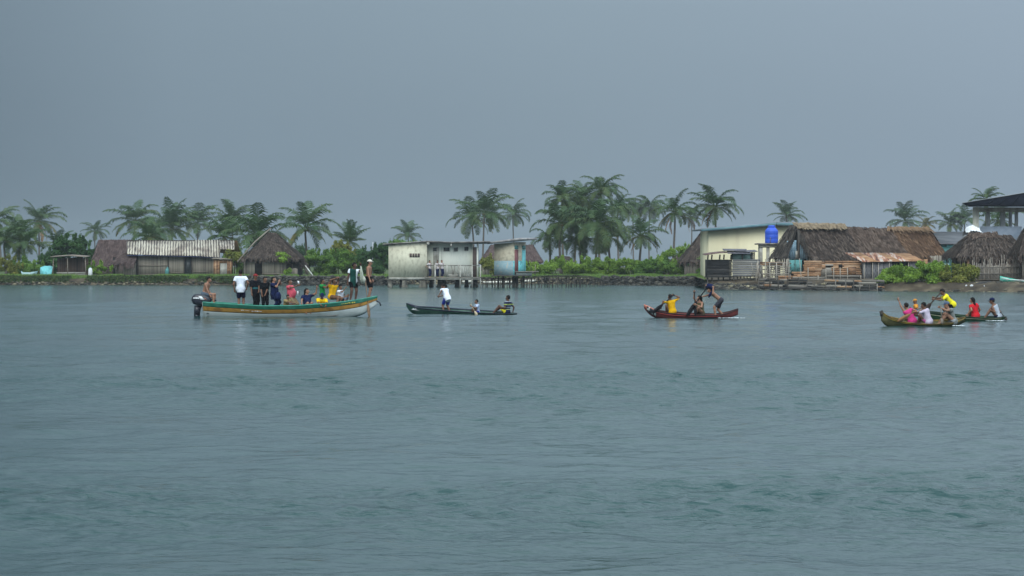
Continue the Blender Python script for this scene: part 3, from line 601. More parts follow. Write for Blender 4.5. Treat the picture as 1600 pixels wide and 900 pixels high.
# turquoise tarp
o = thing('turquoise_tarpaulin', 'turquoise tarpaulin draped over a heap left of the open shed', 'tarpaulin', (X_(71, Y), Y - 1, GZ))
mb = MB(); n = 12; P = []
for i in range(n + 1):
    u = i / n
    for j in range(7):
        v = j / 6; wv = .05 * math.sin(u * 14 + v * 4) + .04 * math.sin(v * 9 + u * 5)
        P.append((X_(61 + 21 * u + (4 * (1 - v) * (.5 - u)), Y - 1) , Y - 1.1 + .9 * v * v + wv * 2, GZ - .05 + (Z_(414, Y - 1) - GZ) * math.sin(v * math.pi / 2) * (.86 + .14 * math.sin(u * 3.1)) + wv * .6))
mb.add(P, [(i * 7 + j, (i + 1) * 7 + j, (i + 1) * 7 + j + 1, i * 7 + j + 1) for i in range(n) for j in range(6)]); ob = mb.build('sheet', M_turq, o, smooth=True)
md = ob.modifiers.new('thick', 'SOLIDIFY'); md.thickness = .03
mb = MB(); rocks(mb, [np.array([X_(71, Y), Y - .1, GZ + .35])], [(.7, .45, .45)], g); mb.build('heap', M_dpole, o)
# small pale boat bow further left
o = thing('rowing_boat', 'pale turquoise dinghy drawn up on the bank at the far left', 'boat', (X_(47, Y), Y - .6, GZ))
mb = MB(); q = [(-.75, 0), (-.6, -.35), (.2, -.42), (.85, 0), (.2, .42), (-.6, .35)]
cx = X_(47, Y); V = [(cx + a * .85, Y - .6 + b * .6, GZ - .02) for a, b in q] + [(cx + a * 1.05, Y - .6 + b, GZ + .38 + (.14 if abs(a) > .7 else 0)) for a, b in q] + [(cx + a * .98, Y - .6 + b * .88, GZ + .36 + (.14 if abs(a) > .7 else 0)) for a, b in q] + [(cx + a * .8, Y - .6 + b * .5, GZ + .06) for a, b in q]
mb.add(V, [(i + 6 * k, (i + 1) % 6 + 6 * k, (i + 1) % 6 + 6 * k + 6, i + 6 * k + 6) for k in range(3) for i in range(6)] + [tuple(range(6))[::-1], tuple(range(18, 24))]); mb.build('hull', mat('pale_turquoise', (.30, .50, .52), (.42, .55, .55), scale=3), o)
mb = MB(); mb.box((cx - .1, Y - .9, GZ + .28), (cx + .08, Y - .3, GZ + .31)); mb.build('seat', M_board, o)
# white drum
o = thing('water_drum', 'small white plastic drum standing right of the open shed', 'drum', (X_(144, Y), Y - 1, GZ))
mb = MB(); c = np.array([X_(144, Y), Y - 1, GZ]); mb.tube([c, c + (0, 0, .08), c + (0, 0, .5), c + (0, 0, .72), c + (0, 0, .8)], [.16, .2, .2, .17, .10], 14); mb.build('body', M_white, o, smooth=True)
mb = MB(); mb.tube([c + (0, 0, .8), c + (0, 0, .86)], .08, 10); mb.build('lid', M_bluepanel, o)

# brown thatched hut behind
Y = 236.0
o = thing('thatched_hut', 'brown thatched hut standing left of and behind the striped metal roof', 'hut', (X_(175, Y), Y, GZ))
thatch(W(146, 417, Y) + (0, -2.4, 0), W(206, 417, Y) + (0, -2.4, 0), W(206, 375, Y) + (0, 0, 0), W(155, 375, Y), M_thatchP, o, seed=1)
thatch(W(206, 417, Y) + (0, 2.4, 0), W(146, 417, Y) + (0, 2.4, 0), W(155, 375, Y), W(206, 375, Y), M_thatchP, o, seed=2, rows=4, per=1)
thatch(W(146, 417, Y) + (0, 2.4, 0), W(146, 417, Y) + (0, -2.4, 0), W(155, 375, Y), W(154.9, 375.1, Y) + (0, .1, 0), M_thatchP, o, seed=3, rows=6)
mb = MB(); planks(mb, X_(150, Y), X_(204, Y), GZ - .1, Z_(412, Y), Y - 2, 40, g); mb.build('wall', M_cane, o)
# lean-to thatch
Y = 229.0
o = thing('cane_lean_to', 'small lean-to with shaggy drooping thatch joined to the metal roofed house', 'lean-to', (X_(195, Y), Y, GZ))
thatch(W(173, 414, Y) + (0, -1.3, 0), W(214, 412, Y) + (0, -1.3, 0), W(214, 396, Y) + (0, .6, 0), W(197, 391, Y) + (0, .6, 0), M_thatchP, o, seed=4, tuft=.6)
mb = MB(); planks(mb, X_(182, Y), X_(214, Y), GZ - .1, Z_(411, Y), Y - .6, 30, g); mb.build('wall', M_cane, o)
mb = MB(); mb.box((X_(176, Y), Y + .2, GZ - .1), (X_(214, Y), Y + .4, Z_(402, Y))); mb.build('shade_backing', M_dark, o)
# metal roofed cane house
o = thing('cane_house', 'long cane walled house under a striped corrugated metal roof', 'house', (X_(280, Y), Y, GZ))
mb = MB(); planks(mb, X_(216, Y), X_(287.5, Y), GZ - .1, Z_(400, Y), Y, 72, g); mb.build('wall', M_cane, o)
mb = MB(); planks(mb, X_(300, Y), X_(337, Y), GZ - .1, Z_(402, Y), Y, 36, g); mb.build('wall', M_cane, o)
mb = MB(); mb.box((X_(214, Y), Y + .12, GZ), (X_(336, Y), Y + .2, Z_(400, Y))); mb.box((X_(214, Y), Y + 3.6, GZ), (X_(336, Y), Y + 3.7, Z_(385, Y))); mb.build('shade_backing', M_dark, o)
mb = MB(); mb.box((X_(288.4, Y), Y + .05, GZ), (X_(299, Y), Y + .09, Z_(401, Y))); lab(mb.build('door', M_glass, o), 'dark panel for the shade of an open doorway')  # solid dark panel in place of the shaded door opening
for px in (215, 263, 288, 299.6, 337.5):
    mb = MB(); mb.tube([(X_(px, Y), Y - .06, GZ - .2), (X_(px, Y), Y - .06, Z_(399, Y))], .06, 6); mb.build('post', M_dpole, o)
for a, b, zz in ((217, 262, 415), (217, 287, 429), (265, 287, 426), (301, 325, 425)):
    mb = MB(); mb.tube([(X_(a, Y), Y - .07, Z_(zz, Y)), (X_(b, Y), Y - .07, Z_(zz, Y))], .035, 5); mb.build('rail', M_pole, o)
for a, b, c_, d_, t_, s_ in ((198, 214, 396.5, 397.5, 377, 1), (213.5, 245, 397.5, 398.5, 376, 2), (244.5, 275, 398.5, 399, 376, 3), (274.5, 306, 399, 399.5, 376, 4), (305.5, 344, 399.8, 402, 375, 5), (343, 366, 389, 390, 376, 6)):
    mb = MB(); corr(mb, W(a, c_, Y - .7), W(b, d_, Y - .7), W(b, t_, Y + 2.2), W(a, t_, Y + 2.2), pitch=.27, amp=.035); mb.build('roof_sheet', M_zinc, o)
mb = MB(); mb.slab([W(200, 376, Y) + (0, 2.3, 0), W(366, 376.5, Y) + (0, 2.3, 0), W(366, 395, Y) + (0, 5, 0), W(200, 395, Y) + (0, 5, 0)], (0, 0, .04)); mb.build('rear_roof', M_rust, o)
mb = MB(); mb.tube([W(200, 375.8, Y + 2.2), W(300, 375.8, Y + 2.2), W(366, 375.6, Y + 2.2)], .045, 6); mb.build('ridge_cap', M_dpole, o)
mb = MB(); mb.tube([W(200, 399, Y) + (0, -.6, 0), W(306, 401, Y) + (0, -.6, 0), W(345, 403, Y) + (0, -.6, 0)], .035, 5); mb.build('eave_pole', mat('blue_pole', (.05, .06, .16), (.08, .09, .2)), o)
mb = MB(); mb.tube([W(262, 431, Y) + (0, -.4, 0), W(262, 422, Y) + (0, -.4, 0), W(263, 417, Y) + (0, -.4, 0)], [.22, .2, .05], 8); tag(mb.build('garment', M_teal, origin=W(262, 431, Y) + (0, -.4, 0)), 'dark green cloth bundle propped against the cane wall', 'cloth')
# rusty outhouse
Y = 226.5
o = thing('outhouse', 'rusty sheet metal outhouse with a pale door beside the metal roofed house', 'outhouse', (X_(347, Y), Y, GZ))
mb = MB(); planks(mb, X_(333.5, Y), X_(343, Y), GZ, Z_(406, Y), Y, 4, g, jag=.02); planks(mb, X_(355, Y), X_(361.5, Y), GZ, Z_(406, Y), Y, 3, g, jag=.02); mb.box((X_(343, Y), Y + .02, Z_(411, Y)), (X_(355, Y), Y + .04, Z_(405.5, Y)), .3)
mb.box((X_(333.5, Y), Y + .03, GZ), (X_(333.9, Y), Y + 1.3, Z_(405.5, Y)), .2); mb.box((X_(361, Y), Y + .03, GZ), (X_(361.5, Y), Y + 1.3, Z_(405.5, Y)), .7); mb.box((X_(334, Y), Y + 1.3, GZ), (X_(361, Y), Y + 1.33, Z_(405.5, Y)), .7); mb.build('wall', M_rust, o)
mb = MB(); mb.box((X_(344, Y), Y - .01, GZ + .05), (X_(354.6, Y), Y + .015, Z_(411.5, Y))); mb.build('door', M_concp, o)
mb = MB(); mb.slab([W(331, 404.6, Y) + (0, -.25, 0), W(363, 405.5, Y) + (0, -.25, 0), W(363, 404, Y) + (0, 1.5, 0), W(331, 403, Y) + (0, 1.5, 0)], (0, 0, .04)); mb.build('roof', M_pole, o)
mb = MB(); mb.box((X_(338, Y), Y - .8, GZ - .02), (X_(362, Y), Y - .05, GZ + .1)); mb.build('step', M_concp, o)
# round hut
Y = 229.0
o = thing('thatched_hut', 'peaked thatched hut with a dark doorway and a pale pole along its left slope', 'hut', (X_(428, Y), Y, GZ))
D = 3.4
pk, pk2 = W(419, 364, Y), W(431, 365, Y)
eL, eR = W(377, 413, Y), W(483, 417, Y)
fl, fr = W(384, 405, Y) + (0, -D, 0), W(474, 405, Y) + (0, -D, 0); bl_, br = fl + (0, 2 * D, 0), fr + (0, 2 * D, 0)
mid = W(452, 388, Y)
thatch(fl, fr, pk2, pk, M_thatch, o, rows=12, seed=11, tuft=.4)
thatch(fr, br, pk2 + (0, .05, 0), pk2, M_thatch, o, rows=10, seed=12, tuft=.6)
thatch(br, bl_, pk, pk2, M_thatch, o, rows=4, per=1, seed=13)
thatch(bl_, fl, pk, pk + (0, .05, 0), M_thatch, o, rows=10, seed=14, tuft=.6)
mb = MB(); thk = W(460, 396, Y)
thatch(W(455, 412, Y) + (0, -D * .9, 0), W(484, 418, Y) + (0, -.6, 0), W(474, 402, Y) + (0, 0, 0), W(452, 392, Y) + (0, -1.2, 0), M_thatch, o, name='eave', rows=5, seed=15, tuft=.4)
mb = MB(); planks(mb, X_(386, Y), X_(403, Y), GZ - .1, Z_(406, Y), Y - D + .6, 14, g); planks(mb, X_(414.5, Y), X_(451, Y), GZ - .1, Z_(406, Y), Y - D + .6, 20, g); planks(mb, X_(451, Y), X_(469, Y), GZ - .1, Z_(419, Y), Y - D + .6, 10, g); mb.build('wall', M_cane, o)
mb = MB(); mb.box((X_(385, Y), Y - D + .75, GZ), (X_(469, Y), Y - D + .85, Z_(403, Y))); mb.box((X_(469, Y), Y - D + .75, GZ), (X_(470, Y), Y + 2, Z_(406, Y))); mb.build('shade_backing', M_dark, o)  # dark sheets behind the door and window gaps, painted as interior shade
mb = MB(); mb.tube([W(378, 409, Y) + (0, -D - .3, 0), W(402, 381, Y) + (0, -1.9, .2), W(423, 361, Y) + (0, -.2, .25)], .07, 6); mb.build('ridge_pole', M_pole, o)
mb = MB(); mb.box((X_(414, Y), Y - D + .52, Z_(428.5, Y)), (X_(469, Y), Y - D + .58, Z_(427, Y))); mb.build('rail', M_pole, o)
mb = MB(); a, b = W(482, 415, Y) + (0, -3.5, 0), W(496, 433, Y) + (0, -4.2, 0); b[2] = GZ - .05; mb.tube([a, b], .05, 6); tag(mb.build('pole', mat('white_pole', (.6, .6, .58), (.45, .44, .4)), origin=b), 'thin white pole leaning outward from the right side of the round hut', 'pole')
mb = MB(); c = W(582.5, 432, 229.5); c[2] = GZ; mb.tube([c, W(582.5, 398, 229.5)], .05, 6); mb.tube([W(582.5, 398, 229.5), W(582.5, 379, 229.5), W(584, 377, 229.5)], [.07, .09, .03], 6); tag(mb.build('pole', mat('grey_blue_pole', (.35, .40, .46), (.5, .52, .55)), origin=c), 'grey weathered mast standing in the hedge left of the concrete hut', 'pole')
# logs on wall
mb = MB(); c = W(444, 432, 222); mb.obox(c, (.55, 0, 0), (0, .3, 0), (0, 0, .05)); tag(mb.build('white_board', M_white, origin=c), 'white board lying on the seawall in front of the round hut', 'board')
mb = MB(); c = W(132, 435, 222) + (0, .4, 0); mb.obox(c, (.45, 0, 0), (0, .25, .05), (0, 0, .04)); tag(mb.build('white_board', M_white, origin=c), 'white board lying on the grassy bank below the white drum', 'board')

# ================= CONCRETE HUT ON PILINGS =================
Y = 198.0
dz = Z_(433, Y)
o = thing('concrete_hut', 'long cream plastered hut on pilings with a flat roof and a railed porch', 'hut', (X_(683, Y), Y, 0))
def wall(parent, x0, x1, y0, y1, z0, z1, m, name='wall', z1b=None):
    z1b = z1 if z1b is None else z1b; mb = MB()
    mb.add([(x0, y0, z0), (x1, y0, z0), (x1, y1, z0), (x0, y1, z0), (x0, y0, z1), (x1, y0, z1b), (x1, y1, z1b), (x0, y1, z1)], [(0, 3, 2, 1), (4, 5, 6, 7), (0, 1, 5, 4), (1, 2, 6, 5), (2, 3, 7, 6), (3, 0, 4, 7)]); return mb.build(name, m, parent)
xl, xm, xr = X_(607, Y), X_(667, Y), X_(738, Y); zt0, zt1 = Z_(383, Y), Z_(378.5, Y)
wall(o, xl, xm, Y - .0, Y + 3.4, Z_(433.5, Y), zt0, M_cream, z1b=zt1)
yb = Y + .85; px_ = lambda p: X_(p, Y) * (yb / Y)
wall(o, xm + .002, px_(737.5), yb, Y + 3.4, Z_(432, Y), zt1 - .03, M_whitew)
mb = MB(); mb.box((px_(682), yb - .03, dz + .05), (px_(682.5) + .18, yb + .02, Z_(386, Y))); mb.box((px_(690), yb - .03, dz), (px_(690.5), yb + .02, Z_(386, Y))); mb.build('door_frame', M_concp, o)
def wdw(p0, p1, a, b, yy=None, m=None, nm='window'):
    yy = yy or yb; mb = MB(); mb.box((X_(p0, Y) * yy / Y, yy - .025, Z_(b, Y)), (X_(p1, Y) * yy / Y, yy + .02, Z_(a, Y))); w_ = mb.build(nm, m or M_glass, o)
    mb = MB(); fr_ = .035; x0, x1, z0, z1 = X_(p0, Y) * yy / Y, X_(p1, Y) * yy / Y, Z_(b, Y), Z_(a, Y)
    mb.box((x0 - fr_, yy - .05, z0 - fr_), (x1 + fr_, yy - .028, z0)); mb.box((x0 - fr_, yy - .05, z1), (x1 + fr_, yy - .028, z1 + fr_)); mb.box((x0 - fr_, yy - .05, z0), (x0, yy - .028, z1)); mb.box((x1, yy - .05, z0), (x1 + fr_, yy - .028, z1))
    f = mb.build('frame', M_concp, w_, origin=[0, 0, 0]); f.location = [-q for q in o.location]; return w_
wdw(677, 682, 387, 392); wdw(693.5, 702, 387, 392); wdw(709.5, 715, 387, 392); wdw(726, 731.5, 386, 391.5)
mb = MB(); mb.box((px_(677), yb - .02, dz + .02), (px_(682), yb + .01, Z_(392.6, Y))); lab(mb.build('door', M_concp, o), 'half open pale door')
# vent block window of the left wall
w0 = MB(); w0.box((X_(640, Y), Y - .02, Z_(402, Y)), (X_(656, Y), Y + .05, Z_(396, Y))); wv = w0.build('vent', M_bdoor, o)
mb = MB()
for k in range(1, 4): mb.box((X_(640 + 4 * k, Y) - .02, Y - .04, Z_(402, Y)), (X_(640 + 4 * k, Y) + .02, Y - .022, Z_(396, Y)))
f = mb.build('grille', M_cream, wv, origin=[0, 0, 0]); f.location = [-q for q in o.location]
# right brown door with side return
mb = MB(); mb.box((X_(738.3, Y), Y + .6, dz), (X_(744.5, Y), Y + .66, Z_(386, Y))); mb.build('door', M_bdoor, o)
wall(o, X_(744.8, Y), X_(747, Y), Y + .5, Y + 3.4, dz, Z_(380, Y), M_whitew, name='end_wall')
wall(o, px_(737.6), X_(738.2, Y), Y + .62, Y + 3.4, dz, Z_(380, Y), M_whitew, name='door_jamb')
# roof slab: front edge rises to the middle, long overhang right
mb = MB(); zz = .1
rf = [(598, 382.5), (667, 378), (706, 379.5), (766, 378.5)]
for (a, za), (b, zb) in zip(rf[:-1], rf[1:]):
    mb.slab([W(a, za, Y) + (0, -.25, 0), W(b - .05, zb, Y) + (0, -.25, 0), W(b - .05, zb, Y) + (0, 3.8, -.1), W(a, za, Y) + (0, 3.8, -.1)], (0, 0, .10))
mb.build('roof', M_fascia, o)
mb = MB(); mb.box((xm, Y - .3, zt1 - .24), (xm + .22, Y + 1.1, zt1 - .01)); mb.box((X_(705, Y) - .05, Y - .3, Z_(386, Y)), (X_(705, Y) + .05, Y + 1.1, Z_(381, Y))); mb.build('roof_beam', M_concp, o)
# deck
mb = MB(); 
for k in range(10): mb.box((X_(664, Y), Y - 1.0 + k * .215, dz - .07), (X_(752, Y), Y - 1.0 + k * .215 + .2, dz), g.random())
mb.build('deck', M_board, o)
mb = MB(); mb.box((xl, Y - .02, Z_(437, Y)), (X_(666, Y), Y + 3.2, Z_(433.6, Y))); mb.box((X_(664, Y), Y - .95, dz - .22), (X_(751, Y), Y - .85, dz - .072)); mb.build('floor_beam', M_concp, o)
yr = Y - .95
for px in (680.5, 699, 716.5, 719.5, 738, 751):
    mb = MB(); mb.box((X_(px, Y) - .055, yr - .05, -.3 if px in (680.5, 719.5, 751, 738) else dz), (X_(px, Y) + .055, yr + .05, Z_(414.5, Y))); mb.build('post', M_concp, o)
mb = MB(); mb.box((X_(667, Y), yr - .03, Z_(415.5, Y)), (X_(751, Y), yr + .03, Z_(414.2, Y))); mb.build('handrail', M_conc, o)
for px in (722, 724.5, 727.5, 730.5, 733.5, 736):
    mb = MB(); mb.box((X_(px, Y) - .03, yr - .02, dz), (X_(px, Y) + .03, yr + .02, Z_(415.6, Y))); mb.build('baluster', M_concp, o)
for a, b in ((706, 708), (711, 709)):
    mb = MB(); mb.tube([(X_(a, Y), yr + .1, Z_(415.6, Y)), (X_(b, Y), yr + .1, Z_(429, Y))], .03, 5); mb.build('baluster', M_pole, o)
mb = MB(); mb.box((X_(700, Y), yr + .3, dz), (X_(736, Y), yr + .6, dz + .25)); mb.build('bench', M_concp, o)
for px, wd, yy in ((609, 6, 0), (632, 8, 0), (661, 11, 0), (690, 14, .4), (715, 8, .2), (741, 10, .5), (625, 6, 2.5), (672, 6, 2.6), (728, 6, 2.6)):
    mb = MB(); c = X_(px, Y); r = wd / 2 / 18.2
    mb.add([(c + i * r * s, Y + yy + .3 + j * .3 * s, z) for z, s in ((-.6, 1.35), (.12, 1.25), (.2, 1.0), (Z_(437, Y) - .005, .9)) for i, j in ((-1, -1), (1, -1), (1, 1), (-1, 1))],
           [(4 * k + i, 4 * k + (i + 1) % 4, 4 * k + 4 + (i + 1) % 4, 4 * k + 4 + i) for k in range(3) for i in range(4)] + [(3, 2, 1, 0), (12, 13, 14, 15)]); mb.build('piling', M_pile, o)

# two door hut, turned so one corner faces the water
o = thing('two_door_hut', 'small peeling hut on pilings with a maroon and a turquoise door', 'hut', (X_(802, Y), Y, 0))
c0 = np.array([X_(802, Y), Y - .3, 0]); th = R(35); dl = np.array([-math.cos(th), math.sin(th), 0]); dr_ = np.array([math.sin(R(38)), math.cos(R(38)), 0])
L1, L2 = 1.65 / math.cos(th), 1.08 / math.sin(R(38)); z0 = Z_(429.5, Y)
def panel(parent, c, d, l0, l1, za, zb, off, m, nm, th_=.04):
    nn = np.array([-d[1], d[0], 0]); nn = nn if nn[1] < 0 else -nn
    A, B = c + d * l0 + nn * off, c + d * l1 + nn * off; mb = MB(); mb.slab([(A[0], A[1], za), (B[0], B[1], za), (B[0], B[1], zb), (A[0], A[1], zb)], nn * -th_); return mb.build(nm, m, parent)
zt = Z_(380, Y); zm = Z_(407.5, Y)
mb = MB(); far = c0 + dl * L1 + dr_ * L2; cs = [c0, c0 + dr_ * L2, far, c0 + dl * L1]
ztops = [Z_(378.5, Y), Z_(378, Y), Z_(380, Y), Z_(381, Y)]
mb.add([(q[0], q[1], z0) for q in cs] + [(q[0], q[1], z) for q, z in zip(cs, ztops)], [(0, 3, 2, 1), (4, 5, 6, 7), (0, 1, 5, 4), (1, 2, 6, 5), (2, 3, 7, 6), (3, 0, 4, 7)])
M_plas = mat('mottled_plaster', (.52, .47, .35), (.44, .39, .29), (.30, .27, .22), scale=4, detail=8, lo=.36, hi=.75)
mb.build('wall', M_plas, o)
panel(o, c0, dl, .0, L1, z0 - .03, zm, .006, M_lblue, 'painted_dado', .005)
panel(o, c0, dr_, .0, L2, z0 - .03, zm, .006, M_turq, 'painted_dado', .005)
for a, b, m_ in ((.1, .42, M_mdoor), (.70, 1.0, M_turq)):
    panel(o, c0, dr_, a * L2, b * L2 - .05, z0 + .02, Z_(390, Y), .02, m_, 'door'); panel(o, c0, dr_, a * L2, b * L2 - .05, Z_(389.4, Y), Z_(383.5, Y), .02, M_teal, 'transom')
mb = MB(); mb.slab([W(761, 381.5, Y) + (0, .2, 0), W(812, 375, Y) + (0, -1.1, 0), W(839, 374.5, Y) + (0, .6, 0), W(790, 377.5, Y) + (0, 3, 0)], (0, 0, .17)); mb.build('roof', mat('roof_slab_underside', (.20, .18, .18), (.42, .41, .40), scale=2), o)
mb = MB(); mb.box((X_(768, Y), Y - .7, z0 - .14), (X_(826, Y), Y + 2, z0 - .031)); mb.build('floor', M_dpole, o)
for px, wd in ((774, 1), (779, 2.5), (786, 4), (805, 10), (818, 4)):
    mb = MB(); c = X_(px, Y); r = wd / 2 / 18.2; mb.box((c - r, Y + (.3 if wd > 2 else -.5), -.5), (c + r, Y + (.9 if wd > 2 else -.4), z0 - .142)); mb.build('piling', M_pile if wd > 2 else M_dpole, o)

# plank walkway
o = thing('plank_walkway', 'long rickety plank walkway on many thin stilts leading to the grassy bank', 'walkway', (X_(850, Y), Y, 0))
pth = [(748, 433.5, 198.5), (770, 433, 198.2), (822, 432.5, 198), (860, 430.2, 198.5), (900, 430, 201), (922, 431.5, 205), (938, 435, 210), (952, 439.5, 216)]
def pat(px):
    xs = [q[0] for q in pth]; return np.interp(px, xs, [q[1] for q in pth]), np.interp(px, xs, [q[2] for q in pth])
mb = MB(); px = 748.0
while px < 951:
    if not (768 < px < 826):
        py, yy = pat(px); c = W(px, py, yy); mb.obox(c + (0, .1, g.uniform(-.02, .02)), (.055, 0, 0), (g.uniform(-.03, .03), .62, 0), (0, 0, .022), g.random())
    px += 2.3
mb.build('planking', M_boardk, o)
mb = MB()
for a, b in zip(pth[:-1], pth[1:]):
    for dy in (-.4, .5): mb.tube([W(*a) + (0, dy, -.09), W(*b) + (0, dy, -.09)], .05, 5, g.random())
mb.build('stringer', M_dpole, o)
px = 754.0
while px < 944:
    py, yy = pat(px); dy = g.choice([-.42, .1, .55]); c = W(px, py, yy); mb = MB(); mb.tube([(c[0] + g.uniform(-.12, .12), yy + dy, -.5), (c[0], yy + dy, c[2] - .04)], g.uniform(.03, .06), 5, g.random()); mb.build('stilt', M_dpole, o)
    px += g.choice([2.2, 3.5, 5.5, 4.2])
for px, t_ in ((836, 413), (814, 425)):
    py, yy = pat(px); mb = MB(); mb.tube([W(px, py, yy), W(px + .5, t_, yy)], .03, 5); mb.build('handrail_post', M_pole, o)
mb = MB(); mb.box(W(805, 425.2, 197.6), W(842, 424, 197.6) + (0, 1.6, 0)); a_ = mb.build('landing', M_board, o)
mb = MB(); mb.box(W(806, 431.5, 197.7), W(831, 425.4, 197.7) + (0, 1.3, 0)); lab(mb.build('landing_side', mat('green_grey_board', (.09, .12, .12), (.16, .19, .18), scale=2), o), 'grey green boarded side')
# pale hulls lying behind the pilings
for (a, b, py, lb, yy) in ((722, 740, 440, 'pale canoe hull seen under the railed porch', 218.), (752, 806, 441, 'pale canoe hull seen behind the stilts of the two door hut', 219.), (818, 838, 439, 'pale canoe hull seen under the plank walkway landing', 217.)):
    mb = MB(); c = W((a + b) / 2, py, yy); L = (b - a) / 2 * yy / F; mb.tube([c - (L, 0, -.06), c - (L * .8, 0, 0), c, c + (L * .8, 0, .03), c + (L, 0, .12)], [.02, .09, .12, .09, .02], 8)
    tag(mb.build('canoe_hull', mat('pale_hull', (.62, .60, .52), (.5, .48, .42)), origin=c, smooth=True), lb, 'canoe')

# far thatched huts behind
def simple_hut(label, pts, Yh, D, m, seed, wallm=M_cane, rows=8):
    """pts: eave-left, ridge-left, ridge-right, eave-right in photograph pixels, hipped ends"""
    (a, az), (b, bz), (c, cz), (d, dz_) = pts; o = thing('thatched_hut', label, 'hut', (X_((a + d) / 2, Yh), Yh, GZ))
    A, B_, C_, D_ = W(a, az, Yh), W(b, bz, Yh), W(c, cz, Yh), W(d, dz_, Yh); f_ = np.array((0, -D, 0))
    thatch(A + f_, D_ + f_, C_, B_, m, o, seed=seed, rows=rows, per=2); thatch(D_ + f_, D_ - f_, C_ + (0, .05, 0), C_, m, o, seed=seed + 1, rows=rows, per=2)
    thatch(D_ - f_, A - f_, B_, C_, m, o, seed=seed + 2, rows=3, per=1); thatch(A - f_, A + f_, B_, B_ + (0, -.05, 0), m, o, seed=seed + 3, rows=rows, per=2)
    mb = MB(); planks(mb, A[0] + .4, D_[0] - .4, GZ - .1, A[2] + .05, Yh - D + .5, 20, g); planks(mb, A[0] + .4, D_[0] - .4, GZ - .1, A[2] + .05, Yh + D - .5, 10, g); mb.build('wall', wallm, o); return o
simple_hut('wide purple brown thatched hut seen behind the two door hut', ((748, 411), (768, 383), (832, 383), (848, 409)), 245., 2.6, M_thatchP, 61)
simple_hut('small distant thatched hut at the foot of the leftmost grove palms', ((862, 411), (869, 401), (889, 401), (897, 411)), 300., 2, M_thatch, 65)
simple_hut('low distant thatched hut buried in greenery below the mound', ((1046, 410), (1056, 400), (1084, 400), (1096, 410)), 250., 2, M_thatchP, 69)
simple_hut('steep brown thatched roof touching the left corner of the cream building', ((1060, 410), (1096, 364), (1120, 358), (1160, 408)), 226., 3, M_thatch, 73)

# ================= RIGHT SHORE =================
# cream building
Y = 200.0
o = thing('cream_building', 'large plain cream building with a blue green roof edge', 'building', (X_(1200, Y), Y, GZ))
pk = Z_(350.5, Y); le = Z_(359, Y); re = Z_(352.5, Y); x0, xm_, x1 = X_(1107.5, Y), X_(1212, Y), X_(1300, Y)
mb = MB(); mb.add([(x0, Y, GZ - .1), (x1, Y, GZ - .1), (x1, Y, re), (xm_, Y, pk), (x0, Y, le), (x0, Y + 9, GZ - .1), (x1, Y + 9, GZ - .1), (x1, Y + 9, re), (xm_, Y + 9, pk), (x0, Y + 9, le)],
   [(0, 1, 2, 3, 4), (9, 8, 7, 6, 5), (0, 4, 9, 5), (1, 6, 7, 2), (3, 2, 7, 8), (4, 3, 8, 9)]); mb.build('wall', M_yellow, o)
mb = MB(); yo = Y - .7
mb.slab([(X_(1095, Y), yo, Z_(359.5, Y)), (xm_ - .01, yo, Z_(350, Y)), (xm_ - .01, Y + 9.5, Z_(350, Y)), (X_(1095, Y), Y + 9.5, Z_(359.5, Y))], (0, 0, .14)); mb.slab([(xm_ + .01, yo, Z_(349.5, Y)), (X_(1306, Y), yo, Z_(352, Y)), (X_(1306, Y), Y + 9.5, Z_(352, Y)), (xm_ + .01, Y + 9.5, Z_(349.5, Y))], (0, 0, .14)); mb.build('roof', mat('dull_zinc', (.24, .27, .30), (.16, .18, .20), scale=1), o)
mb = MB(); mb.slab([(X_(1095, Y), yo - .06, Z_(362, Y)), (xm_ - .02, yo - .06, Z_(352.5, Y)), (xm_ - .02, yo - .06, Z_(348.5, Y)), (X_(1095, Y), yo - .06, Z_(358.3, Y))], (0, .055, 0)); mb.slab([(xm_ + .02, yo - .06, Z_(352.5, Y)), (X_(1306, Y), yo - .06, Z_(355, Y)), (X_(1306, Y), yo - .06, Z_(351.2, Y)), (xm_ + .02, yo - .06, Z_(348.3, Y))], (0, .055, 0)); mb.build('fascia', M_bfas, o)
# water tank on its stand
Y = 190.0
o = thing('water_tank_stand', 'concrete table like stand carrying the blue water tank', 'tank stand', (X_(1200, Y), Y, GZ))
mb = MB(); mb.box(W(1182, 382.2, Y) + (0, -.5, 0), W(1222, 380, Y) + (0, 1.5, 0)); mb.build('slab', M_fascia, o)
mb = MB(); mb.box(W(1186, 387, Y) + (0, -.35, 0), W(1219, 382.3, Y) + (0, -.1, 0)); mb.build('beam', M_concp, o)
for px, dy in ((1188.5, -.3), (1199.5, -.3), (1216, -.3), (1190, 1.2), (1216, 1.2)):
    mb = MB(); c = X_(px, Y); mb.box((c - .13, Y + dy, GZ - .1), (c + .13, Y + dy + .2, Z_(387.05 if dy < 0 else 382.3, Y))); mb.build('column', M_concp, o)
M_tank = mat('blue_plastic_tank', (.025, .085, .52), (.03, .10, .60), scale=1.5, rough=.5, spec=.4)
c = W(1206.5, 380, Y) + (0, .45, 0); zs = lambda py: Z_(py, Y)
o = thing('water_tank', 'bright blue plastic water tank with tapered shoulders', 'water tank', c)
mb = MB(); r = 10.3 * Y / F; prof = [(r * .96, zs(379.9)), (r, zs(379)), (r, zs(374)), (r * .985, zs(373.6)), (r, zs(373.2)), (r, zs(367)), (r * .985, zs(366.6)), (r, zs(366.2)), (r, zs(361.5)), (r * .96, zs(360)), (r * .6, zs(355.5)), (r * .5, zs(355))]
mb.tube([(c[0], c[1], z) for _, z in prof], [q for q, _ in prof], 28); mb.build('body', M_tank, o, smooth=True)
mb = MB(); mb.tube([(c[0], c[1], zs(355)), (c[0], c[1], zs(353)), (c[0], c[1], zs(352))], [r * .56, r * .56, r * .4], 20); mb.build('lid', M_tank, o, smooth=True)
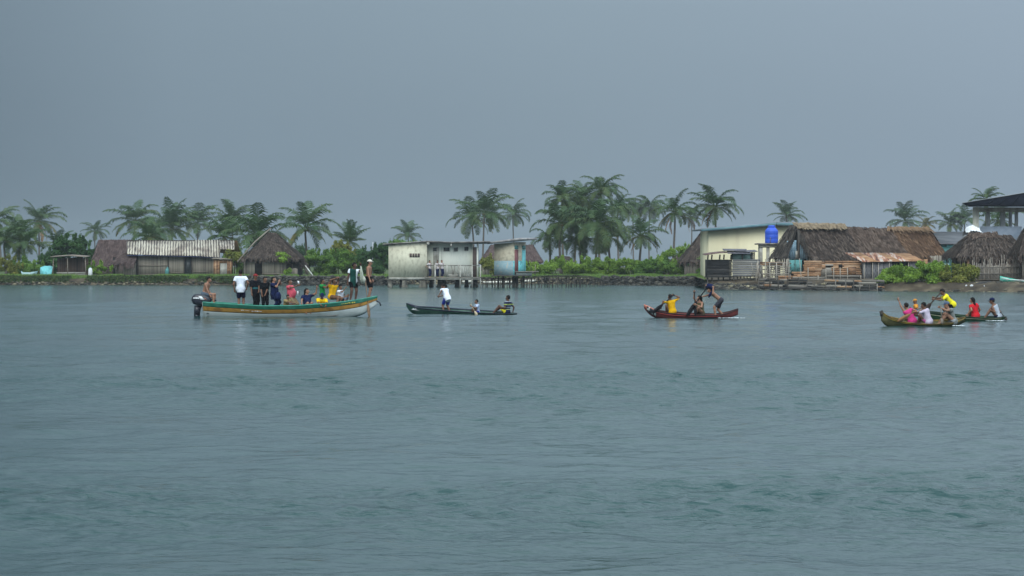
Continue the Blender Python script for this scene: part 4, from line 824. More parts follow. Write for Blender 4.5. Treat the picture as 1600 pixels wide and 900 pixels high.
mb = MB(); mb.tube([(c[0] - r * .3, c[1] - r, zs(380)), (c[0] - r * .3, c[1] - r - .05, zs(372)), (c[0] - r * .3, c[1] - r + .01, zs(371))], .025, 5); mb.build('pipe', M_pole, o)
# black board shed
Y = 182.5; sg = np.random.default_rng(8)
o = thing('stilt_shed', 'black boarded shed on stilts over the rubble with a sagging rusty roof', 'shed', (X_(1124, Y), Y, 0))
mb = MB(); planks(mb, X_(1104.5, Y), X_(1143.5, Y), Z_(432, Y), Z_(405.5, Y), Y, 11, sg, vertical=False, jag=.03); mb.build('wall', M_boardk, o)
mb = MB(); mb.box((X_(1104.7, Y), Y + .05, Z_(432, Y)), (X_(1105.3, Y), Y + 1.8, Z_(405.5, Y))); mb.box((X_(1105.4, Y), Y + 1.8, Z_(432, Y)), (X_(1143, Y), Y + 1.84, Z_(405.5, Y))); mb.box((X_(1104, Y), Y - .02, Z_(433.6, Y)), (X_(1144, Y), Y + 1.9, Z_(432.1, Y))); mb.build('side_wall', M_boardk, o)
for px in (1106, 1112, 1124.5, 1131, 1142): mb = MB(); mb.tube([(X_(px, Y), Y + .06, Z_(405.4, Y)), (X_(px + .6, Y), Y + .06, Z_(397.8, Y))], .06, 5); mb.build('post', M_dpole, o)
mb = MB(); pr = [(1101, 399.2), (1112, 397.2), (1124, 395.8), (1134, 395.2), (1145, 396)]
for (a, za), (b, zb) in zip(pr[:-1], pr[1:]): mb.slab([W(a, za, Y) + (0, -.4, 0), W(b, zb, Y) + (0, -.4, 0), W(b, zb, Y) + (0, 2.2, .1), W(a, za, Y) + (0, 2.2, .1)], (0, 0, .05))
mb.build('roof', mat('dull_rust_roof', (.09, .05, .05), (.16, .10, .09), scale=4), o)
for px in (1106, 1113, 1123, 1131, 1141): mb = MB(); mb.tube([(X_(px, Y), Y + sg.choice([.05, .8]), -.3), (X_(px, Y), Y + .3, Z_(433.5, Y))], .06, 5); mb.build('stilt', M_dpole, o)
# grey board shed
o = thing('stilt_shed', 'grey boarded shed on stilts with a pale teal upper panel', 'shed', (X_(1165, Y), Y - .3, 0))
mb = MB(); planks(mb, X_(1144.2, Y), X_(1188, Y), Z_(431.5, Y), Z_(405, Y), Y - .1, 9, sg, vertical=False, jag=.04); mb.build('wall', M_grey, o)
mb = MB(); mb.box((X_(1145, Y), Y - .1, Z_(432.6, Y)), (X_(1187, Y), Y + 1.8, Z_(431.6, Y))); mb.build('floor', M_dpole, o)
mb = MB(); mb.box((X_(1144, Y), Y + .3, Z_(406, Y)), (X_(1160, Y), Y + .36, Z_(396, Y))); mb.box((X_(1161.5, Y), Y + .3, Z_(406, Y)), (X_(1174, Y), Y + .36, Z_(396, Y))); mb.build('upper_panel', mat('pale_teal_panel', (.27, .42, .36), (.36, .48, .42), scale=3), o)
for px, w2 in ((1160.7, .06), (1175.5, .09), (1179, .05), (1144.5, .05)): mb = MB(); c = X_(px, Y); mb.box((c - w2, Y + .25, Z_(406, Y)), (c + w2, Y + .4, Z_(394, Y))); mb.build('post', M_board, o)
mb = MB(); mb.slab([W(1130, 392, Y) + (0, -.4, 0), W(1166, 392, Y) + (0, -.4, 0), W(1170, 391.5, Y) + (0, 1.8, .1), W(1132, 391, Y) + (0, 1.8, .1)], (0, 0, .04)); mb.slab([W(1148, 394.6, Y) + (0, -.45, 0), W(1183, 393.5, Y) + (0, -.45, 0), W(1183, 393, Y) + (0, 1.8, .1), W(1150, 394, Y) + (0, 1.8, .1)], (0, 0, .05)); mb.slab([W(1136, 396.5, Y) + (0, -.5, 0), W(1172, 397, Y) + (0, -.5, 0), W(1172, 395.6, Y) + (0, 0, .1), W(1136, 395, Y) + (0, 0, .1)], (0, 0, .05)); mb.build('roof', mat('slate_roof_sheet', (.09, .09, .11), (.17, .16, .18), scale=3), o)
for px in (1147, 1153, 1158, 1163, 1168, 1173, 1179, 1186): mb = MB(); mb.tube([(X_(px, Y) + sg.uniform(-.1, .1), Y + sg.choice([-.05, .5]), -.3), (X_(px, Y), Y + .3, Z_(432.5, Y))], .045, 5, sg.random()); mb.build('stilt', M_board, o)
# stick tangle and bamboo rails
Y = 181.5
o = thing('stick_fence', 'tangle of crooked dry sticks right of the grey boarded shed', 'fence', (X_(1196, Y), Y, GZ - .3))
for i in range(26):
    a = sg.uniform(1180, 1208); mb = MB(); lean = sg.normal(0, 4); t_ = sg.uniform(400, 416) if i % 3 == 0 else sg.uniform(412, 428); mb.tube([W(a, 441, Y) + (0, sg.uniform(-.3, .5), 0), W(a + lean, t_, Y) + (0, sg.uniform(-.2, .3), 0)], sg.uniform(.02, .04), 5, sg.random()); mb.build('stick', M_pole, o)
o = thing('rail_fence', 'horizontal pole fence patched with orange boards left of the teal door', 'fence', (X_(1222, Y), Y, GZ - .2))
for i, zz in enumerate((411.5, 415, 418, 421, 424.5, 428, 431, 434.5, 438)):
    mb = MB(); a, b = (1192, 1232) if i % 2 else (1200, 1236); mb.tube([W(a + sg.uniform(-3, 3), zz, Y), W((a + b) / 2, zz + sg.uniform(-.6, .6), Y), W(b, zz + sg.uniform(-1, 1), Y)], sg.uniform(.035, .06), 5, sg.random()); mb.build('rail', M_board, o)
for px in (1203, 1213, 1224, 1229): mb = MB(); mb.tube([W(px, 442, Y) + (0, -.12, 0), W(px + sg.uniform(-1.5, 1.5), 405 if px == 1229 else 410, Y) + (0, -.12, 0)], .04, 5, .9); mb.build('post', M_pole, o)
mb = MB(); planks(mb, X_(1188, Y), X_(1231, Y), Z_(414.5, Y), Z_(409, Y), Y + .08, 2, sg, vertical=False); lab(mb.build('patch', M_rust, o), 'orange brown top board')
mb = MB(); planks(mb, X_(1215, Y), X_(1237, Y), Z_(438.5, Y), Z_(430.5, Y), Y - .2, 2, sg, vertical=False); lab(mb.build('patch', M_rust, o), 'orange patch near the ground')
o = thing('teal_door', 'weathered teal double door set in the scrap fence', 'door', (X_(1242, Y), Y, GZ))
for a, b in ((1232.5, 1241.7), (1242.7, 1253)): mb = MB(); mb.box((X_(a, Y), Y, Z_(427, Y)), (X_(b, Y), Y + .05, Z_(406, Y))); mb.build('door_leaf', M_teal, o)
mb = MB(); mb.tube([W(1242.2, 440, Y) + (0, .05, 0), W(1242.2, 404, Y) + (0, .05, 0)], .04, 5); mb.build('post', M_dpole, o)
# rusty zinc fence
o = thing('scrap_fence', 'patchwork fence of orange rusted metal sheets over grey planks', 'fence', (X_(1300, Y), Y, GZ - .2))
for a, b, t_, bt, tp, mm in ((1255, 1283, 406.5, 432, 407, M_rust), (1281, 1290, 409, 424, 409, M_rust), (1288, 1345, 408, 419, 406.5, M_rust), (1301, 1345, 416, 430, 417, M_rust), (1256, 1303, 423, 431, 424, M_rust), (1238, 1258, 426, 438, 422, M_rust), (1310, 1316, 413, 418, 413, M_dark), (1282, 1302, 413, 431, 413, M_board)):
    d_ = sg.uniform(.0, .12); mb = MB()
    if mm is M_rust:
        nr = max(2, int((bt - (t_ + tp) / 2) / 3)); planks(mb, X_(a, Y), X_(b, Y), Z_(bt + sg.uniform(-1, 1), Y), Z_((t_ + tp) / 2 + sg.uniform(-.6, .6), Y), Y - d_, nr, sg, vertical=False, jag=.10, depth=.02)
        for q in range(1): mb.box((X_(sg.uniform(a, b - 4), Y), Y - d_ - .03, Z_(sg.uniform((t_ + bt) / 2, bt), Y)), (X_(sg.uniform(a + 4, b), Y), Y - d_ - .022, Z_(sg.uniform(t_, (t_ + bt) / 2), Y)), sg.random())
    else: mb.slab([W(a, bt, Y) + (0, -d_, 0), W(b, bt, Y) + (0, -d_, 0), W(b, tp, Y) + (0, -d_, 0), W(a, t_, Y) + (0, -d_, 0)], (0, .02, 0), sg.random())
    mb.build('sheet', mm, o)
for i, (a, b, zz) in enumerate(((1238, 1290, 434), (1248, 1346, 437), (1252, 1330, 441), (1290, 1346, 431.5), (1230, 1300, 444), (1300, 1372, 440), (1262, 1352, 445.5), (1240, 1275, 440))):
    mb = MB(); c = W((a + b) / 2, zz, Y); mb.obox(c + (0, -.2, 0), ((b - a) / 2 * Y / F, 0, sg.uniform(-.03, .03)), (0, .025, 0), (0, 0, .075), sg.random()); mb.build('plank', M_board, o)
for px in (1262, 1277, 1302, 1324, 1345, 1312, 1290): mb = MB(); mb.tube([W(px, 447, Y) + (0, -.3, 0), W(px + sg.uniform(-1, 1), 430 if px % 2 else 418, Y) + (0, -.26, 0)], .035, 5, .8); mb.build('post', M_pole, o)
for px in (1233, 1235, 1228, 1252): mb = MB(); mb.tube([W(px, 447, Y) + (0, -.4, 0), W(px - 3, 404, Y) + (0, -.1, 0)], .025, 5, .9); mb.build('stick', M_pole, o)

# boards and posts shoring up the waterline
o = thing('plank_bulkhead', 'rough bulkhead of old planks and posts at the waterline below the scrap fence', 'bulkhead', (X_(1285, 178), 178, 0))
px = 1186.0
while px < 1374:
    Lp = sg.uniform(10, 34); 
    for z_ in (.12, .34, .56, .76):
        if sg.random() < .18: continue
        a, b = px + sg.uniform(-3, 3), px + Lp; Ya, Yb = float(shore(a)) - .35 - (.76 - z_) * .25, float(shore(b)) - .35 - (.76 - z_) * .25; zc = z_ + sg.uniform(-.05, .05)
        A, B_ = np.array([X_(a, Ya), Ya, zc]), np.array([X_(b, Yb), Yb, zc + sg.uniform(-.06, .06)]); mb = MB(); mb.obox((A + B_) / 2, (B_ - A) / 2, (0, .02, 0), (0, 0, sg.uniform(.06, .10)), sg.random()); mb.build('plank', [M_board, M_boardk, M_board, M_rust, M_boardk][int(sg.integers(5))] if z_ > .2 else M_boardk, o)
    Yp = float(shore(px)) - .5; mb = MB(); mb.tube([(X_(px, Yp), Yp, -.4), (X_(px, Yp) + sg.uniform(-.08, .08), Yp, sg.uniform(.5, 1.0))], .045, 5, sg.random()); mb.build('post', M_dpole if sg.random() < .85 else M_board, o)
    px += Lp * .62

# big thatched house
Y = 188.0
o = thing('thatched_house', 'long brown thatched house with fresh straw on the left of its ridge', 'house', (X_(1340, Y), Y, GZ))
D = 3.2; f_ = np.array((0, -D, 0))
RL, RM, RR = W(1237, 352, Y), W(1330, 355, Y), W(1452, 359, Y); EL, EM, ER = W(1258, 407, Y), W(1345, 406, Y), W(1476, 401, Y)
thatch(W(1262, 407, Y) + f_, EM + f_, W(1320, 354.5, Y), W(1240, 352, Y), M_thatch, o, rows=15, seed=81, tuft=.55)
thatch(EM + f_, W(1412, 402, Y) + f_, W(1388, 357, Y), W(1320, 354.5, Y), mat('thatch_warm_brown', (.044, .029, .022), (.078, .053, .041), (.135, .098, .076), tint=.45, scale=2.2, rough=.95, bump=.6), o, rows=15, seed=82, tuft=.55)
thatch(W(1412, 402, Y) + f_, ER + (0, -1.2, 0), RR, W(1388, 357, Y), M_thatchR, o, rows=15, seed=83, tuft=.55)
thatch(ER + (0, -1.2, 0), ER + (0, 3, 0), RR + (0, .05, 0), RR, M_thatchR, o, rows=8, seed=84)
thatch(ER + (0, 3, 0), W(1262, 407, Y) - f_, RL, RR, M_thatch, o, rows=3, per=1, seed=85)
thatch(W(1244, 359, Y) + (0, -.8, .10), W(1322, 359, Y) + (0, -.7, .10), W(1320, 352, Y) + (0, 0, .12), W(1238, 350, Y) + (0, 0, .12), M_straw, o, name='straw_cap', rows=4, seed=86, tuft=.38, fringe=False, th=.03, per=2.4, lift=.03)
thatch(W(1385, 361, Y) + (0, -.4, .1), W(1456, 362, Y) + (0, -.4, .1), W(1450, 357, Y) + (0, 0, .1), W(1386, 356, Y) + (0, 0, .1), mat('tan_straw', (.11, .065, .035), (.22, .14, .08), (.06, .035, .022), tint=.6, scale=3), o, name='straw_cap', rows=3, seed=87, tuft=.55, fringe=False, th=.03, per=2, lift=.03)
# gable end curtain: left slope seen from the end
thatch(W(1200, 403, Y) + (0, -1.2, 0), W(1222, 404, Y) + (0, -3.0, 0), W(1243, 354, Y) + (0, -.6, 0), W(1234, 352, Y) + (0, 0, 0), mat('thatch_dark', (.022, .018, .016), (.05, .042, .036), (.09, .075, .06), tint=.5, scale=2.5, rough=.95, bump=.6), o, name='gable_thatch', rows=9, seed=88, tuft=.6)
thatch(W(1262, 408, Y) + f_ + (0, .1, 0), W(1246, 380, Y) + (0, -1.9, 0), W(1243, 354, Y) + (0, -.6, 0), W(1254, 375, Y) + (0, -1.8, 0), MATS['thatch_dark'], o, name='gable_thatch', rows=6, seed=89, tuft=.5)
mb = MB(); planks(mb, X_(1226, Y), X_(1241, Y), Z_(404, Y), Z_(377, Y), Y - 1.6, 4, sg, jag=.1); planks(mb, X_(1246, Y), X_(1259, Y), Z_(406, Y), Z_(382, Y), Y - 1.6, 4, sg, jag=.1); lab(mb.build('gable_panel', M_bluepanel, o), 'pale blue gable boards')
mb = MB(); mb.tube([W(1243.5, 440, Y) + (0, -1.8, 0), W(1243.5, 360, Y) + (0, -1.8, 0)], .09, 6); mb.build('post', M_dpole, o)
mb = MB(); mb.box(W(1239, 404, Y) + (0, -1.75, 0), W(1245, 392, Y) + (0, -1.7, 0)); lab(mb.build('gable_panel', M_concp, o), 'pale board beside the post')
mb = MB(); mb.box(W(1224, 440, Y) + (0, -1.0, 0), W(1462, 398, Y) + (0, -.9, 0)); mb.box(W(1230, 400, Y) + (0, -.6, 0), W(1256, 362, Y) + (0, -.5, 0)); mb.build('shade_backing', M_dark, o)
mb = MB(); planks(mb, X_(1258, Y), X_(1340, Y), GZ - .1, Z_(403, Y), Y - 2.6, 40, sg); planks(mb, X_(1430, Y), X_(1464, Y), GZ - .1, Z_(400, Y), Y - 2.2, 22, sg); mb.build('wall', M_cane, o)
# lean-to with rusty sheets
Y = 182.0
o = thing('rusty_lean_to', 'lean-to with streaked rusty metal roof sheets against the long thatched house', 'lean-to', (X_(1390, Y), Y, GZ))
n = 8
for i in range(n):
    u0, u1 = i / n, (i + 1) / n + .01; A, B_ = W(1345, 409.3, Y) + (0, -1, 0), W(1440, 407.8, Y) + (0, -1, 0); C_, D_ = W(1424, 395.5, Y) + (0, 1.6, 0), W(1323, 394.5, Y) + (0, 1.6, 0); l_ = np.array((0, 0, .012 * (i % 2)))
    mb = MB(); corr(mb, A * (1 - u0) + B_ * u0 + l_, A * (1 - u1) + B_ * u1 + l_, D_ * (1 - u1) + C_ * u1 + l_, D_ * (1 - u0) + C_ * u0 + l_, pitch=.12, amp=.015); mb.build('roof_sheet', [M_rustp, M_rust, M_rustp, M_rustp, M_rust, M_rustp, M_rust, M_rust][i], o)
mb = MB(); planks(mb, X_(1346, Y), X_(1392, Y), Z_(443, Y), Z_(409.5, Y), Y - .7, 26, sg); planks(mb, X_(1418, Y), X_(1432, Y), Z_(443, Y), Z_(409.5, Y), Y - .7, 8, sg); mb.build('wall', M_grey, o)
mb = MB(); mb.box(W(1392, 440, Y) + (0, -.3, 0), W(1418, 409, Y) + (0, -.25, 0)); mb.build('shade_backing', M_dark, o)  # dark sheet across the opening, shade put into its colour
for px in (1348, 1370, 1387, 1361, 1417): mb = MB(); mb.tube([W(px, 444, Y) + (0, -.85, 0), W(px, 410, Y) + (0, -.8, 0)], .04, 5, .9); mb.build('post', M_pole, o)
mb = MB(); mb.tube([W(1346, 436, Y) + (0, -.95, 0), W(1400, 437, Y) + (0, -.95, 0)], .04, 5); mb.build('rail', M_pole, o)
mb = MB(); mb.box(W(1442, 421, Y) + (0, -.6, 0), W(1447.5, 405, Y) + (0, -.3, 0)); tag(mb.build('rusty_drum', M_rust, origin=W(1445, 421, Y)), 'narrow rusty post block right of the lean-to roof', 'post')

# pale blue board between huts
Y = 181.0
mb = MB(); mb.slab([W(1454, 440, Y), W(1482, 441, Y), W(1483, 412, Y), W(1454, 412.5, Y)], (0, .04, 0)); tag(mb.build('blue_board', mat('washed_blue_board', (.30, .40, .46), (.42, .50, .54), (.2, .26, .3), scale=2), origin=W(1468, 440, Y)), 'washed out blue board standing behind the mangrove bushes', 'board')
mb = MB(); c = W(1469, 408, Y + .5); mb.tube([c - (.3, 0, .02), c + (.32, 0, .02)], .03, 5); mb.tube([c - (0, 0, .2), c + (0, 0, .12)], .03, 5); mb.tube([c - (.3, 0, .14), c + (.15, 0, -.14)], .03, 5); mb.tube([c - (0, 0, .2), c - (0, 0, 1.4)], .03, 5); tag(mb.build('wooden_rack', M_pole, origin=c - (0, 0, 1.4)), 'small pale wooden drying rack above the blue board', 'rack')

# thatched house 2
Y = 184.0
o = thing('thatched_house', 'low grey brown thatched house with stick posts left of the beached boat', 'house', (X_(1540, Y), Y, GZ))
f_ = np.array((0, -2.6, 0))
thatch(W(1486, 401, Y) + f_, W(1604, 407, Y) + f_, W(1578, 368, Y), W(1514, 368, Y), M_thatch, o, rows=13, seed=91, tuft=.6)
thatch(W(1480, 400, Y) - f_, W(1486, 401, Y) + f_, W(1514, 368, Y), W(1513.8, 368, Y) + (0, .1, 0), M_thatch, o, rows=10, seed=92, tuft=.6)
thatch(W(1604, 407, Y) - f_, W(1480, 400, Y) - f_, W(1514, 368, Y), W(1578, 368, Y), M_thatch, o, rows=3, per=1, seed=93)
thatch(W(1604, 407, Y) + f_, W(1606, 407, Y) - f_, W(1578.3, 368, Y) + (0, .1, 0), W(1578, 368, Y), M_thatch, o, rows=6, per=2, seed=94)
thatch(W(1506, 373, Y) + (0, -.5, .08), W(1562, 373, Y) + (0, -.5, .08), W(1558, 364.5, Y) + (0, 0, .1), W(1514, 366, Y) + (0, 0, .1), MATS['thatch_warm_brown'], o, name='straw_cap', rows=2, seed=95, tuft=.4, fringe=False, th=.05, per=1)
mb = MB(); mb.box(W(1486, 440, Y) + (0, -.4, 0), W(1603, 396, Y) + (0, -.3, 0)); mb.build('shade_backing', M_dark, o)  # dark sheet behind the posts painted as the shade under the roof
for px in (1492, 1499, 1504.5, 1518, 1527, 1533, 1544, 1557, 1571, 1588): mb = MB(); mb.tube([W(px, 440, Y) + (0, -2.2, 0), W(px + sg.uniform(-1, 1), 400, Y) + (0, -2.2, 0)], .1 if px == 1504.5 else .045, 6, sg.random()); mb.build('post', M_rust if px == 1504.5 else M_pole, o)
mb = MB(); planks(mb, X_(1512, Y), X_(1606, Y), GZ - .1, Z_(411, Y), Y - 2.4, 4, sg, vertical=False); mb.build('low_wall', mat('pinkish_board', (.17, .12, .10), (.26, .20, .18), (.1, .08, .07), tint=.6, scale=2), o)
# house 3 at the edge
Y = 178.0
o = thing('thatched_house', 'steep thatched roof cut by the right edge of the picture', 'house', (X_(1640, Y), Y, GZ))
thatch(W(1584, 398, Y) + (0, -2, 0), W(1680, 402, Y) + (0, -2, 0), W(1650, 350, Y), W(1602, 357, Y), M_thatch, o, rows=12, seed=96, tuft=.6)
thatch(W(1584, 398, Y) + (0, 2, 0), W(1584, 398, Y) + (0, -2, 0), W(1602, 357, Y), W(1602, 357, Y) + (0, .1, 0), M_thatch, o, rows=8, seed=97, tuft=.6)
thatch(W(1680, 402, Y) + (0, 2, 0), W(1584, 398, Y) + (0, 2, 0), W(1602, 357, Y), W(1650, 350, Y), M_thatch, o, rows=3, per=1, seed=98)
mb = MB(); planks(mb, X_(1590, Y), X_(1670, Y), GZ - .1, Z_(398, Y), Y - 1.6, 30, sg); mb.build('wall', M_cane, o)
# grey roofed house behind
Y = 204.0
o = thing('grey_house', 'dark grey roofed house seen between the two large thatched roofs', 'house', (X_(1490, Y), Y, GZ))
mb = MB(); mb.slab([W(1458, 382, Y) + (0, -2, 0), W(1530, 382, Y) + (0, -2, 0), W(1530, 363, Y), W(1458, 363, Y)], (0, .02, .06)); mb.slab([W(1458, 363, Y) + (0, .03, 0), W(1530, 363, Y) + (0, .03, 0), W(1530, 382, Y) + (0, 2, 0), W(1458, 382, Y) + (0, 2, 0)], (0, .02, .06)); mb.build('roof', mat('slate_grey_roof', (.075, .08, .09), (.12, .125, .135), scale=2, stretch=(.4, 1, 3)), o)
mb = MB(); mb.box(W(1462, 431, Y) + (0, -1.6, 0), W(1526, 381.5, Y) + (0, 1.6, 0)); mb.build('wall', M_teal, o)
mb = MB(); mb.box(W(1474, 387, Y) + (0, -1.66, 0), W(1491, 383, Y) + (0, -1.61, 0)); lab(mb.build('wall_panel', M_turq, o), 'bright turquoise strip under the eave')
# pavilion
Y = 226.0
o = thing('open_pavilion', 'tall open pavilion with a dark metal roof and concrete columns', 'pavilion', (X_(1580, Y), Y, GZ))
M_droof = mat('dark_roof_metal', (.005, .007, .014), (.012, .014, .024), rough=1, spec=.05, scale=2)
A, B_ = (1503, 317.5), (1720, 281.5)
mb = MB(); mb.slab([W(*A, Y - 3), W(*B_, Y - 3), W(B_[0], B_[1] + 1.5, Y + 8), W(A[0] + 1, A[1] + 1.5, Y + 8)], (0, 0, .05)); mb.build('roof', mat('roof_metal_edge', (.30, .33, .36), (.42, .44, .46), rough=.9, spec=.1), o)
mb = MB(); mb.slab([W(1504, 317.6, Y - 2.9), W(1510, 321.6, Y - 2.9), W(1720, 323.4, Y - 2.9), W(1720, 281.8, Y - 2.9)], (0, .08, 0)); mb.build('gable_cladding', M_droof, o)
for k in range(9):
    mb = MB(); px = 1530 + k * 20; zt_ = 317.5 - (px - 1503) / 217 * 36; mb.tube([W(px, 321.5, Y) + (0, -2.95, 0), W(px + 12, zt_ + 1, Y) + (0, -2.95, 0)], .05, 5); mb.build('truss_bar', M_droof, o)
mb = MB(); mb.box(W(1505, 324, Y) + (0, -2.8, 0), W(1720, 320.8, Y) + (0, -2.4, 0)); mb.build('edge_beam', M_droof, o)
mb = MB(); mb.box(W(1527, 331, Y) + (0, .2, 0), W(1720, 323.8, Y) + (0, .55, 0)); mb.build('beam', M_concp, o)
for px, w2, dy in ((1522, 4.2, -1), (1546, 2.5, .5), (1569, 3.6, .5), (1590.5, 2.2, .5), (1625, 4, -1), (1546, 2.2, 6), (1600, 2.2, 6)):
    mb = MB(); c = X_(px, Y); r = w2 * Y / F; mb.box((c - r, Y + dy, GZ - .1), (c + r, Y + dy + .4, Z_(323.9, Y))); mb.build('column', mat('grey_white_column', (.42, .42, .40), (.33, .33, .32)) if px != 1522 else mat('cream_column', (.62, .60, .50), (.5, .48, .4)), o)
mb = MB(); mb.box(W(1530, 385, Y) + (0, -.7, 0), W(1594, 354, Y) + (0, -.55, 0)); mb.box(W(1530, 369, Y) + (0, -.5, 0), W(1720, 366, Y) + (0, 7, 0)); mb.build('parapet', mat('blue_grey_wall', (.20, .25, .31), (.27, .31, .37), scale=1.5), o)
# white tarpaulin heap
Y = 196.0
o = MB(); P = []; tg = np.random.default_rng(3)
for i in range(15):
    for j in range(7):
        u, v = i / 14, j / 6; hgt = (1 - (2 * u - .72) ** 2 * .9 if u < .6 else 1 - (u - .36) ** 2 * 2.3); hgt = max(.05, hgt)
        q = W(1507 + 30 * u, 368, Y); P.append((q[0], Y - 1 + 2 * v, Z_(369, Y) + hgt * .95 * math.sin(math.pi * min(1, v * .8 + .15)) + tg.normal(0, .05)))
o.add(P, [(i * 7 + j, (i + 1) * 7 + j, (i + 1) * 7 + j + 1, i * 7 + j + 1) for i in range(14) for j in range(6)]); o.add([(X_(1508, Y), Y - .9, GZ), (X_(1508, Y) + 1.6, Y - .9, GZ), (X_(1508, Y) + 1.6, Y + .9, GZ), (X_(1508, Y), Y + .9, GZ), (X_(1508, Y), Y - .9, Z_(368, Y)), (X_(1508, Y) + 1.6, Y - .9, Z_(368, Y)), (X_(1508, Y) + 1.6, Y + .9, Z_(368, Y)), (X_(1508, Y), Y + .9, Z_(368, Y))], [(0, 1, 5, 4), (1, 2, 6, 5), (2, 3, 7, 6), (3, 0, 4, 7)])
tag(o.build('white_tarpaulin', M_white, origin=W(1522, 368, Y)), 'crumpled white tarpaulin heaped behind the low thatched roof', 'tarpaulin')

# stick fence on the beach
Y = 179.0
o = thing('stick_fence', 'uneven fence of grey sticks along the beach at the right edge', 'fence', (X_(1565, Y), Y, GZ - .2))
for i in range(92):
    px = 1520 + i * .98 + sg.uniform(-.5, .5); t_ = sg.uniform(408, 420) if sg.random() > .2 else sg.uniform(397, 408); r_ = sg.uniform(.018, .042); mb = MB(); mb.tube([W(px, 444, Y) + (0, sg.uniform(-.1, .1), 0), W(px + sg.normal(0, .8), t_, Y) + (0, sg.uniform(-.1, .1), 0)], r_, 5, sg.random()); mb.build('stick', M_pole if sg.random() < .3 else M_board, o)
mb = MB(); planks(mb, X_(1522, Y), X_(1612, Y), Z_(442, Y), Z_(416, Y), Y + .16, 60, sg, jag=.15); mb.build('cane_screen', M_cane, o)
for zz in (418, 428): mb = MB(); mb.tube([W(1520, zz, Y) + (0, -.13, 0), W(1612, zz - 1, Y) + (0, -.13, 0)], .03, 5, .2); mb.build('rail', M_board, o)
# beached turquoise boat
Y = 170.5
def ribbon_hull(mb, c, L, bw, h, rise, flip=1, n=14):
    V = []
    for i in range(n + 1):
        t = i / n; b = bw * (math.sin(math.pi * min(1, t * .75 + .25)) ** .7 if t < 1 else 0.02); b = max(b, .03); k = rise * t ** 2 * .6; s = h + rise * t ** 2
        for y, z in ((-b, s), (-b * .8, k + (s - k) * .35), (0, k), (b * .8, k + (s - k) * .35), (b, s), (b * .9, s), (b * .7, k + (s - k) * .4), (0, k + .05), (-b * .7, k + (s - k) * .4), (-b * .9, s)): V.append((c[0] + flip * L * (t - .5), c[1] + y, c[2] + z))
    mb.add(V, [(i * 10 + j, i * 10 + (j + 1) % 10, (i + 1) * 10 + (j + 1) % 10, (i + 1) * 10 + j) for i in range(n) for j in range(10)] + [tuple(range(10)), tuple(range(n * 10 + 9, n * 10 - 1, -1))])
c = W(1590, 444, Y); c[2] = .45
o = thing('dugout_canoe', 'sea green canoe with its bow raised on the beach at the right edge', 'canoe', c)
mb = MB(); ribbon_hull(mb, c + (.3, 0, 0), 3.2, .4, .28, .42, -1); mb.build('hull', M_seag, o, smooth=True)
mb = MB(); mb.tube([c + (-1.25, -.2, .56), c + (-.6, -.38, .42), c + (1.7, -.36, .3)], .035, 6); mb.build('gunwale', M_white, o)
mb = MB(); mb.box(c + (0, -.3, .2), c + (.15, .3, .23)); mb.build('seat', M_board, o)
Y = 170.
c = W(1543, 445, Y); c[2] = .4
o = thing('dugout_canoe', 'overturned black canoe lying on the mud below the stick fence', 'canoe', c)
mb = MB(); mb.tube([c - (1.15, 0, .06), c - (.9, 0, -.02), c - (.4, 0, -.1), c + (.4, 0, .12), c + (.9, 0, .04), c + (1.15, 0, 0)], [.03, .17, .24, .24, .17, .03], 9); mb.build('hull', M_boardk, o, smooth=True)
mb = MB(); mb.tube([c - (1.0, .12, -.1), c + (0, -.0, .37), c + (1.0, -.1, .14)], .025, 5); mb.build('keel_strip', M_dpole, o)
mb = MB(); c = W(1551, 440, 172); c[2] = .62; planks(mb, c[0] - .6, c[0] + .5, c[2] - .1, c[2] + .12, 172, 3, sg, vertical=False); tag(mb.build('red_board', M_rust, origin=c), 'reddish board lying behind the overturned black canoe', 'board')
for i, (px, py, s, lb) in enumerate(((1518, 448, .11, 'larger white plastic scrap on the beach mud'), (1510, 449.5, .1, 'flat white litter left of the larger scrap on the mud'), (1538, 450, .05, 'tiny pale litter near the overturned canoe'), (1569, 455, .06, 'tiny white litter at the water line right of the canoes'))):
    Yq = float(shore(px)) + 1.0; mb = MB(); c = np.array([X_(px, Yq), Yq, .42 if py < 452 else .2]); rocks(mb, [c], [(s * 1.6, s, s)], sg); tag(mb.build('litter', M_white, origin=c), lb, 'litter')
# ================= BOATS =================
def hull_fn(beam, keel, sheer, p):
    def sec(t, v, inner=0.0):
        b, k, s = max(beam(t) - inner, .012), keel(t) + inner, sheer(t)
        return b * (v ** p), k + (s - k) * v
    return sec
def band(parent, name, mat_, L, sec, v0, v1, off=0.0, th=.03, n=40, m=5, sides=(1, -1), t0=0, t1=1):
    """closed strip of hull skin between two heights, running bow to stern on each side"""
    mb = MB()
    for sg_ in sides:
        V = []
        for i in range(n + 1):
            t = t0 + (t1 - t0) * i / n
            ring = [sec(t, v0 + (v1 - v0) * j / m) for j in range(m + 1)]; inn = [sec(t, v0 + (v1 - v0) * j / m, th) for j in range(m, -1, -1)]
            for (y, z) in [(y + off, z) for y, z in ring] + [(y, z + (0 if q < .001 else 0)) for q, (y, z) in enumerate(inn)]: V.append(((t - .5) * L, sg_ * y, z))
        r = 2 * (m + 1); Fc = [(i * r + j, i * r + (j + 1) % r, (i + 1) * r + (j + 1) % r, (i + 1) * r + j) for i in range(n) for j in range(r)] + [tuple(range(r)), tuple(range(n * r + r - 1, n * r - 1, -1))]
        mb.add(V, Fc)
    return mb.build(name, mat_, parent, smooth=True, origin=[0, 0, 0])
def lerp(xs, ys): return lambda t: float(np.interp(t, xs, ys))
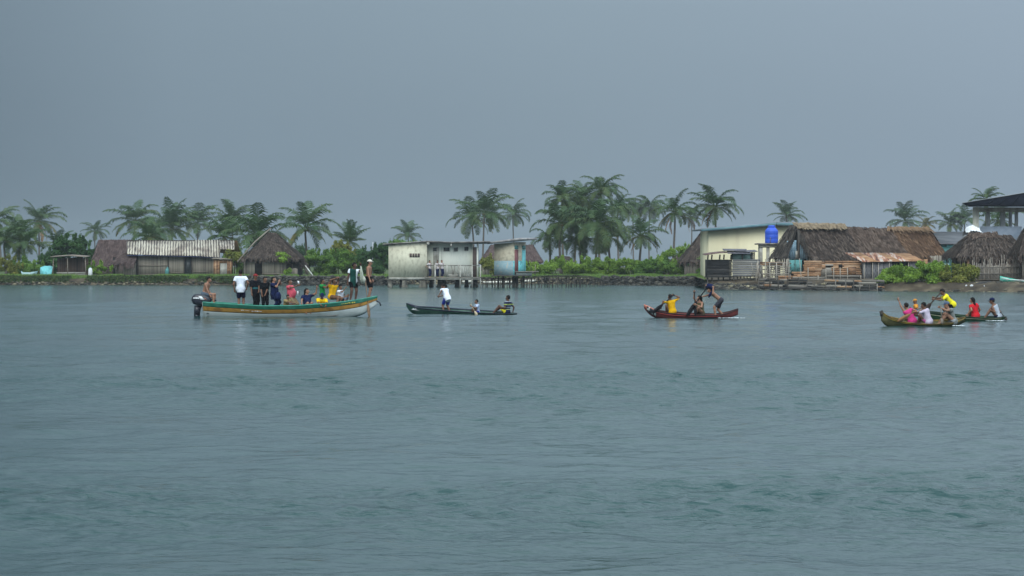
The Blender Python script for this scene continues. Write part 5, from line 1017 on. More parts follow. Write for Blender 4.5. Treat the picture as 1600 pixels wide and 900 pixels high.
def smooth_lerp(xs, ys):
    xs, ys = np.array(xs, float), np.array(ys, float); tt = np.linspace(0, 1, 201); yy = np.interp(tt, xs, ys); k = np.hanning(25); k /= k.sum(); pad = np.concatenate([2 * yy[0] - yy[12:0:-1], yy, 2 * yy[-1] - yy[-2:-14:-1]]); yy = np.convolve(pad, k, 'valid'); return lambda t: float(np.interp(t, tt, yy))
M_bgreen = mat('worn_green_paint', (.012, .115, .070), (.02, .155, .095), (.05, .20, .14), scale=3, rough=.5, spec=.4)
M_ochre = mat('worn_ochre_paint', (.36, .18, .035), (.46, .24, .05), (.25, .12, .03), scale=3, rough=.6)
M_hullw = mat('scuffed_white_hull', (.62, .66, .64), (.50, .54, .52), (.30, .34, .32), scale=2, stretch=(.6, 1, 2), rough=.55, lo=.4, hi=.8)
M_navy = mat('navy_cowl', (.012, .014, .022), (.02, .022, .035), rough=.3, spec=.5)
M_black = mat('black_metal', (.012, .012, .013), (.03, .03, .032), rough=.5)
M_strawp = mat('white_paint', (.75, .76, .76), (.66, .67, .68), rough=.5)

BY = 92.0
c = W(455, 494, BY); c[2] = 0
big = thing('motor_boat', 'long wooden passenger boat painted green, ochre and white with an outboard motor', 'boat', c, rz=R(-3))
LB = (592 - 322) * BY / F * 1.0
ppm = F / BY
zz = lambda py: (494 - py) / ppm
sheer = smooth_lerp([0, .08, .35, .55, .75, .9, 1], [zz(472), zz(474), zz(478), zz(477.5), zz(473.5), zz(468.5), zz(463)])
keel = smooth_lerp([0, .3, .6, .8, .92, 1], [-.22, -.28, -.25, -.14, .05, .48])
beam = smooth_lerp([0, .2, .5, .75, .9, 1], [.62, .78, .82, .62, .32, .03])
sec = hull_fn(beam, keel, sheer, .42)
band(big, 'hull', M_hullw, LB, sec, 0.0, .56, .0, m=9)
band(big, 'ochre_strake', M_ochre, LB, sec, .562, .80, .012)
band(big, 'green_strake', M_bgreen, LB, sec, .802, 1.0, .022)
tb = MB(); V = [(0, y, z) for y, z in [(-sec(0, v / 8)[0], sec(0, v / 8)[1]) for v in range(8, -1, -1)] + [(sec(0, v / 8)[0], sec(0, v / 8)[1]) for v in range(1, 9)]]
tb.slab([(-LB / 2 - .02, y, z) for _, y, z in V], (.05, 0, 0)); tb.build('transom', M_hullw, big, origin=[0, 0, 0])
for sg_ in (1, -1):
    mb = MB(); mb.tube([((t - .5) * LB, sg_ * (sec(t, 1)[0] + .005), sec(t, 1)[1] + .012) for t in np.linspace(0, 1, 30)], .028, 6); mb.build('gunwale', mat('light_green_rail', (.03, .20, .14), (.08, .28, .21), scale=4), big, origin=[0, 0, 0])
mb = MB(); mb.slab([((t - .5) * LB, s * (sec(t, .42)[0] - .04), .02 + (sec(t, .42)[1] - .02) * (1 if t > .8 else 0)) for s, ts in ((1, np.linspace(.02, .9, 14)), (-1, np.linspace(.9, .02, 14))) for t in ts], (0, 0, .02)); mb.build('floor_boards', M_board, big, origin=[0, 0, 0])
for t in (.12, .36, .55, .72):
    mb = MB(); b_ = sec(t, .8)[0] - .03; z_ = sec(t, .8)[1]; mb.box(((t - .5) * LB - .13, -b_, z_ - .02), ((t - .5) * LB + .13, b_, z_ + .02)); mb.build('seat', M_board, big, origin=[0, 0, 0])
mb = MB(); mb.slab([((t - .5) * LB, s * (sec(t, .9)[0] - .03), sec(t, .9)[1] - .02) for s, ts in ((1, np.linspace(.84, .985, 6)), (-1, np.linspace(.985, .84, 6))) for t in ts], (0, 0, .03)); mb.build('fore_deck', M_strawp, big, origin=[0, 0, 0])
def marks(parent, t0, t1, v, n, m, seed, h=.03, name='lettering', off=.04):
    g = np.random.default_rng(seed); mb = MB()
    for i in range(n):
        t = t0 + (t1 - t0) * (i + .5) / n; y, z = sec(t, v); x = (t - .5) * LB; w_ = (t1 - t0) * LB / n * .36; mb.obox((x, -(y + off), z + g.uniform(-.006, .006)), (w_, 0, g.uniform(-.01, .01)), (0, .003, 0), (g.uniform(-.01, .01), 0, h * g.uniform(.3, 1)))
    return mb.build(name, m, parent, origin=[0, 0, 0])
marks(big, .225, .245, .72, 2, M_strawp, 1, .012); marks(big, .25, .275, .72, 3, M_strawp, 2, .01); marks(big, .285, .345, .70, 6, M_strawp, 3, .016)
marks(big, .80, .88, .89, 8, mat('yellow_lettering', (.5, .42, .08), (.4, .34, .07)), 4, .035)
marks(big, .02, .035, .45, 2, M_navy, 5, .05, off=.02)
mb = MB(); x = LB / 2 + .02; mb.tube([(x - .05, -.02, .62), (x + .08, -.03, .56), (x + .13, -.03, .42)], .03, 6); mb.build('bow_rope', M_navy, big, origin=[0, 0, 0])

# outboard motor
oc = W(316, 494, BY); oc[2] = 0
mo = thing('outboard_motor', 'black outboard motor with a white stripe on the stern of the big boat', 'outboard motor', oc)
S_ = lambda px, py, dy=0: W(px, py, BY) + (0, dy, 0)
mb = MB(); pr = [(299.0, 469), (300, 463.5), (304, 459.5), (312, 458.5), (322, 460), (329, 463.5), (331.5, 469), (329, 474.5), (322, 477.5), (310, 477.5), (302, 475)]
cc = np.array([315.5, 468.5]); rings = []
for k, (s, dy) in enumerate(((.55, -.21), (.82, -.18), (.97, -.11), (1, 0), (.97, .11), (.82, .18), (.55, .21))):
    rings += [S_(cc[0] + (a - cc[0]) * s, cc[1] + (b - cc[1]) * s, dy) for a, b in pr]
n_ = len(pr); mb.add(rings, [(k * n_ + i, k * n_ + (i + 1) % n_, (k + 1) * n_ + (i + 1) % n_, (k + 1) * n_ + i) for k in range(6) for i in range(n_)] + [tuple(range(n_))[::-1], tuple(range(6 * n_, 7 * n_))]); mb.build('cowl', M_navy, mo, smooth=True)
mb = MB(); mb.slab([S_(303, 466.8, -.235), S_(312.5, 467.2, -.235), S_(312.5, 464.9, -.235), S_(303, 464.8, -.235)], (0, .06, 0)); mb.slab([S_(314, 468, -.235), S_(321, 468.5, -.235), S_(316, 463, -.235), S_(311.5, 462.6, -.235)], (0, .06, 0)); mb.build('stripe', M_strawp, mo)
mb = MB(); mb.slab([S_(321, 467.8, -.225), S_(325, 468.2, -.225), S_(321.5, 465.6, -.225), S_(319, 465, -.225)], (0, .05, 0)); mb.build('emblem', mat('dull_red_decal', (.35, .16, .12), (.3, .14, .1)), mo)
mb = MB(); mb.add([S_(a, b, dy) for dy in (-.07, .07) for a, b in ((304, 477), (315, 477.3), (313, 486), (312, 494), (303.5, 494.5), (303.5, 486))], [tuple(range(6))[::-1], tuple(range(6, 12))] + [(i, (i + 1) % 6, (i + 1) % 6 + 6, i + 6) for i in range(6)]); mb.tube([S_(308, 492), S_(306, 500), S_(303, 506)], [.1, .07, .05], 8); mb.build('leg', M_navy, mo)
mb = MB(); mb.add([S_(a, b, dy) for dy in (-.13, .13) for a, b in ((315, 476), (321, 476), (322.3, 492), (318.5, 492.5))], [(3, 2, 1, 0), (4, 5, 6, 7)] + [(i, (i + 1) % 4, (i + 1) % 4 + 4, i + 4) for i in range(4)]); mb.build('clamp_bracket', M_black, mo)
mb = MB(); mb.tube([S_(327, 468, -.05), S_(333, 468.5, -.1), S_(338.5, 469.5, -.12)], [.035, .03, .04], 7); mb.build('tiller', M_black, mo)

def canoe(label, pxl, pxr, pyw, Y, sheer_px, keel_px, beam_v, m_out, m_in, rz=0, p=.5, group='racing canoes', skew=0):
    c = W((pxl + pxr) / 2, pyw, Y); c[2] = 0; o = thing('dugout_canoe', label, 'canoe', c, group, rz=R(rz)); L = (pxr - pxl) * Y / F / math.cos(R(rz)); q = F / Y
    t_ = lambda px: (px - pxl) / (pxr - pxl)
    sh = smooth_lerp([t_(a) for a, _ in sheer_px], [(pyw - b) / q for _, b in sheer_px]); ke = smooth_lerp([t_(a) for a, _ in keel_px], [(pyw - b) / q for _, b in keel_px]); be = smooth_lerp([0, .1, .25, .5, .78, .92, 1], beam_v)
    s_ = hull_fn(be, ke, sh, p); band(o, 'hull', m_out, L, s_, 0, .86, 0, th=.035, m=8)
    band(o, 'gunwale', m_in, L, s_, .862, 1.0, .01, th=.045, m=2)
    mb = MB(); mb.slab([((t - .5) * L, s * (s_(t, .3)[0] - .03), s_(t, .3)[1]) for s, ts in ((1, np.linspace(.1, .9, 14)), (-1, np.linspace(.9, .1, 14))) for t in ts], (0, 0, .015)); mb.build('bottom', m_in, o, origin=[0, 0, 0])
    return o, L, s_, c
# canoe 1
M_c1o = mat('dark_green_canoe', (.012, .045, .035), (.025, .075, .055), (.05, .11, .08), scale=4, rough=.5)
M_c1i = mat('navy_canoe_inside', (.012, .018, .035), (.03, .035, .055), scale=4)
c1, L1_, s1, cc1 = canoe('low dark green canoe with a white sack in its raised bow, carrying three people', 635, 808, 491.5, 95.5, [(635, 473.5), (641, 475), (650, 479.5), (690, 482.5), (740, 486), (808, 490)], [(635, 479), (638, 487), (644, 491), (690, 497), (760, 497), (808, 492)], [.03, .20, .30, .34, .30, .2, .06], M_c1o, M_c1i, rz=0)
Y = 95.5
mb = MB(); rocks(mb, [W(649.5, 481.8, Y) + (0, -.10, 0)], [(.10, .10, .06)], sg); mb.slab([W(643, 483.5, Y) + (0, -.2, 0), W(656, 485.3, Y) + (0, -.2, 0), W(650, 479, Y) + (0, -.1, 0)], (0, .2, 0)); tag(mb.build('white_sack', M_white, origin=W(649.5, 485, Y)), 'white sack stuffed into the bow of the dark green canoe', 'sack')
# canoe 2
M_c2o = mat('dark_red_canoe', (.13, .025, .025), (.22, .045, .04), (.07, .02, .02), scale=4, stretch=(.5, 1, 3), rough=.5)
M_c2i = mat('dark_canoe_inside', (.035, .018, .018), (.07, .03, .03), scale=4)
c2, L2_, s2, cc2 = canoe('dark red canoe with a pink bow and a patterned band, paddled by three people', 1006, 1153, 497, 89.0, [(1006, 475.5), (1012, 477.5), (1022, 483.5), (1040, 487), (1080, 490), (1120, 491), (1138, 487.5), (1153, 482)], [(1006, 481), (1012, 490), (1022, 497), (1050, 502), (1110, 502), (1140, 497), (1153, 492)], [.03, .19, .3, .34, .30, .17, .10], M_c2o, M_c2i)
band(c2, 'red_stripe', mat('coral_paint', (.42, .07, .06), (.34, .055, .05), scale=4), L2_, s2, .70, .80, .012, th=.02, m=2, t0=.12, t1=.8)
band(c2, 'bow_paint', mat('salmon_paint', (.55, .20, .14), (.45, .15, .11), scale=4), L2_, s2, .45, 1.0, .018, th=.06, m=3, t0=.0, t1=.105)
def check_mat():
    m = bpy.data.materials.new('black_white_pattern'); m.use_nodes = True; t = m.node_tree; n = t.nodes; l = t.links.new; tc = n.new('ShaderNodeTexCoord'); v = n.new('ShaderNodeTexVoronoi'); v.inputs['Scale'].default_value = 14; l(tc.outputs['Object'], v.inputs[0]); cr = n.new('ShaderNodeValToRGB'); cr.color_ramp.interpolation = 'CONSTANT'; l(v.outputs['Color'], cr.inputs[0]); ramp(cr, [(0, (.02, .02, .025)), (.55, (.5, .5, .48))]); l(cr.outputs[0], n['Principled BSDF'].inputs['Base Color']); return m
M_chk = check_mat(); band(c2, 'patterned_band', M_chk, L2_, s2, .25, .98, .022, th=.02, m=4, t0=.03, t1=.125, n=10)
# canoe 3 (near) and 4 (behind it)
M_c3o = mat('olive_canoe', (.045, .05, .025), (.09, .085, .035), (.16, .14, .06), scale=4, rough=.6)
M_c3i = mat('yellow_brown_canoe_inside', (.24, .16, .03), (.12, .08, .03), (.07, .05, .03), scale=5)
c3, L3_, s3, cc3 = canoe('old olive and yellow canoe nearest the camera on the right, with three paddlers', 1375, 1509, 508, 78.0, [(1375, 484), (1380, 488), (1390, 494), (1410, 499), (1450, 502), (1490, 500), (1502, 496.5), (1509, 494)], [(1375, 499), (1378, 505), (1388, 510), (1410, 513), (1480, 513), (1500, 507), (1509, 502)], [.03, .2, .3, .34, .3, .18, .06], M_c3o, M_c3i, rz=6)
mb = MB(); mb.tube([(-L3_ / 2 + .02, 0, .34), (-L3_ / 2 + .0, 0, .50), (-L3_ / 2 + .03, 0, .54)], [.05, .07, .04], 8); mb.build('bow_post', M_dpole, c3, origin=[0, 0, 0])
band(c3, 'yellow_stripe', mat('mustard_paint', (.40, .29, .05), (.28, .2, .04), scale=5), L3_, s3, .80, .86, .012, th=.02, m=2, t0=.02, t1=.97)
mb = MB(); rocks(mb, [np.array([-L3_ / 2 + .28, -.03, .30])], [(.06, .05, .04)], sg); tag(mb.build('litter', M_white, origin=[0, 0, 0]), 'x', 'x'); _l = bpy.data.objects[-1] if False else None
for o_ in [q for q in COL.objects if q.get('label') == 'x']:
    o_.location = W(1387.5, 497, 78.2); o_.data.transform(Matrix.Translation((L3_ / 2 - .28, .03, -.30))); o_['label'] = 'small pink white shell lying in the bow of the olive canoe'; o_['category'] = 'shell'; o_.name = 'shell'
M_c4o = mat('green_canoe', (.025, .075, .03), (.05, .12, .05), scale=4, rough=.5)
M_c4i = mat('dark_green_inside', (.012, .03, .018), (.03, .05, .03), scale=4)
c4, L4_, s4, cc4 = canoe('green canoe with a pale rim line half hidden behind the olive canoe', 1424, 1571, 502.5, 85.0, [(1424, 486), (1436, 487), (1460, 489), (1500, 494), (1540, 496.5), (1571, 496)], [(1424, 492), (1440, 499), (1470, 506), (1530, 507), (1560, 503), (1571, 499)], [.03, .2, .3, .34, .3, .17, .05], M_c4o, M_c4i, rz=-5)
band(c4, 'rim_line', mat('pale_rim', (.45, .42, .30), (.35, .33, .24), scale=5), L4_, s4, .70, .76, .012, th=.02, m=2, t0=.03, t1=.95)

for o_, r_ in ((c1, 9), (c2, 6), (c3, 10), (c4, 5)): o_.rotation_euler[0] = R(r_)          # heeled a little, so the inside shows
# ================= PEOPLE =================
def surfnet(f, o, h):
    """surface nets: one closed smooth surface where the field crosses zero"""
    s = f < 0; nx, ny, nz = f.shape
    acc = np.zeros((nx - 1, ny - 1, nz - 1, 3), np.float32); cnt = np.zeros((nx - 1, ny - 1, nz - 1), np.float32)
    cell = np.zeros((nx - 1, ny - 1, nz - 1), np.int8)
    for a in (0, 1):
        for b in (0, 1):
            for c in (0, 1): cell += s[a:nx - 1 + a, b:ny - 1 + b, c:nz - 1 + c]
    act = (cell > 0) & (cell < 8); ax3 = np.eye(3)
    for ax in range(3):
        o1, o2 = [q for q in range(3) if q != ax]
        for u in (0, 1):
            for v in (0, 1):
                off = [0, 0, 0]; off[o1] = u; off[o2] = v; off2 = list(off); off2[ax] = 1
                A = f[off[0]:nx - 1 + off[0], off[1]:ny - 1 + off[1], off[2]:nz - 1 + off[2]]; B = f[off2[0]:nx - 1 + off2[0], off2[1]:ny - 1 + off2[1], off2[2]:nz - 1 + off2[2]]
                cr = (A < 0) != (B < 0); t = np.where(cr, A / np.where(cr, A - B, 1), 0)
                for k in range(3): acc[..., k] += cr * (t if k == ax else off[k])
                cnt += cr
    ijk = np.argwhere(act); idx = -np.ones(act.shape, np.int64); idx[act] = np.arange(len(ijk))
    V = np.asarray(o) + h * (ijk + acc[act] / cnt[act][:, None])
    Q = []
    for ax in range(3):
        o1, o2 = [(1, 2), (2, 0), (0, 1)][ax]
        sl = [slice(1, -1)] * 3; A = [slice(None)] * 3; B = [slice(None)] * 3; A[ax] = slice(0, -1); B[ax] = slice(1, None)
        sa, sb = s[tuple(A)], s[tuple(B)]; e_ = np.argwhere(sa != sb); e_ = e_[(e_[:, o1] > 0) & (e_[:, o2] > 0) & (e_[:, o1] < f.shape[o1] - 1) & (e_[:, o2] < f.shape[o2] - 1)]
        if not len(e_): continue
        def g_(d1, d2): q = e_.copy(); q[:, o1] += d1; q[:, o2] += d2; return idx[q[:, 0], q[:, 1], q[:, 2]]
        quad = np.stack([g_(-1, -1), g_(0, -1), g_(0, 0), g_(-1, 0)], 1); fl = ~sa[e_[:, 0], e_[:, 1], e_[:, 2]]; quad[fl] = quad[fl][:, ::-1]; Q.append(quad)
    return V, np.concatenate(Q)
def cap(P, a, b, ra, rb, cut=0):
    a, b = np.asarray(a, np.float32), np.asarray(b, np.float32); ba = b - a; L2 = float(ba @ ba) + 1e-9; pa = P - a; tr_ = (pa @ ba) / L2; t = np.clip(tr_, 0, 1)
    d = np.linalg.norm(pa - t[..., None] * ba, axis=-1) - (ra + (rb - ra) * t)
    if cut: d = np.maximum(d, (tr_ - 1) * math.sqrt(L2))
    return d
def ell(P, c, Rm, r): q = ((P - np.asarray(c, np.float32)) @ np.asarray(Rm, np.float32).T) / np.asarray(r, np.float32); return (np.linalg.norm(q, axis=-1) - 1) * min(r)
def smin(a, b, k): h = np.clip(.5 + .5 * (b - a) / k, 0, 1); return b * (1 - h) + a * h - k * h * (1 - h)
def grid(lo, hi, h):
    lo = np.asarray(lo, float) - 2 * h; n = np.ceil((np.asarray(hi) + 2 * h - lo) / h).astype(int) + 1
    g = [lo[i] + h * np.arange(n[i]) for i in range(3)]; return np.stack(np.meshgrid(*g, indexing='ij'), -1).astype(np.float32), lo
def ik(a, t, l1, l2, pole):
    a, t = np.asarray(a, float), np.asarray(t, float); d = t - a; L = np.linalg.norm(d); L_ = min(max(L, abs(l1 - l2) + .02), (l1 + l2) * .995); d = d / (L + 1e-9); t = a + d * L_
    x = (l1 * l1 - l2 * l2 + L_ * L_) / (2 * L_); hh = math.sqrt(max(0, l1 * l1 - x * x)); p = np.asarray(pole, float); p = nrm(p - d * (p @ d)); return a + d * x + p * hh, t

SKIN = {'brown': mat('skin_brown', (.145, .072, .045), (.17, .085, .052), rough=.6, scale=4), 'tan': mat('skin_tan', (.26, .135, .085), (.30, .155, .10), rough=.6, scale=4), 'dark': mat('skin_dark', (.085, .042, .028), (.10, .05, .034), rough=.6, scale=4)}
M_eyew = mat('eye_white', (.7, .68, .65), (.65, .62, .6), rough=.3); M_eyed = mat('eye_dark', (.01, .008, .006), (.012, .01, .008), rough=.2); M_lip = mat('lip', (.14, .05, .04), (.12, .045, .035), rough=.5)
M_hair = mat('black_hair', (.008, .007, .007), (.018, .015, .014), scale=20, rough=.75, spec=.1)
def cloth(name, c, k=.72): return mat(name, c, tuple(x * k for x in c), scale=7, rough=.95, lo=.4, hi=.7, bump=.3, spec=.06)

def person(label, Y, pel, neck, face, look=None, hl=None, hr=None, fl=None, fr=None, H=1.62, skin='brown', shirt=None, sleeve=.55, shorts=None, leg=.9, hair='short', capc=None, belly=0, dress=False, group=None, tank=False, hem=.10, el=None, er=None, kp=None, tilt=0, waist=.05, vox=None, female=False, open_hand=True):
    """one continuous body grown from a posed skeleton, with hair and clothing as children.
    pel, neck, hands, feet: (px, py, extra depth) at distance Y"""
    k = H / 1.66; vox = vox or .021; J = lambda q: np.array(W(q[0], q[1], Y)) + np.array([0, (q[2] if len(q) > 2 else 0), 0])
    P0 = J(pel); T = J(neck) if not np.allclose(neck, 0) else P0 + (0, 0, 1); u = nrm(T - P0); f = nrm(np.asarray(face, float)); f = nrm(f - u * (f @ u)); r = np.cross(f, u)
    tl = .50 * k; N_ = P0 + u * tl; chest = P0 + u * tl * .62 + f * .015
    sw = (.165 if female else .185) * k; SL, SR = N_ - r * sw - u * .055 * k, N_ + r * sw - u * .055 * k; hw = .09 * k; HL_, HR_ = P0 - r * hw, P0 + r * hw
    lk = nrm(np.asarray(look if look is not None else face, float)); hu = nrm(u * .35 + np.array([0, 0, 1]) * .8); hf = nrm(lk - hu * (lk @ hu) + hu * (lk @ hu) * .55); hr_ = nrm(np.cross(hf, hu)); hu = np.cross(hr_, hf)
    hc = N_ + nrm(u * .75 + np.array([0, 0, .5])) * .155 * k + hf * .025 * k
    ua, fa = .285 * k, .245 * k; th_, sh_ = .41 * k, .40 * k
    down = np.array([0, 0, -1])
    HLp = J(hl) if hl else SL + down * (ua + fa) * .97 - r * .05 + f * .06; HRp = J(hr) if hr else SR + down * (ua + fa) * .97 + r * .05 + f * .06
    EL, WL = ik(SL, HLp, ua, fa, np.asarray(el) if el else -f * .6 + down * .6 - r * .5); ER, WR = ik(SR, HRp, ua, fa, np.asarray(er) if er else -f * .6 + down * .6 + r * .5)
    FLp = J(fl) if fl else HL_ + down * (th_ + sh_); FRp = J(fr) if fr else HR_ + down * (th_ + sh_)
    kpv = np.asarray(kp, float) if kp else f + np.array([0, 0, .35])
    KL, AL = ik(HL_, FLp + (0, 0, .07 * k), th_, sh_, kpv); KR, AR = ik(HR_, FRp + (0, 0, .07 * k), th_, sh_, kpv)
    ff = nrm(np.array([f[0], f[1], 0]) + 1e-6)
    base = np.array([P0[0], P0[1], min(AL[2], AR[2]) - .07 * k])
    o = thing('person', label, 'person', base, group)
    def torso(P, e=0.0, low=True):
        w_ = .085 * k + e; d = cap(P, N_ - r * sw * .48 - u * .10 * k, P0 - r * hw * .62 + u * .12 * k, w_ * 1.08, w_ * .98)
        d = smin(d, cap(P, N_ + r * sw * .48 - u * .10 * k, P0 + r * hw * .62 + u * .12 * k, w_ * 1.08, w_ * .98), .05)
        d = smin(d, cap(P, P0 - r * hw * .75 + u * .02, P0 + r * hw * .75 + u * .02, (.105 if not female else .115) * k + e, (.105 if not female else .115) * k + e), .05)
        d = smin(d, cap(P, SL + r * .03, SR - r * .03, .062 * k + e, .062 * k + e), .05)
        if female: d = smin(d, cap(P, chest - r * .07 * k + f * .06 * k, chest + r * .07 * k + f * .06 * k, .07 * k + e, .07 * k + e), .04)
        if belly: d = smin(d, ell(P, P0 + u * .16 * k + f * .05, np.stack([r, f, u]), ((.13 + .03 * belly) * k + e, (.12 + .05 * belly) * k + e, .19 * k + e)), .05)
        return d
    pts = np.array([P0, N_, SL, SR, EL, ER, WL, WR, KL, KR, AL, AR, AL + ff * .16, AR + ff * .16]); P, lo = grid(pts.min(0) - .17, pts.max(0) + .17, vox)
    d = torso(P); d = smin(d, cap(P, N_ - u * .06, hc - hu * .06 * k, .058 * k, .052 * k), .04)
    for S, E_, Wr in ((SL, EL, WL), (SR, ER, WR)):
        d = smin(d, cap(P, S, E_, .050 * k, .039 * k), .03); d = smin(d, cap(P, E_, Wr, .039 * k, .026 * k), .015)
    for Hh, K, A in ((HL_, KL, AL), (HR_, KR, AR)):
        l = cap(P, Hh, K, .088 * k, .055 * k); l = smin(l, cap(P, K, A + (K - A) * .62, .052 * k, .054 * k), .03); l = smin(l, cap(P, A + (K - A) * .62, A, .054 * k, .036 * k), .02)
        l = smin(l, cap(P, A - (0, 0, .025), A + ff * .15 * k - (0, 0, .045 * k), .036 * k, .026 * k), .02); d = smin(d, l, .035)
    mb = MB(); V, Q = surfnet(d, lo, vox); mb.add(V, [Q])
    # head
    hv = .0105 if vox < .025 else .02; P, lo = grid(hc - .17 * k, hc + .17 * k, hv); Hm = np.stack([hr_, hf, hu]); L_ = lambda a, b, c: hc + (hr_ * a + hf * b + hu * c) * k
    hd = ell(P, L_(0, -.012, .03), Hm, (.077 * k, .094 * k, .092 * k)); hd = smin(hd, ell(P, L_(0, .02, -.045), Hm, (.058 * k, .066 * k, .072 * k)), .03)
    hd = smin(hd, cap(P, L_(0, .082, .02), L_(0, .108, -.018), .010 * k, .017 * k), .012)
    for s in (-1, 1):
        hd = smin(hd, ell(P, L_(s * .079, -.008, -.005), Hm, (.012 * k, .022 * k, .033 * k)), .006); hd = -smin(-hd, ell(P, L_(s * .033, .105, .018), Hm, (.022 * k, .02 * k, .014 * k)), .012)
    hd = smin(hd, cap(P, L_(-.016, .085, -.055), L_(.016, .085, -.055), .011 * k, .011 * k), .008); hd = smin(hd, cap(P, L_(0, -.02, -.07), N_, .05 * k, .055 * k), .03)
    V, Q = surfnet(hd, lo, hv); mb.add(V, [Q])
    for s in (-1, 1):
        mb.mi = 1; mb.add(RV * .011 * k + L_(s * .033, .083, .018), [RF]); mb.mi = 2; mb.add(RV * .006 * k + L_(s * .033, .0915, .018), [RF])
    mb.mi = 3; mb.tube([L_(-.022, .092, -.056), L_(0, .099, -.055), L_(.022, .092, -.056)], .006 * k, 5); mb.mi = 0
    # hands: palm, four fingers of unequal length, thumb off the side
    for sgn, E_, Wr in ((-1, EL, WL), (1, ER, WR)):
        d_ = nrm(Wr - E_); pn = nrm(np.cross(d_, f if abs(d_ @ f) < .9 else u)); pn = pn * (1 if sgn > 0 else -1); sd_ = nrm(np.cross(pn, d_))
        if sd_ @ f < 0: sd_ = -sd_
        mb.tube([Wr - d_ * .015, Wr + d_ * .02 * k, Wr + d_ * .06 * k, Wr + d_ * .092 * k], [.024 * k, .030 * k, .038 * k, .034 * k], 8)
        cu = pn * -1 if (Wr - N_) @ pn > 0 else pn
        for q, (off, ln, rad) in enumerate(((.028, .072, .0095), (.010, .082, .010), (-.009, .076, .0095), (-.027, .060, .0085))):
            b0 = Wr + d_ * .082 * k + sd_ * off * k; m_ = b0 + (d_ * .8 + cu * .35) * ln * .5 * k; mb.tube([b0, m_, m_ + (d_ * .35 + cu * .85) * ln * .5 * k], [rad * k, rad * .95 * k, rad * .7 * k], 5)
        b0 = Wr + d_ * .03 * k + sd_ * .028 * k; m_ = b0 + (sd_ * .75 + d_ * .55) * .038 * k; mb.tube([b0, m_, m_ + (d_ * .85 + cu * .3) * .032 * k], [.013 * k, .011 * k, .008 * k], 5)
    mb.build('body', [SKIN[skin], M_eyew, M_eyed, M_lip], o, smooth=True)
    # hair
    P, lo = grid(hc - .21 * k, hc + .2 * k, hv * 1.15); qf, qu = ((P - hc) @ hf.astype(np.float32)) / k, ((P - hc) @ hu.astype(np.float32)) / k
    shell = ell(P, L_(0, -.018, .032), Hm, (.089 * k, .102 * k, .103 * k)); 
    if hair != 'none':
        cut = np.minimum(.062 - qu, qf - .005) * k; hd = np.maximum(shell, cut); hd = np.maximum(hd, (-.055 - qu) * k if hair == 'short' else (-.11 - qu) * k)
        if hair == 'long': hd = smin(hd, cap(P, L_(0, -.075, .0), L_(0, -.10, -.17), .062 * k, .035 * k), .04)
        V, Q = surfnet(hd, lo, hv * 1.15); mb = MB(); mb.add(V, [Q]); 
        if hair == 'long': mb.tube([L_(0, -.09, -.08), L_(0, -.11, -.18), L_(.01, -.11, -.28)], [.055 * k, .05 * k, .02 * k], 8)
        mb.build('hair', M_hair, o, smooth=True)
    if capc is not None:
        hd = np.maximum(ell(P, L_(0, -.012, .045), Hm, (.096 * k, .11 * k, .095 * k)), (.038 - qu) * k); V, Q = surfnet(hd, lo, hv * 1.15); mb = MB(); mb.add(V, [Q])
        br = [L_(-.08, .07, .045), L_(-.06, .15, .036), L_(0, .175, .032), L_(.06, .15, .036), L_(.08, .07, .045), L_(0, .04, .05)]; mb.slab(br, hu * .008); mb.build('cap', capc, o, smooth=True)
    if shirt is not None:
        e = .016; pts = np.array([P0 - u * hem, N_, SL, SR, EL, ER]); P, lo = grid(pts.min(0) - .21, pts.max(0) + .21, vox); d = torso(P, e); d = smin(d, cap(P, P0 - r * hw * .75 + u * .0, P0 + r * hw * .75 + u * .0, .124 * k, .124 * k), .03)
        if not tank:
            for S, E_, Wr in ((SL, EL, WL), (SR, ER, WR)):
                if sleeve <= 1: d = smin(d, cap(P, S, S + (E_ - S) * sleeve, .062 * k + e * .5, .060 * k + e, 1), .03)
                else: d = smin(d, cap(P, S, E_, .060 * k, .05 * k), .03); d = smin(d, cap(P, E_, E_ + (Wr - E_) * (sleeve - 1), .05 * k, .042 * k, 1), .02)
        if dress or hem > .12: d = smin(d, cap(P, P0 + u * .08, P0 - u * hem, .125 * k + e, (.15 if dress else .13) * k + e), .04)
        pu = (P - P0) @ u.astype(np.float32); d = np.maximum(d, -hem - pu); d = np.maximum(d, pu - (tl + (.012 if not tank else -.03))); V, Q = surfnet(d, lo, vox); mb = MB(); mb.add(V, [Q]); mb.build('shirt', shirt, o, smooth=True)
    if shorts is not None:
        e = .010; pts = np.array([P0, HL_, HR_, KL, KR, AL, AR] if leg > 1 else [P0, HL_, HR_, KL, KR]); P, lo = grid(pts.min(0) - .2, pts.max(0) + .2, vox)
        d = cap(P, P0 - r * hw * .75 + u * .02, P0 + r * hw * .75 + u * .02, .106 * k + e, .106 * k + e); d = smin(d, cap(P, P0 - r * .05, P0 - r * .05 + u * .12, .10 * k + e, .09 * k + e), .04); d = smin(d, cap(P, P0 + r * .05, P0 + r * .05 + u * .12, .10 * k + e, .09 * k + e), .04)
        for Hh, K, A in ((HL_, KL, AL), (HR_, KR, AR)):
            if leg <= 1: d = smin(d, cap(P, Hh, Hh + (K - Hh) * leg, .088 * k + e, .075 * k + e, 1), .03)
            else: d = smin(d, cap(P, Hh, K, .088 * k + e, .062 * k + e), .03); d = smin(d, cap(P, K, K + (A - K) * (leg - 1), .062 * k + e, .05 * k + e, 1), .02)
        pu = (P - P0) @ u.astype(np.float32); d = np.maximum(d, pu - waist - .05); V, Q = surfnet(d, lo, vox); mb = MB(); mb.add(V, [Q]); mb.build('shorts' if leg <= 1 else 'trousers', shorts, o, smooth=True)
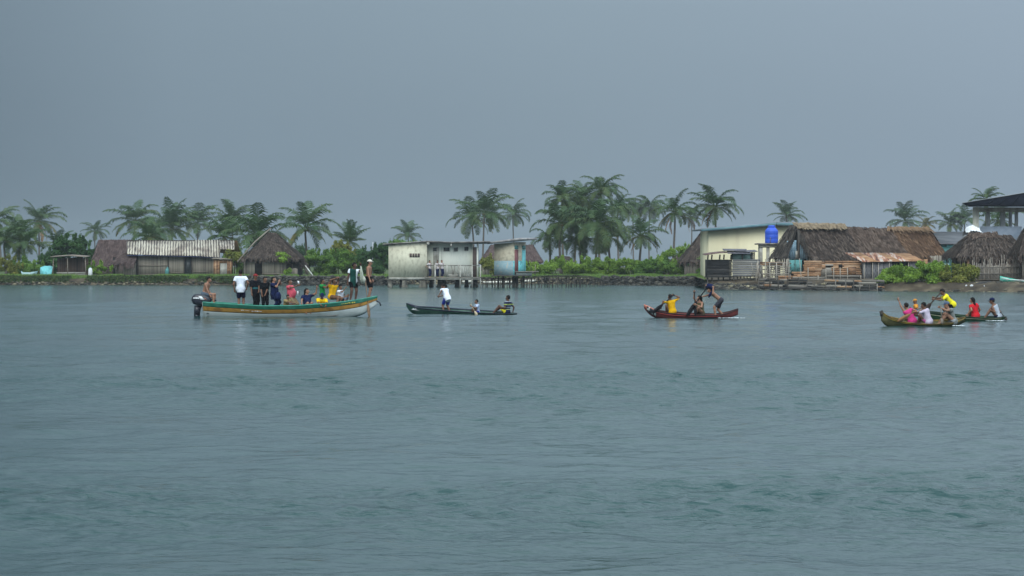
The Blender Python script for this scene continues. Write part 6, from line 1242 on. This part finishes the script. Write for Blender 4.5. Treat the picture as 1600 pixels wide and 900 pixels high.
    return o, dict(WL=WL, WR=WR, N=N_, P=P0, hc=hc, L=L_, hf=hf, hu=hu, base=base)
def item(name, label, cat, mb, m, org): return tag(mb.build(name, m, origin=org), label, cat)
def paddle(label, a, b, Y, m, blade=.30, w=.085, name='paddle', r=.02, da=0, db=0):
    A, B_ = np.array(W(*a, Y)) + (0, da, 0), np.array(W(*b, Y)) + (0, db, 0); d = nrm(B_ - A); L = np.linalg.norm(B_ - A); s = nrm(np.cross(d, (0, 1, 0))); n = np.cross(d, s)
    o = thing(name, label, 'paddle', B_); mb = MB(); mb.tube([A, A + d * L * (1 - blade)], r, 7); mb.tube([A - s * .05, A + s * .05], r, 6); mb.build('shaft', m, o)
    mb = MB(); P = A + d * L * (1 - blade); pr = [(0, .02), (.15, .6), (.4, 1), (.75, .9), (.95, .5), (1, .1)]; pl = [P + d * L * blade * t + s * w * q for t, q in pr] + [P + d * L * blade * t - s * w * q for t, q in pr[::-1]]; mb.slab([q - n * .009 for q in pl], n * .018); mb.build('blade', m, o); return o

C = dict(white=cloth('white_cotton', (.74, .78, .86), .85), navy=cloth('navy_cloth', (.012, .018, .06)), black=cloth('black_cloth', (.006, .007, .009)), dkblue=cloth('dark_blue_shorts', (.014, .016, .05)), pink=cloth('pink_cloth', (.62, .10, .14)), magenta=cloth('magenta_cloth', (.62, .05, .22)), tan=cloth('tan_cloth', (.27, .20, .09)), olive=cloth('olive_cloth', (.10, .09, .045)),
         green=cloth('green_cloth', (.02, .24, .06)), yellow=cloth('yellow_cloth', (.80, .52, .01), .85), gold=cloth('golden_cloth', (.70, .38, .008), .85), lyellow=cloth('lemon_cloth', (.78, .68, .03), .85), denim=cloth('faded_denim', (.10, .13, .17)), blue=cloth('royal_blue_cloth', (.02, .035, .26)), grey=cloth('grey_cloth', (.20, .21, .20)), red=cloth('red_cloth', (.60, .02, .03)),
         lblue=cloth('pale_blue_cloth', (.42, .50, .66)), greyw=cloth('grey_white_cloth', (.42, .46, .52)), purple=cloth('mauve_cloth', (.50, .12, .30)), lilac=cloth('lilac_white_cloth', (.55, .48, .58)), brown=cloth('brown_cloth', (.14, .08, .05)), khaki=cloth('khaki_cloth', (.22, .17, .10)), redcap=cloth('dark_red_cap', (.22, .03, .03)), beige=cloth('beige_cap', (.62, .58, .50)), lgrey=cloth('light_grey_cloth', (.30, .32, .34)))
def banded(name, base, stripes, axis=2, soft=False):
    """cloth with bands at given heights (object space)"""
    m = bpy.data.materials.new(name); m.use_nodes = True; t = m.node_tree; n = t.nodes; l = t.links.new; b = n['Principled BSDF']; b.inputs['Roughness'].default_value = .95; b.inputs['Specular IOR Level'].default_value = .06
    tc = n.new('ShaderNodeTexCoord'); sx = n.new('ShaderNodeSeparateXYZ'); l(tc.outputs['Object'], sx.inputs[0]); src = sx.outputs[axis]; prev = None
    for lo_, hi_, col in stripes:
        a = n.new('ShaderNodeMath'); a.operation = 'GREATER_THAN'; a.inputs[1].default_value = lo_; l(src, a.inputs[0]); c_ = n.new('ShaderNodeMath'); c_.operation = 'LESS_THAN'; c_.inputs[1].default_value = hi_; l(src, c_.inputs[0]); mu = n.new('ShaderNodeMath'); mu.operation = 'MULTIPLY'; l(a.outputs[0], mu.inputs[0]); l(c_.outputs[0], mu.inputs[1])
        mx = n.new('ShaderNodeMixRGB'); l(mu.outputs[0], mx.inputs[0]); mx.inputs[2].default_value = (*col, 1)
        if prev: l(prev.outputs[0], mx.inputs[1])
        else: mx.inputs[1].default_value = (*base, 1)
        prev = mx
    l(prev.outputs[0], b.inputs['Base Color']); return m

# ---- the big boat's fourteen people
Y = BY; G = 'people aboard the big boat'
person('shirtless man in grey shorts sitting on the stern beside the outboard motor', Y, (319, 460, 0), (325, 441, 0), (1, -.3, 0), look=(1, -.1, -.3), hr=(332, 468, -.2), hl=(329, 459, .2), fr=(335, 477, -.12), fl=(334, 477, .18), H=1.55, skin='tan', shorts=C['denim'], group=G, kp=(1, 0, 1))
p_, q_ = person('man in a white T-shirt and dark blue shorts standing with his back turned', Y, (376, 451.5, 0), (376, 431, 0), (-.05, 1, 0), look=(-.25, 1, 0), hl=(366.5, 453, 0), hr=(385.5, 450, 0), fl=(373, 482, 0), fr=(380, 482, .1), H=1.66, skin='brown', shirt=C['white'], shorts=C['dkblue'], leg=.95, group=G, hem=.14)
p_, q_ = person('person in black clothes and a dark red cap standing behind the white T-shirt', Y, (399, 456, .1), (398.5, 437, .1), (.5, -.85, 0), look=(.7, -.7, 0), hr=(394, 462, -.1), hl=(405, 456, -.15), fl=(401, 486, .1), fr=(396, 486, .1), H=1.52, skin='brown', shirt=banded('black_shirt_teal_print', (.011, .012, .016), [(.88, .95, (.02, .09, .10))]), sleeve=.8, shorts=C['black'], leg=1.9, capc=C['redcap'], hem=.16, group=G)
person('short person in black with clasped hands beside the red cap', Y, (414, 459, -.1), (414, 440, -.1), (.2, -.95, 0), look=(.8, -.6, 0), hr=(411, 463, -.35), hl=(414.5, 466, -.38), fl=(417, 486, 0), fr=(411, 486, 0), H=1.46, skin='brown', shirt=C['black'], sleeve=.9, shorts=C['black'], leg=1.9, hem=.16, female=True, group=G)
p_, q5 = person('woman in navy raising a camera to her face', Y, (428, 460, 0), (427, 440, 0), (1, -.35, 0), look=(1, -.2, .1), hr=(436, 441, -.15), hl=(437, 439, .08), fl=(430, 486, .1), fr=(426, 486, -.1), H=1.5, skin='tan', shirt=C['navy'], sleeve=.7, shorts=C['navy'], leg=1.9, hem=.2, hair='long', female=True, belly=.6, group=G)
mb = MB(); cm = W(438.3, 438.5, Y); mb.box(cm - (.06, .05, .04), cm + (.05, .05, .035)); mb.tube([cm + (.05, 0, 0), cm + (.09, 0, 0)], .025, 8); item('camera', 'small dark camera held up by the woman in navy', 'camera', mb, M_black, cm)
mb = MB(); cm = W(435.5, 462, Y) + (0, -.25, 0); mb.tube([cm - (0, 0, .17), cm - (.01, 0, .12), cm + (0, 0, .05), cm + (.01, 0, .15)], [.06, .13, .12, .05], 9); item('shoulder_bag', 'navy shoulder bag hanging at the side of the woman with the camera', 'bag', mb, C['navy'], cm)
p_, q6 = person('heavy woman in a pink top holding up a small white phone', Y, (455, 464, 0), (452.5, 444.5, 0), (1, -.55, 0), look=(1, -.5, .15), hr=(466, 446, -.35), hl=(464, 457, .15), fl=(458, 489, .1), fr=(454, 489, -.1), H=1.52, skin='brown', shirt=C['pink'], sleeve=.5, shorts=C['khaki'], leg=1.8, hem=.12, belly=1.3, female=True, group=G)
mb = MB(); cm = W(467.8, 441.2, Y) + (0, -.38, 0); mb.obox(cm, (.03, .02, 0), (0, .008, 0), (-.01, 0, .06)); item('phone', 'small white phone held up by the woman in pink', 'phone', mb, M_strawp, cm)
mb = MB(); cm = W(465.5, 458, Y) + (0, -.1, 0); mb.tube([cm - (0, 0, .08), cm + (0, 0, .06), cm + (0, 0, .09)], [.035, .035, .012], 8); item('bottle', 'small pale bottle in the lower hand of the woman in pink', 'bottle', mb, M_strawp, cm)
person('child in a tan shirt leaning an arm along the green gunwale', Y, (447, 481, -.35), (450.5, 468.5, -.45), (.8, -.6, 0), look=(.7, -.7, -.2), hr=(471, 475.5, -.8), hl=(462, 476, -.7), fl=(456, 489, -.3), fr=(454, 489, -.4), H=1.22, skin='brown', shirt=C['tan'], sleeve=.6, shorts=C['brown'], group=G, kp=(1, 0, .6))
person('woman in a navy T-shirt seated with her left hand raised', Y, (481, 479, -.2), (479.5, 458.5, -.2), (.35, -.95, 0), look=(.95, -.3, .1), hl=(496, 450, -.3), hr=(473.5, 475, -.75), fl=(486, 490, -.5), fr=(480, 490, -.6), H=1.55, skin='tan', shirt=C['navy'], sleeve=.65, shorts=C['black'], leg=1.5, belly=.8, female=True, hair='long', group=G, kp=(.4, -1, .6), el=(.8, 0, -.6))
person('boy in a green shirt holding out his arm towards the bow', Y, (503, 461, .25), (502.5, 444.5, .25), (1, -.25, 0), look=(1, 0, .1), hr=(513, 443.5, .1), hl=(512, 445, .4), fl=(506, 487, .3), fr=(502, 487, .2), H=1.38, skin='brown', shirt=C['green'], sleeve=.5, shorts=C['lgrey'], leg=1.5, hem=.12, group=G)
person('person in a yellow shirt and navy cap folded over the gunwale', Y, (502.5, 482, -.15), (504.5, 464.5, -.42), (.1, -1, -.1), look=(.15, -.8, -.6), hr=(506.5, 479.5, -.98), hl=(512, 480.5, -.98), fl=(506, 490, -.3), fr=(498, 490, -.3), H=1.5, skin='brown', shirt=C['yellow'], sleeve=.75, shorts=C['brown'], capc=C['navy'], group=G, kp=(0, -1, .6))
person('man in a golden yellow shirt shading his eyes with both arms raised', Y, (518.5, 464, 0), (521, 444, 0), (.75, -.65, 0), look=(1, -.3, .05), hr=(526, 434.5, -.25), hl=(528.5, 435, .1), fl=(528, 482, -.1), fr=(526, 482, -.3), H=1.58, skin='brown', shirt=C['gold'], sleeve=.5, shorts=C['brown'], leg=.85, group=G, kp=(1, -.3, .8), er=(-1, -.3, .3), el=(.2, 1, .2))
person('child in a white shirt sitting low behind the golden yellow shirt', Y, (532.5, 469, .1), (531.5, 453.5, .1), (.9, -.5, 0), look=(.8, -.6, 0), hr=(539.5, 450.5, -.1), hl=(536, 461, .2), fl=(541, 474, 0), fr=(538, 475, -.2), H=1.3, skin='brown', shirt=C['white'], sleeve=.6, shorts=C['denim'], leg=1.6, group=G, kp=(1, 0, .9))
M_jer = banded('green_white_jersey', (.012, .055, .045), [(-1, -.115, (.74, .78, .82)), (.125, 1, (.74, .78, .82))], axis=0)
p_, q13 = person('tall boy in a dark green jersey with white sides standing near the bow', Y, (551.5, 439.5, .05), (553.0, 419, .05), (.55, -.85, 0), look=(1, -.35, 0), hl=(564, 414.5, -.15), hr=(543, 445, -.1), fl=(555, 471.5, .12), fr=(547.5, 471.5, -.05), H=1.60, skin='dark', shirt=M_jer, sleeve=.45, shorts=C['black'], leg=.7, hem=.2, group=G, el=(.5, 0, -1))
p_, q14 = person('shirtless man in a white cap standing on the bow looking right', Y, (576, 435.5, .0), (577, 415.5, .0), (1, -.25, 0), look=(1, -.2, 0), hr=(579, 439, -.28), hl=(581, 437, .2), fl=(575, 468, .08), fr=(577, 468.5, -.08), H=1.62, skin='tan', shorts=C['black'], leg=.9, capc=C['beige'], group=G)
mb = MB(); g = np.random.default_rng(4); a = W(564.5, 416, Y) + (0, -.2, 0); b = W(567.5, 443, Y) + (0, -.2, 0)
for i in range(9):
    o1, o2 = g.normal(0, .025, 3), g.normal(0, .06, 3); mb.tube([a + o1 * .4, a * .6 + b * .4 + o1 * 1.4, a * .25 + b * .75 + o2 * 1.2, b + o2 * .7], [.015, .035, .045, .012], 6, g.random())
item('net_bundle', 'bundle of pale green netting hanging from the raised hand of the boy in the jersey', 'net', mb, mat('pale_net', (.42, .46, .38), (.26, .30, .24), (.55, .56, .48), tint=.6, scale=12), a)
paddle('brown wooden pole paddle held upright in the water beside the bow', (571.5, 438), (578.3, 496.5), Y, mat('brown_paddle_wood', (.16, .10, .06), (.24, .16, .10), scale=5), blade=.42, w=.06, da=-.25, db=-.42, r=.016)

# ---- canoe 1
Y = 95.5; G = 'people in the dark green canoe'
person('man in a white T-shirt and blue shorts bending forward as he stands in a canoe', Y, (699, 465.5, 0), (693, 450, .20), (-.6, .75, 0), look=(-.7, .3, -.8), hl=(686.5, 461, -.2), hr=(687, 463, .25), fl=(693.5, 491, -.05), fr=(703.5, 491, .1), H=1.42, skin='brown', shirt=C['white'], sleeve=.6, shorts=C['blue'], leg=.85, hem=.14, group=G)
person('small child in a pale blue shirt sitting in the middle of the dark green canoe', Y, (746, 489, 0), (745, 475.5, 0), (-1, -.35, 0), look=(-1, -.3, 0), hl=(737.5, 478.5, -.25), hr=(739, 483, .12), fl=(738, 493, -.1), fr=(739, 493, .1), H=1.2, skin='brown', shirt=C['lblue'], sleeve=.7, shorts=C['blue'], group=G)
paddle('short pale paddle dipped beside the small child in pale blue', (735.5, 475.5), (746.5, 493.5), Y, mat('pale_paddle_wood', (.36, .30, .2), (.46, .38, .26), scale=5), blade=.45, w=.055, da=-.2, db=-.42, r=.016)
M_str = banded('striped_polo', (.012, .017, .05), [(.40, .425, (.45, .55, .12)), (.52, .54, (.35, .38, .42)), (.28, .30, (.45, .5, .55)), (.36, .37, (.35, .38, .42)), (.19, .215, (.45, .5, .2))])
person('man in a navy striped polo and yellow shorts sitting at the end of the canoe', Y, (792, 488, 0), (794, 470.5, 0), (-.9, .5, 0), look=(-1, .3, 0), hr=(801, 488.5, .2), hl=(783, 480, -.1), er=(.8, .3, .3), fl=(771, 491, -.1), fr=(771, 491, .12), H=1.52, skin='dark', shirt=M_str, sleeve=.6, shorts=C['lyellow'], leg=.8, group=G, kp=(0, 0, 1))
# ---- canoe 2
Y = 89.0; G = 'people in the dark red canoe'
person('paddler in a golden shirt sitting in the bow of the dark red canoe, back turned', Y, (1051, 487, .05), (1048.5, 473, .05), (-.55, .85, 0), look=(-.7, .8, 0), hl=(1033, 478.5, -.2), hr=(1053.5, 461.5, .1), fl=(1042, 494, .3), fr=(1046, 494, .4), H=1.45, skin='brown', shirt=C['gold'], sleeve=.95, shorts=mat('dark_green_cloth', (.02, .06, .05), (.015, .04, .035)), group=G, er=(1, 0, .3), el=(-.3, -.5, .6))
paddle('dark broad paddle slanting down beside the pink bow', (1053, 461), (1019, 488.5), Y, M_paddk, blade=.50, w=.075, da=0, db=-.42)
p_, qe = person('long haired woman in an olive top seated in the middle of the dark red canoe', Y, (1095.5, 490, 0), (1094, 474.5, 0), (-.9, -.45, 0), look=(-1, .1, .1), hl=(1087, 476, -.35), hr=(1085, 457.5, .1), fl=(1086, 494, -.1), fr=(1086, 494, .1), H=1.5, skin='tan', shirt=C['olive'], tank=True, shorts=C['brown'], hair='long', female=True, group=G, er=(-.6, .3, .2))
paddle('upright dark paddle in front of the long haired woman', (1085, 456.5), (1085.5, 493), Y, M_paddk, blade=.42, w=.06, da=-.05, db=-.4)
p_, qf = person('shirtless man in dark shorts leaning hard on a long paddle', Y, (1126.5, 469, 0), (1112, 457.5, 0), (-.75, 0, -1), look=(-.8, -.1, -.8), hr=(1091, 465.5, .1), hl=(1106, 446.5, -.05), fl=(1118, 497, -.1), fr=(1132, 497, .12), H=1.52, skin='tan', shorts=mat('dark_print_shorts', (.015, .015, .03), (.04, .04, .05), (.012, .012, .02), scale=12), leg=.85, group=G, kp=(-1, 0, .1), el=(.2, 0, 1))
mb = MB(); n0 = W(1109.5, 452, Y); mb.tube([n0 + (-.16, -.02, .05), n0 + (-.08, -.03, .13), n0 + (.03, -.05, .12), n0 + (.10, -.09, 0), n0 + (.06, -.13, -.12), n0 + (-.03, -.15, -.24), n0 + (-.07, -.14, -.32)], [.03, .10, .11, .09, .06, .05, .02], 9); item('head_cloth', 'navy cloth tied over the head and shoulder of the leaning man', 'cloth', mb, C['navy'], n0)
paddle('long dark paddle with a wide blade driven down in front of the leaning man', (1108.5, 443.5), (1071.5, 493.5), Y, M_paddk, blade=.48, w=.085, da=.0, db=-.42, r=.024)
# ---- canoe 3
Y = 78.0; G = 'people in the olive canoe'
person('paddler in magenta raising a hand in the bow of the olive canoe, back turned', Y, (1427, 503, .12), (1420, 487, .12), (-.55, .85, 0), look=(-.7, .8, 0), hl=(1404, 467.5, .1), hr=(1443, 483, .2), fl=(1415, 507, .3), fr=(1420, 507, .3), H=1.46, skin='tan', shirt=C['magenta'], sleeve=.8, shorts=C['brown'], female=True, group=G, el=(-.6, 0, -.2), er=(1, 0, -.5))
p_, qh = person('woman in a lilac blouse and pink skirt pulling a brown paddle', Y, (1450.5, 503, -.1), (1446, 489, -.1), (-.75, .6, -.2), look=(-.9, .4, -.3), hl=(1426, 487, -.35), hr=(1430, 486, .1), fl=(1437, 510, .1), fr=(1438, 510, .3), H=1.48, skin='brown', shirt=C['lilac'], sleeve=1.3, shorts=C['purple'], leg=.7, waist=.10, hair='short', female=True, belly=.5, group=G, el=(-.2, -1, -.1))
paddle('brown wooden paddle held by the woman in lilac and pink', (1428, 485.5), (1399, 502), Y, mat('red_brown_paddle', (.22, .11, .05), (.32, .17, .08), scale=5), blade=.75, w=.07, da=-.35, db=-.42, r=.02)
p_, qi = person('man in grey shirt and cap seated in the stern of the olive canoe', Y, (1490, 503, 0), (1482.5, 485, 0), (-1, -.35, -.1), look=(-1, -.2, -.2), hl=(1468, 480.5, -.25), hr=(1476, 492, .1), fl=(1468, 508, -.1), fr=(1468, 508, .12), H=1.56, skin='tan', shirt=C['grey'], sleeve=.55, shorts=C['lgrey'], leg=.7, capc=cloth('blue_grey_cap', (.10, .13, .20)), group=G, kp=(-.3, -.2, 1))
paddle('short grey paddle held upright by the man in the grey shirt', (1467.5, 478), (1468.5, 506), Y, M_pole, blade=.35, w=.05, da=-.28, db=-.42, r=.018)
# ---- canoe 4
Y = 85.0; G = 'people in the green canoe'
person('half hidden person in white and orange in the green canoe', Y, (1432, 491, 0), (1431, 479, 0), (-1, .3, 0), look=(-1, .2, -.3), hl=(1438, 481, -.2), hr=(1425, 482, .1), fl=(1425, 497, 0), fr=(1425, 497, .1), H=1.2, skin='brown', shirt=banded('white_orange_shirt', (.65, .66, .7), [(.33, .6, (.6, .25, .04))]), sleeve=.7, shorts=C['brown'], hair='none', group=G, capc=cloth('orange_cap', (.6, .26, .05)))
p_, qj = person('standing paddler in a lemon yellow shirt bending over a long dark paddle', Y, (1489.5, 476, 0), (1475.5, 461, 0), (-.7, .25, -.8), look=(-.8, 0, -.7), hl=(1458.5, 467.5, -.2), hr=(1461, 465, .15), fl=(1482, 500, 0), fr=(1493, 500, .15), H=1.56, skin='brown', shirt=C['lyellow'], sleeve=.7, shorts=C['black'], leg=.8, hem=.1, group=G, kp=(-1, 0, .1))
mb = MB(); u_ = nrm(qj['N'] - qj['P']); bc = qj['N'] - u_ * .17; f_b = np.array([-.62, .2, -.78]); bk = bc - nrm(f_b) * .108; s_b = nrm(np.cross(u_, (0, 1, 0))); mb.obox(bk + (0, -.06, 0), u_ * .045, np.array((0, .03, 0)), s_b * .02); mb.obox(bk + u_ * -.07 + (0, -.06, 0), u_ * .02, np.array((0, .03, 0)), s_b * .03); lab(mb.build('shirt_print', C['denim'], p_), 'small dark print on the back of the shirt')
paddle('long dark paddle slanting left between the two right hand canoes', (1474, 452.5), (1438.5, 489), Y, mat('dark_brown_paddle', (.035, .022, .018), (.06, .04, .03), scale=5), blade=.45, w=.09, da=0, db=-.3, r=.022)
person('long haired woman in a red shirt seated with her back turned', Y, (1524.5, 494, 0), (1521.5, 479.5, 0), (-.55, .8, 0), look=(-.7, .7, 0), hl=(1510, 491, -.2), hr=(1530, 491.5, .3), er=(1, -.2, .2), fl=(1513, 499, .2), fr=(1516, 499, .3), H=1.5, skin='tan', shirt=C['red'], sleeve=.45, shorts=C['brown'], hair='long', female=True, group=G)
p_, ql = person('man in grey tank top and navy cap steering at the stern of the green canoe', Y, (1560, 495, 0), (1554, 480.5, 0), (-.8, .5, -.1), look=(-.9, .3, -.2), hl=(1547, 485, -.15), hr=(1567.5, 495.5, .2), er=(1, 0, .3), fl=(1538, 499, -.1), fr=(1540, 499, .1), H=1.58, skin='brown', shirt=C['greyw'], tank=True, shorts=C['dkblue'], capc=C['navy'], group=G, kp=(-.2, 0, 1))
paddle('short steering paddle trailing at the stern of the green canoe', (1563, 488), (1571, 500), Y, M_dpole, blade=.5, w=.06, da=-.1, db=-.25, r=.018)
# ---- the three on the porch
Y = 197.6; G = 'schoolchildren on the porch'
ws = cloth('school_white_shirt', (.55, .50, .50), .8)
for lb, px, fx, hh in (('leftmost of the three children in white shirts on the porch, looking right', 671.5, .8, 1.5), ('middle child in a white shirt on the porch beside the railing post', 684, -.4, 1.5), ('rightmost child in a white shirt and dark trousers on the porch', 690.5, .5, 1.55)):
    person(lb, Y, (px, 419.5, 0), (px - .3, 410.8, 0), (fx, -.7, 0), hl=(px + 2, 413, -.2), hr=(px - 2.5, 418, -.2), fl=(px + .8, 433.5, 0), fr=(px - 1, 433.5, 0), H=hh, skin='tan' if px < 675 or px > 688 else 'brown', shirt=ws, shorts=C['navy'], leg=1.9, vox=.03, group=G)
# foam where the canoes cut the water
fo = MB(); g = np.random.default_rng(12)
def foam(px, Y, n, wx, wy, k=1):
    for i in range(n):
        x = X_(px, Y) + g.normal(0, wx); y = Y + g.normal(0, wy); r_ = g.uniform(.02, .07) * k; fo.add(RV * np.array([r_ * 2, r_ * 1.2, r_ * .45]) + (x, y, .015), [RF], g.random())
foam(1143, 88.7, 46, .22, .12, .55); foam(1499, 77.7, 22, .10, .12, .5); foam(1559, 84.5, 26, .13, .12, .5)
o = fo.build('foam', mat('foam_white', (.7, .74, .76), (.6, .65, .68), rough=.4), smooth=True); o['kind'] = 'stuff'
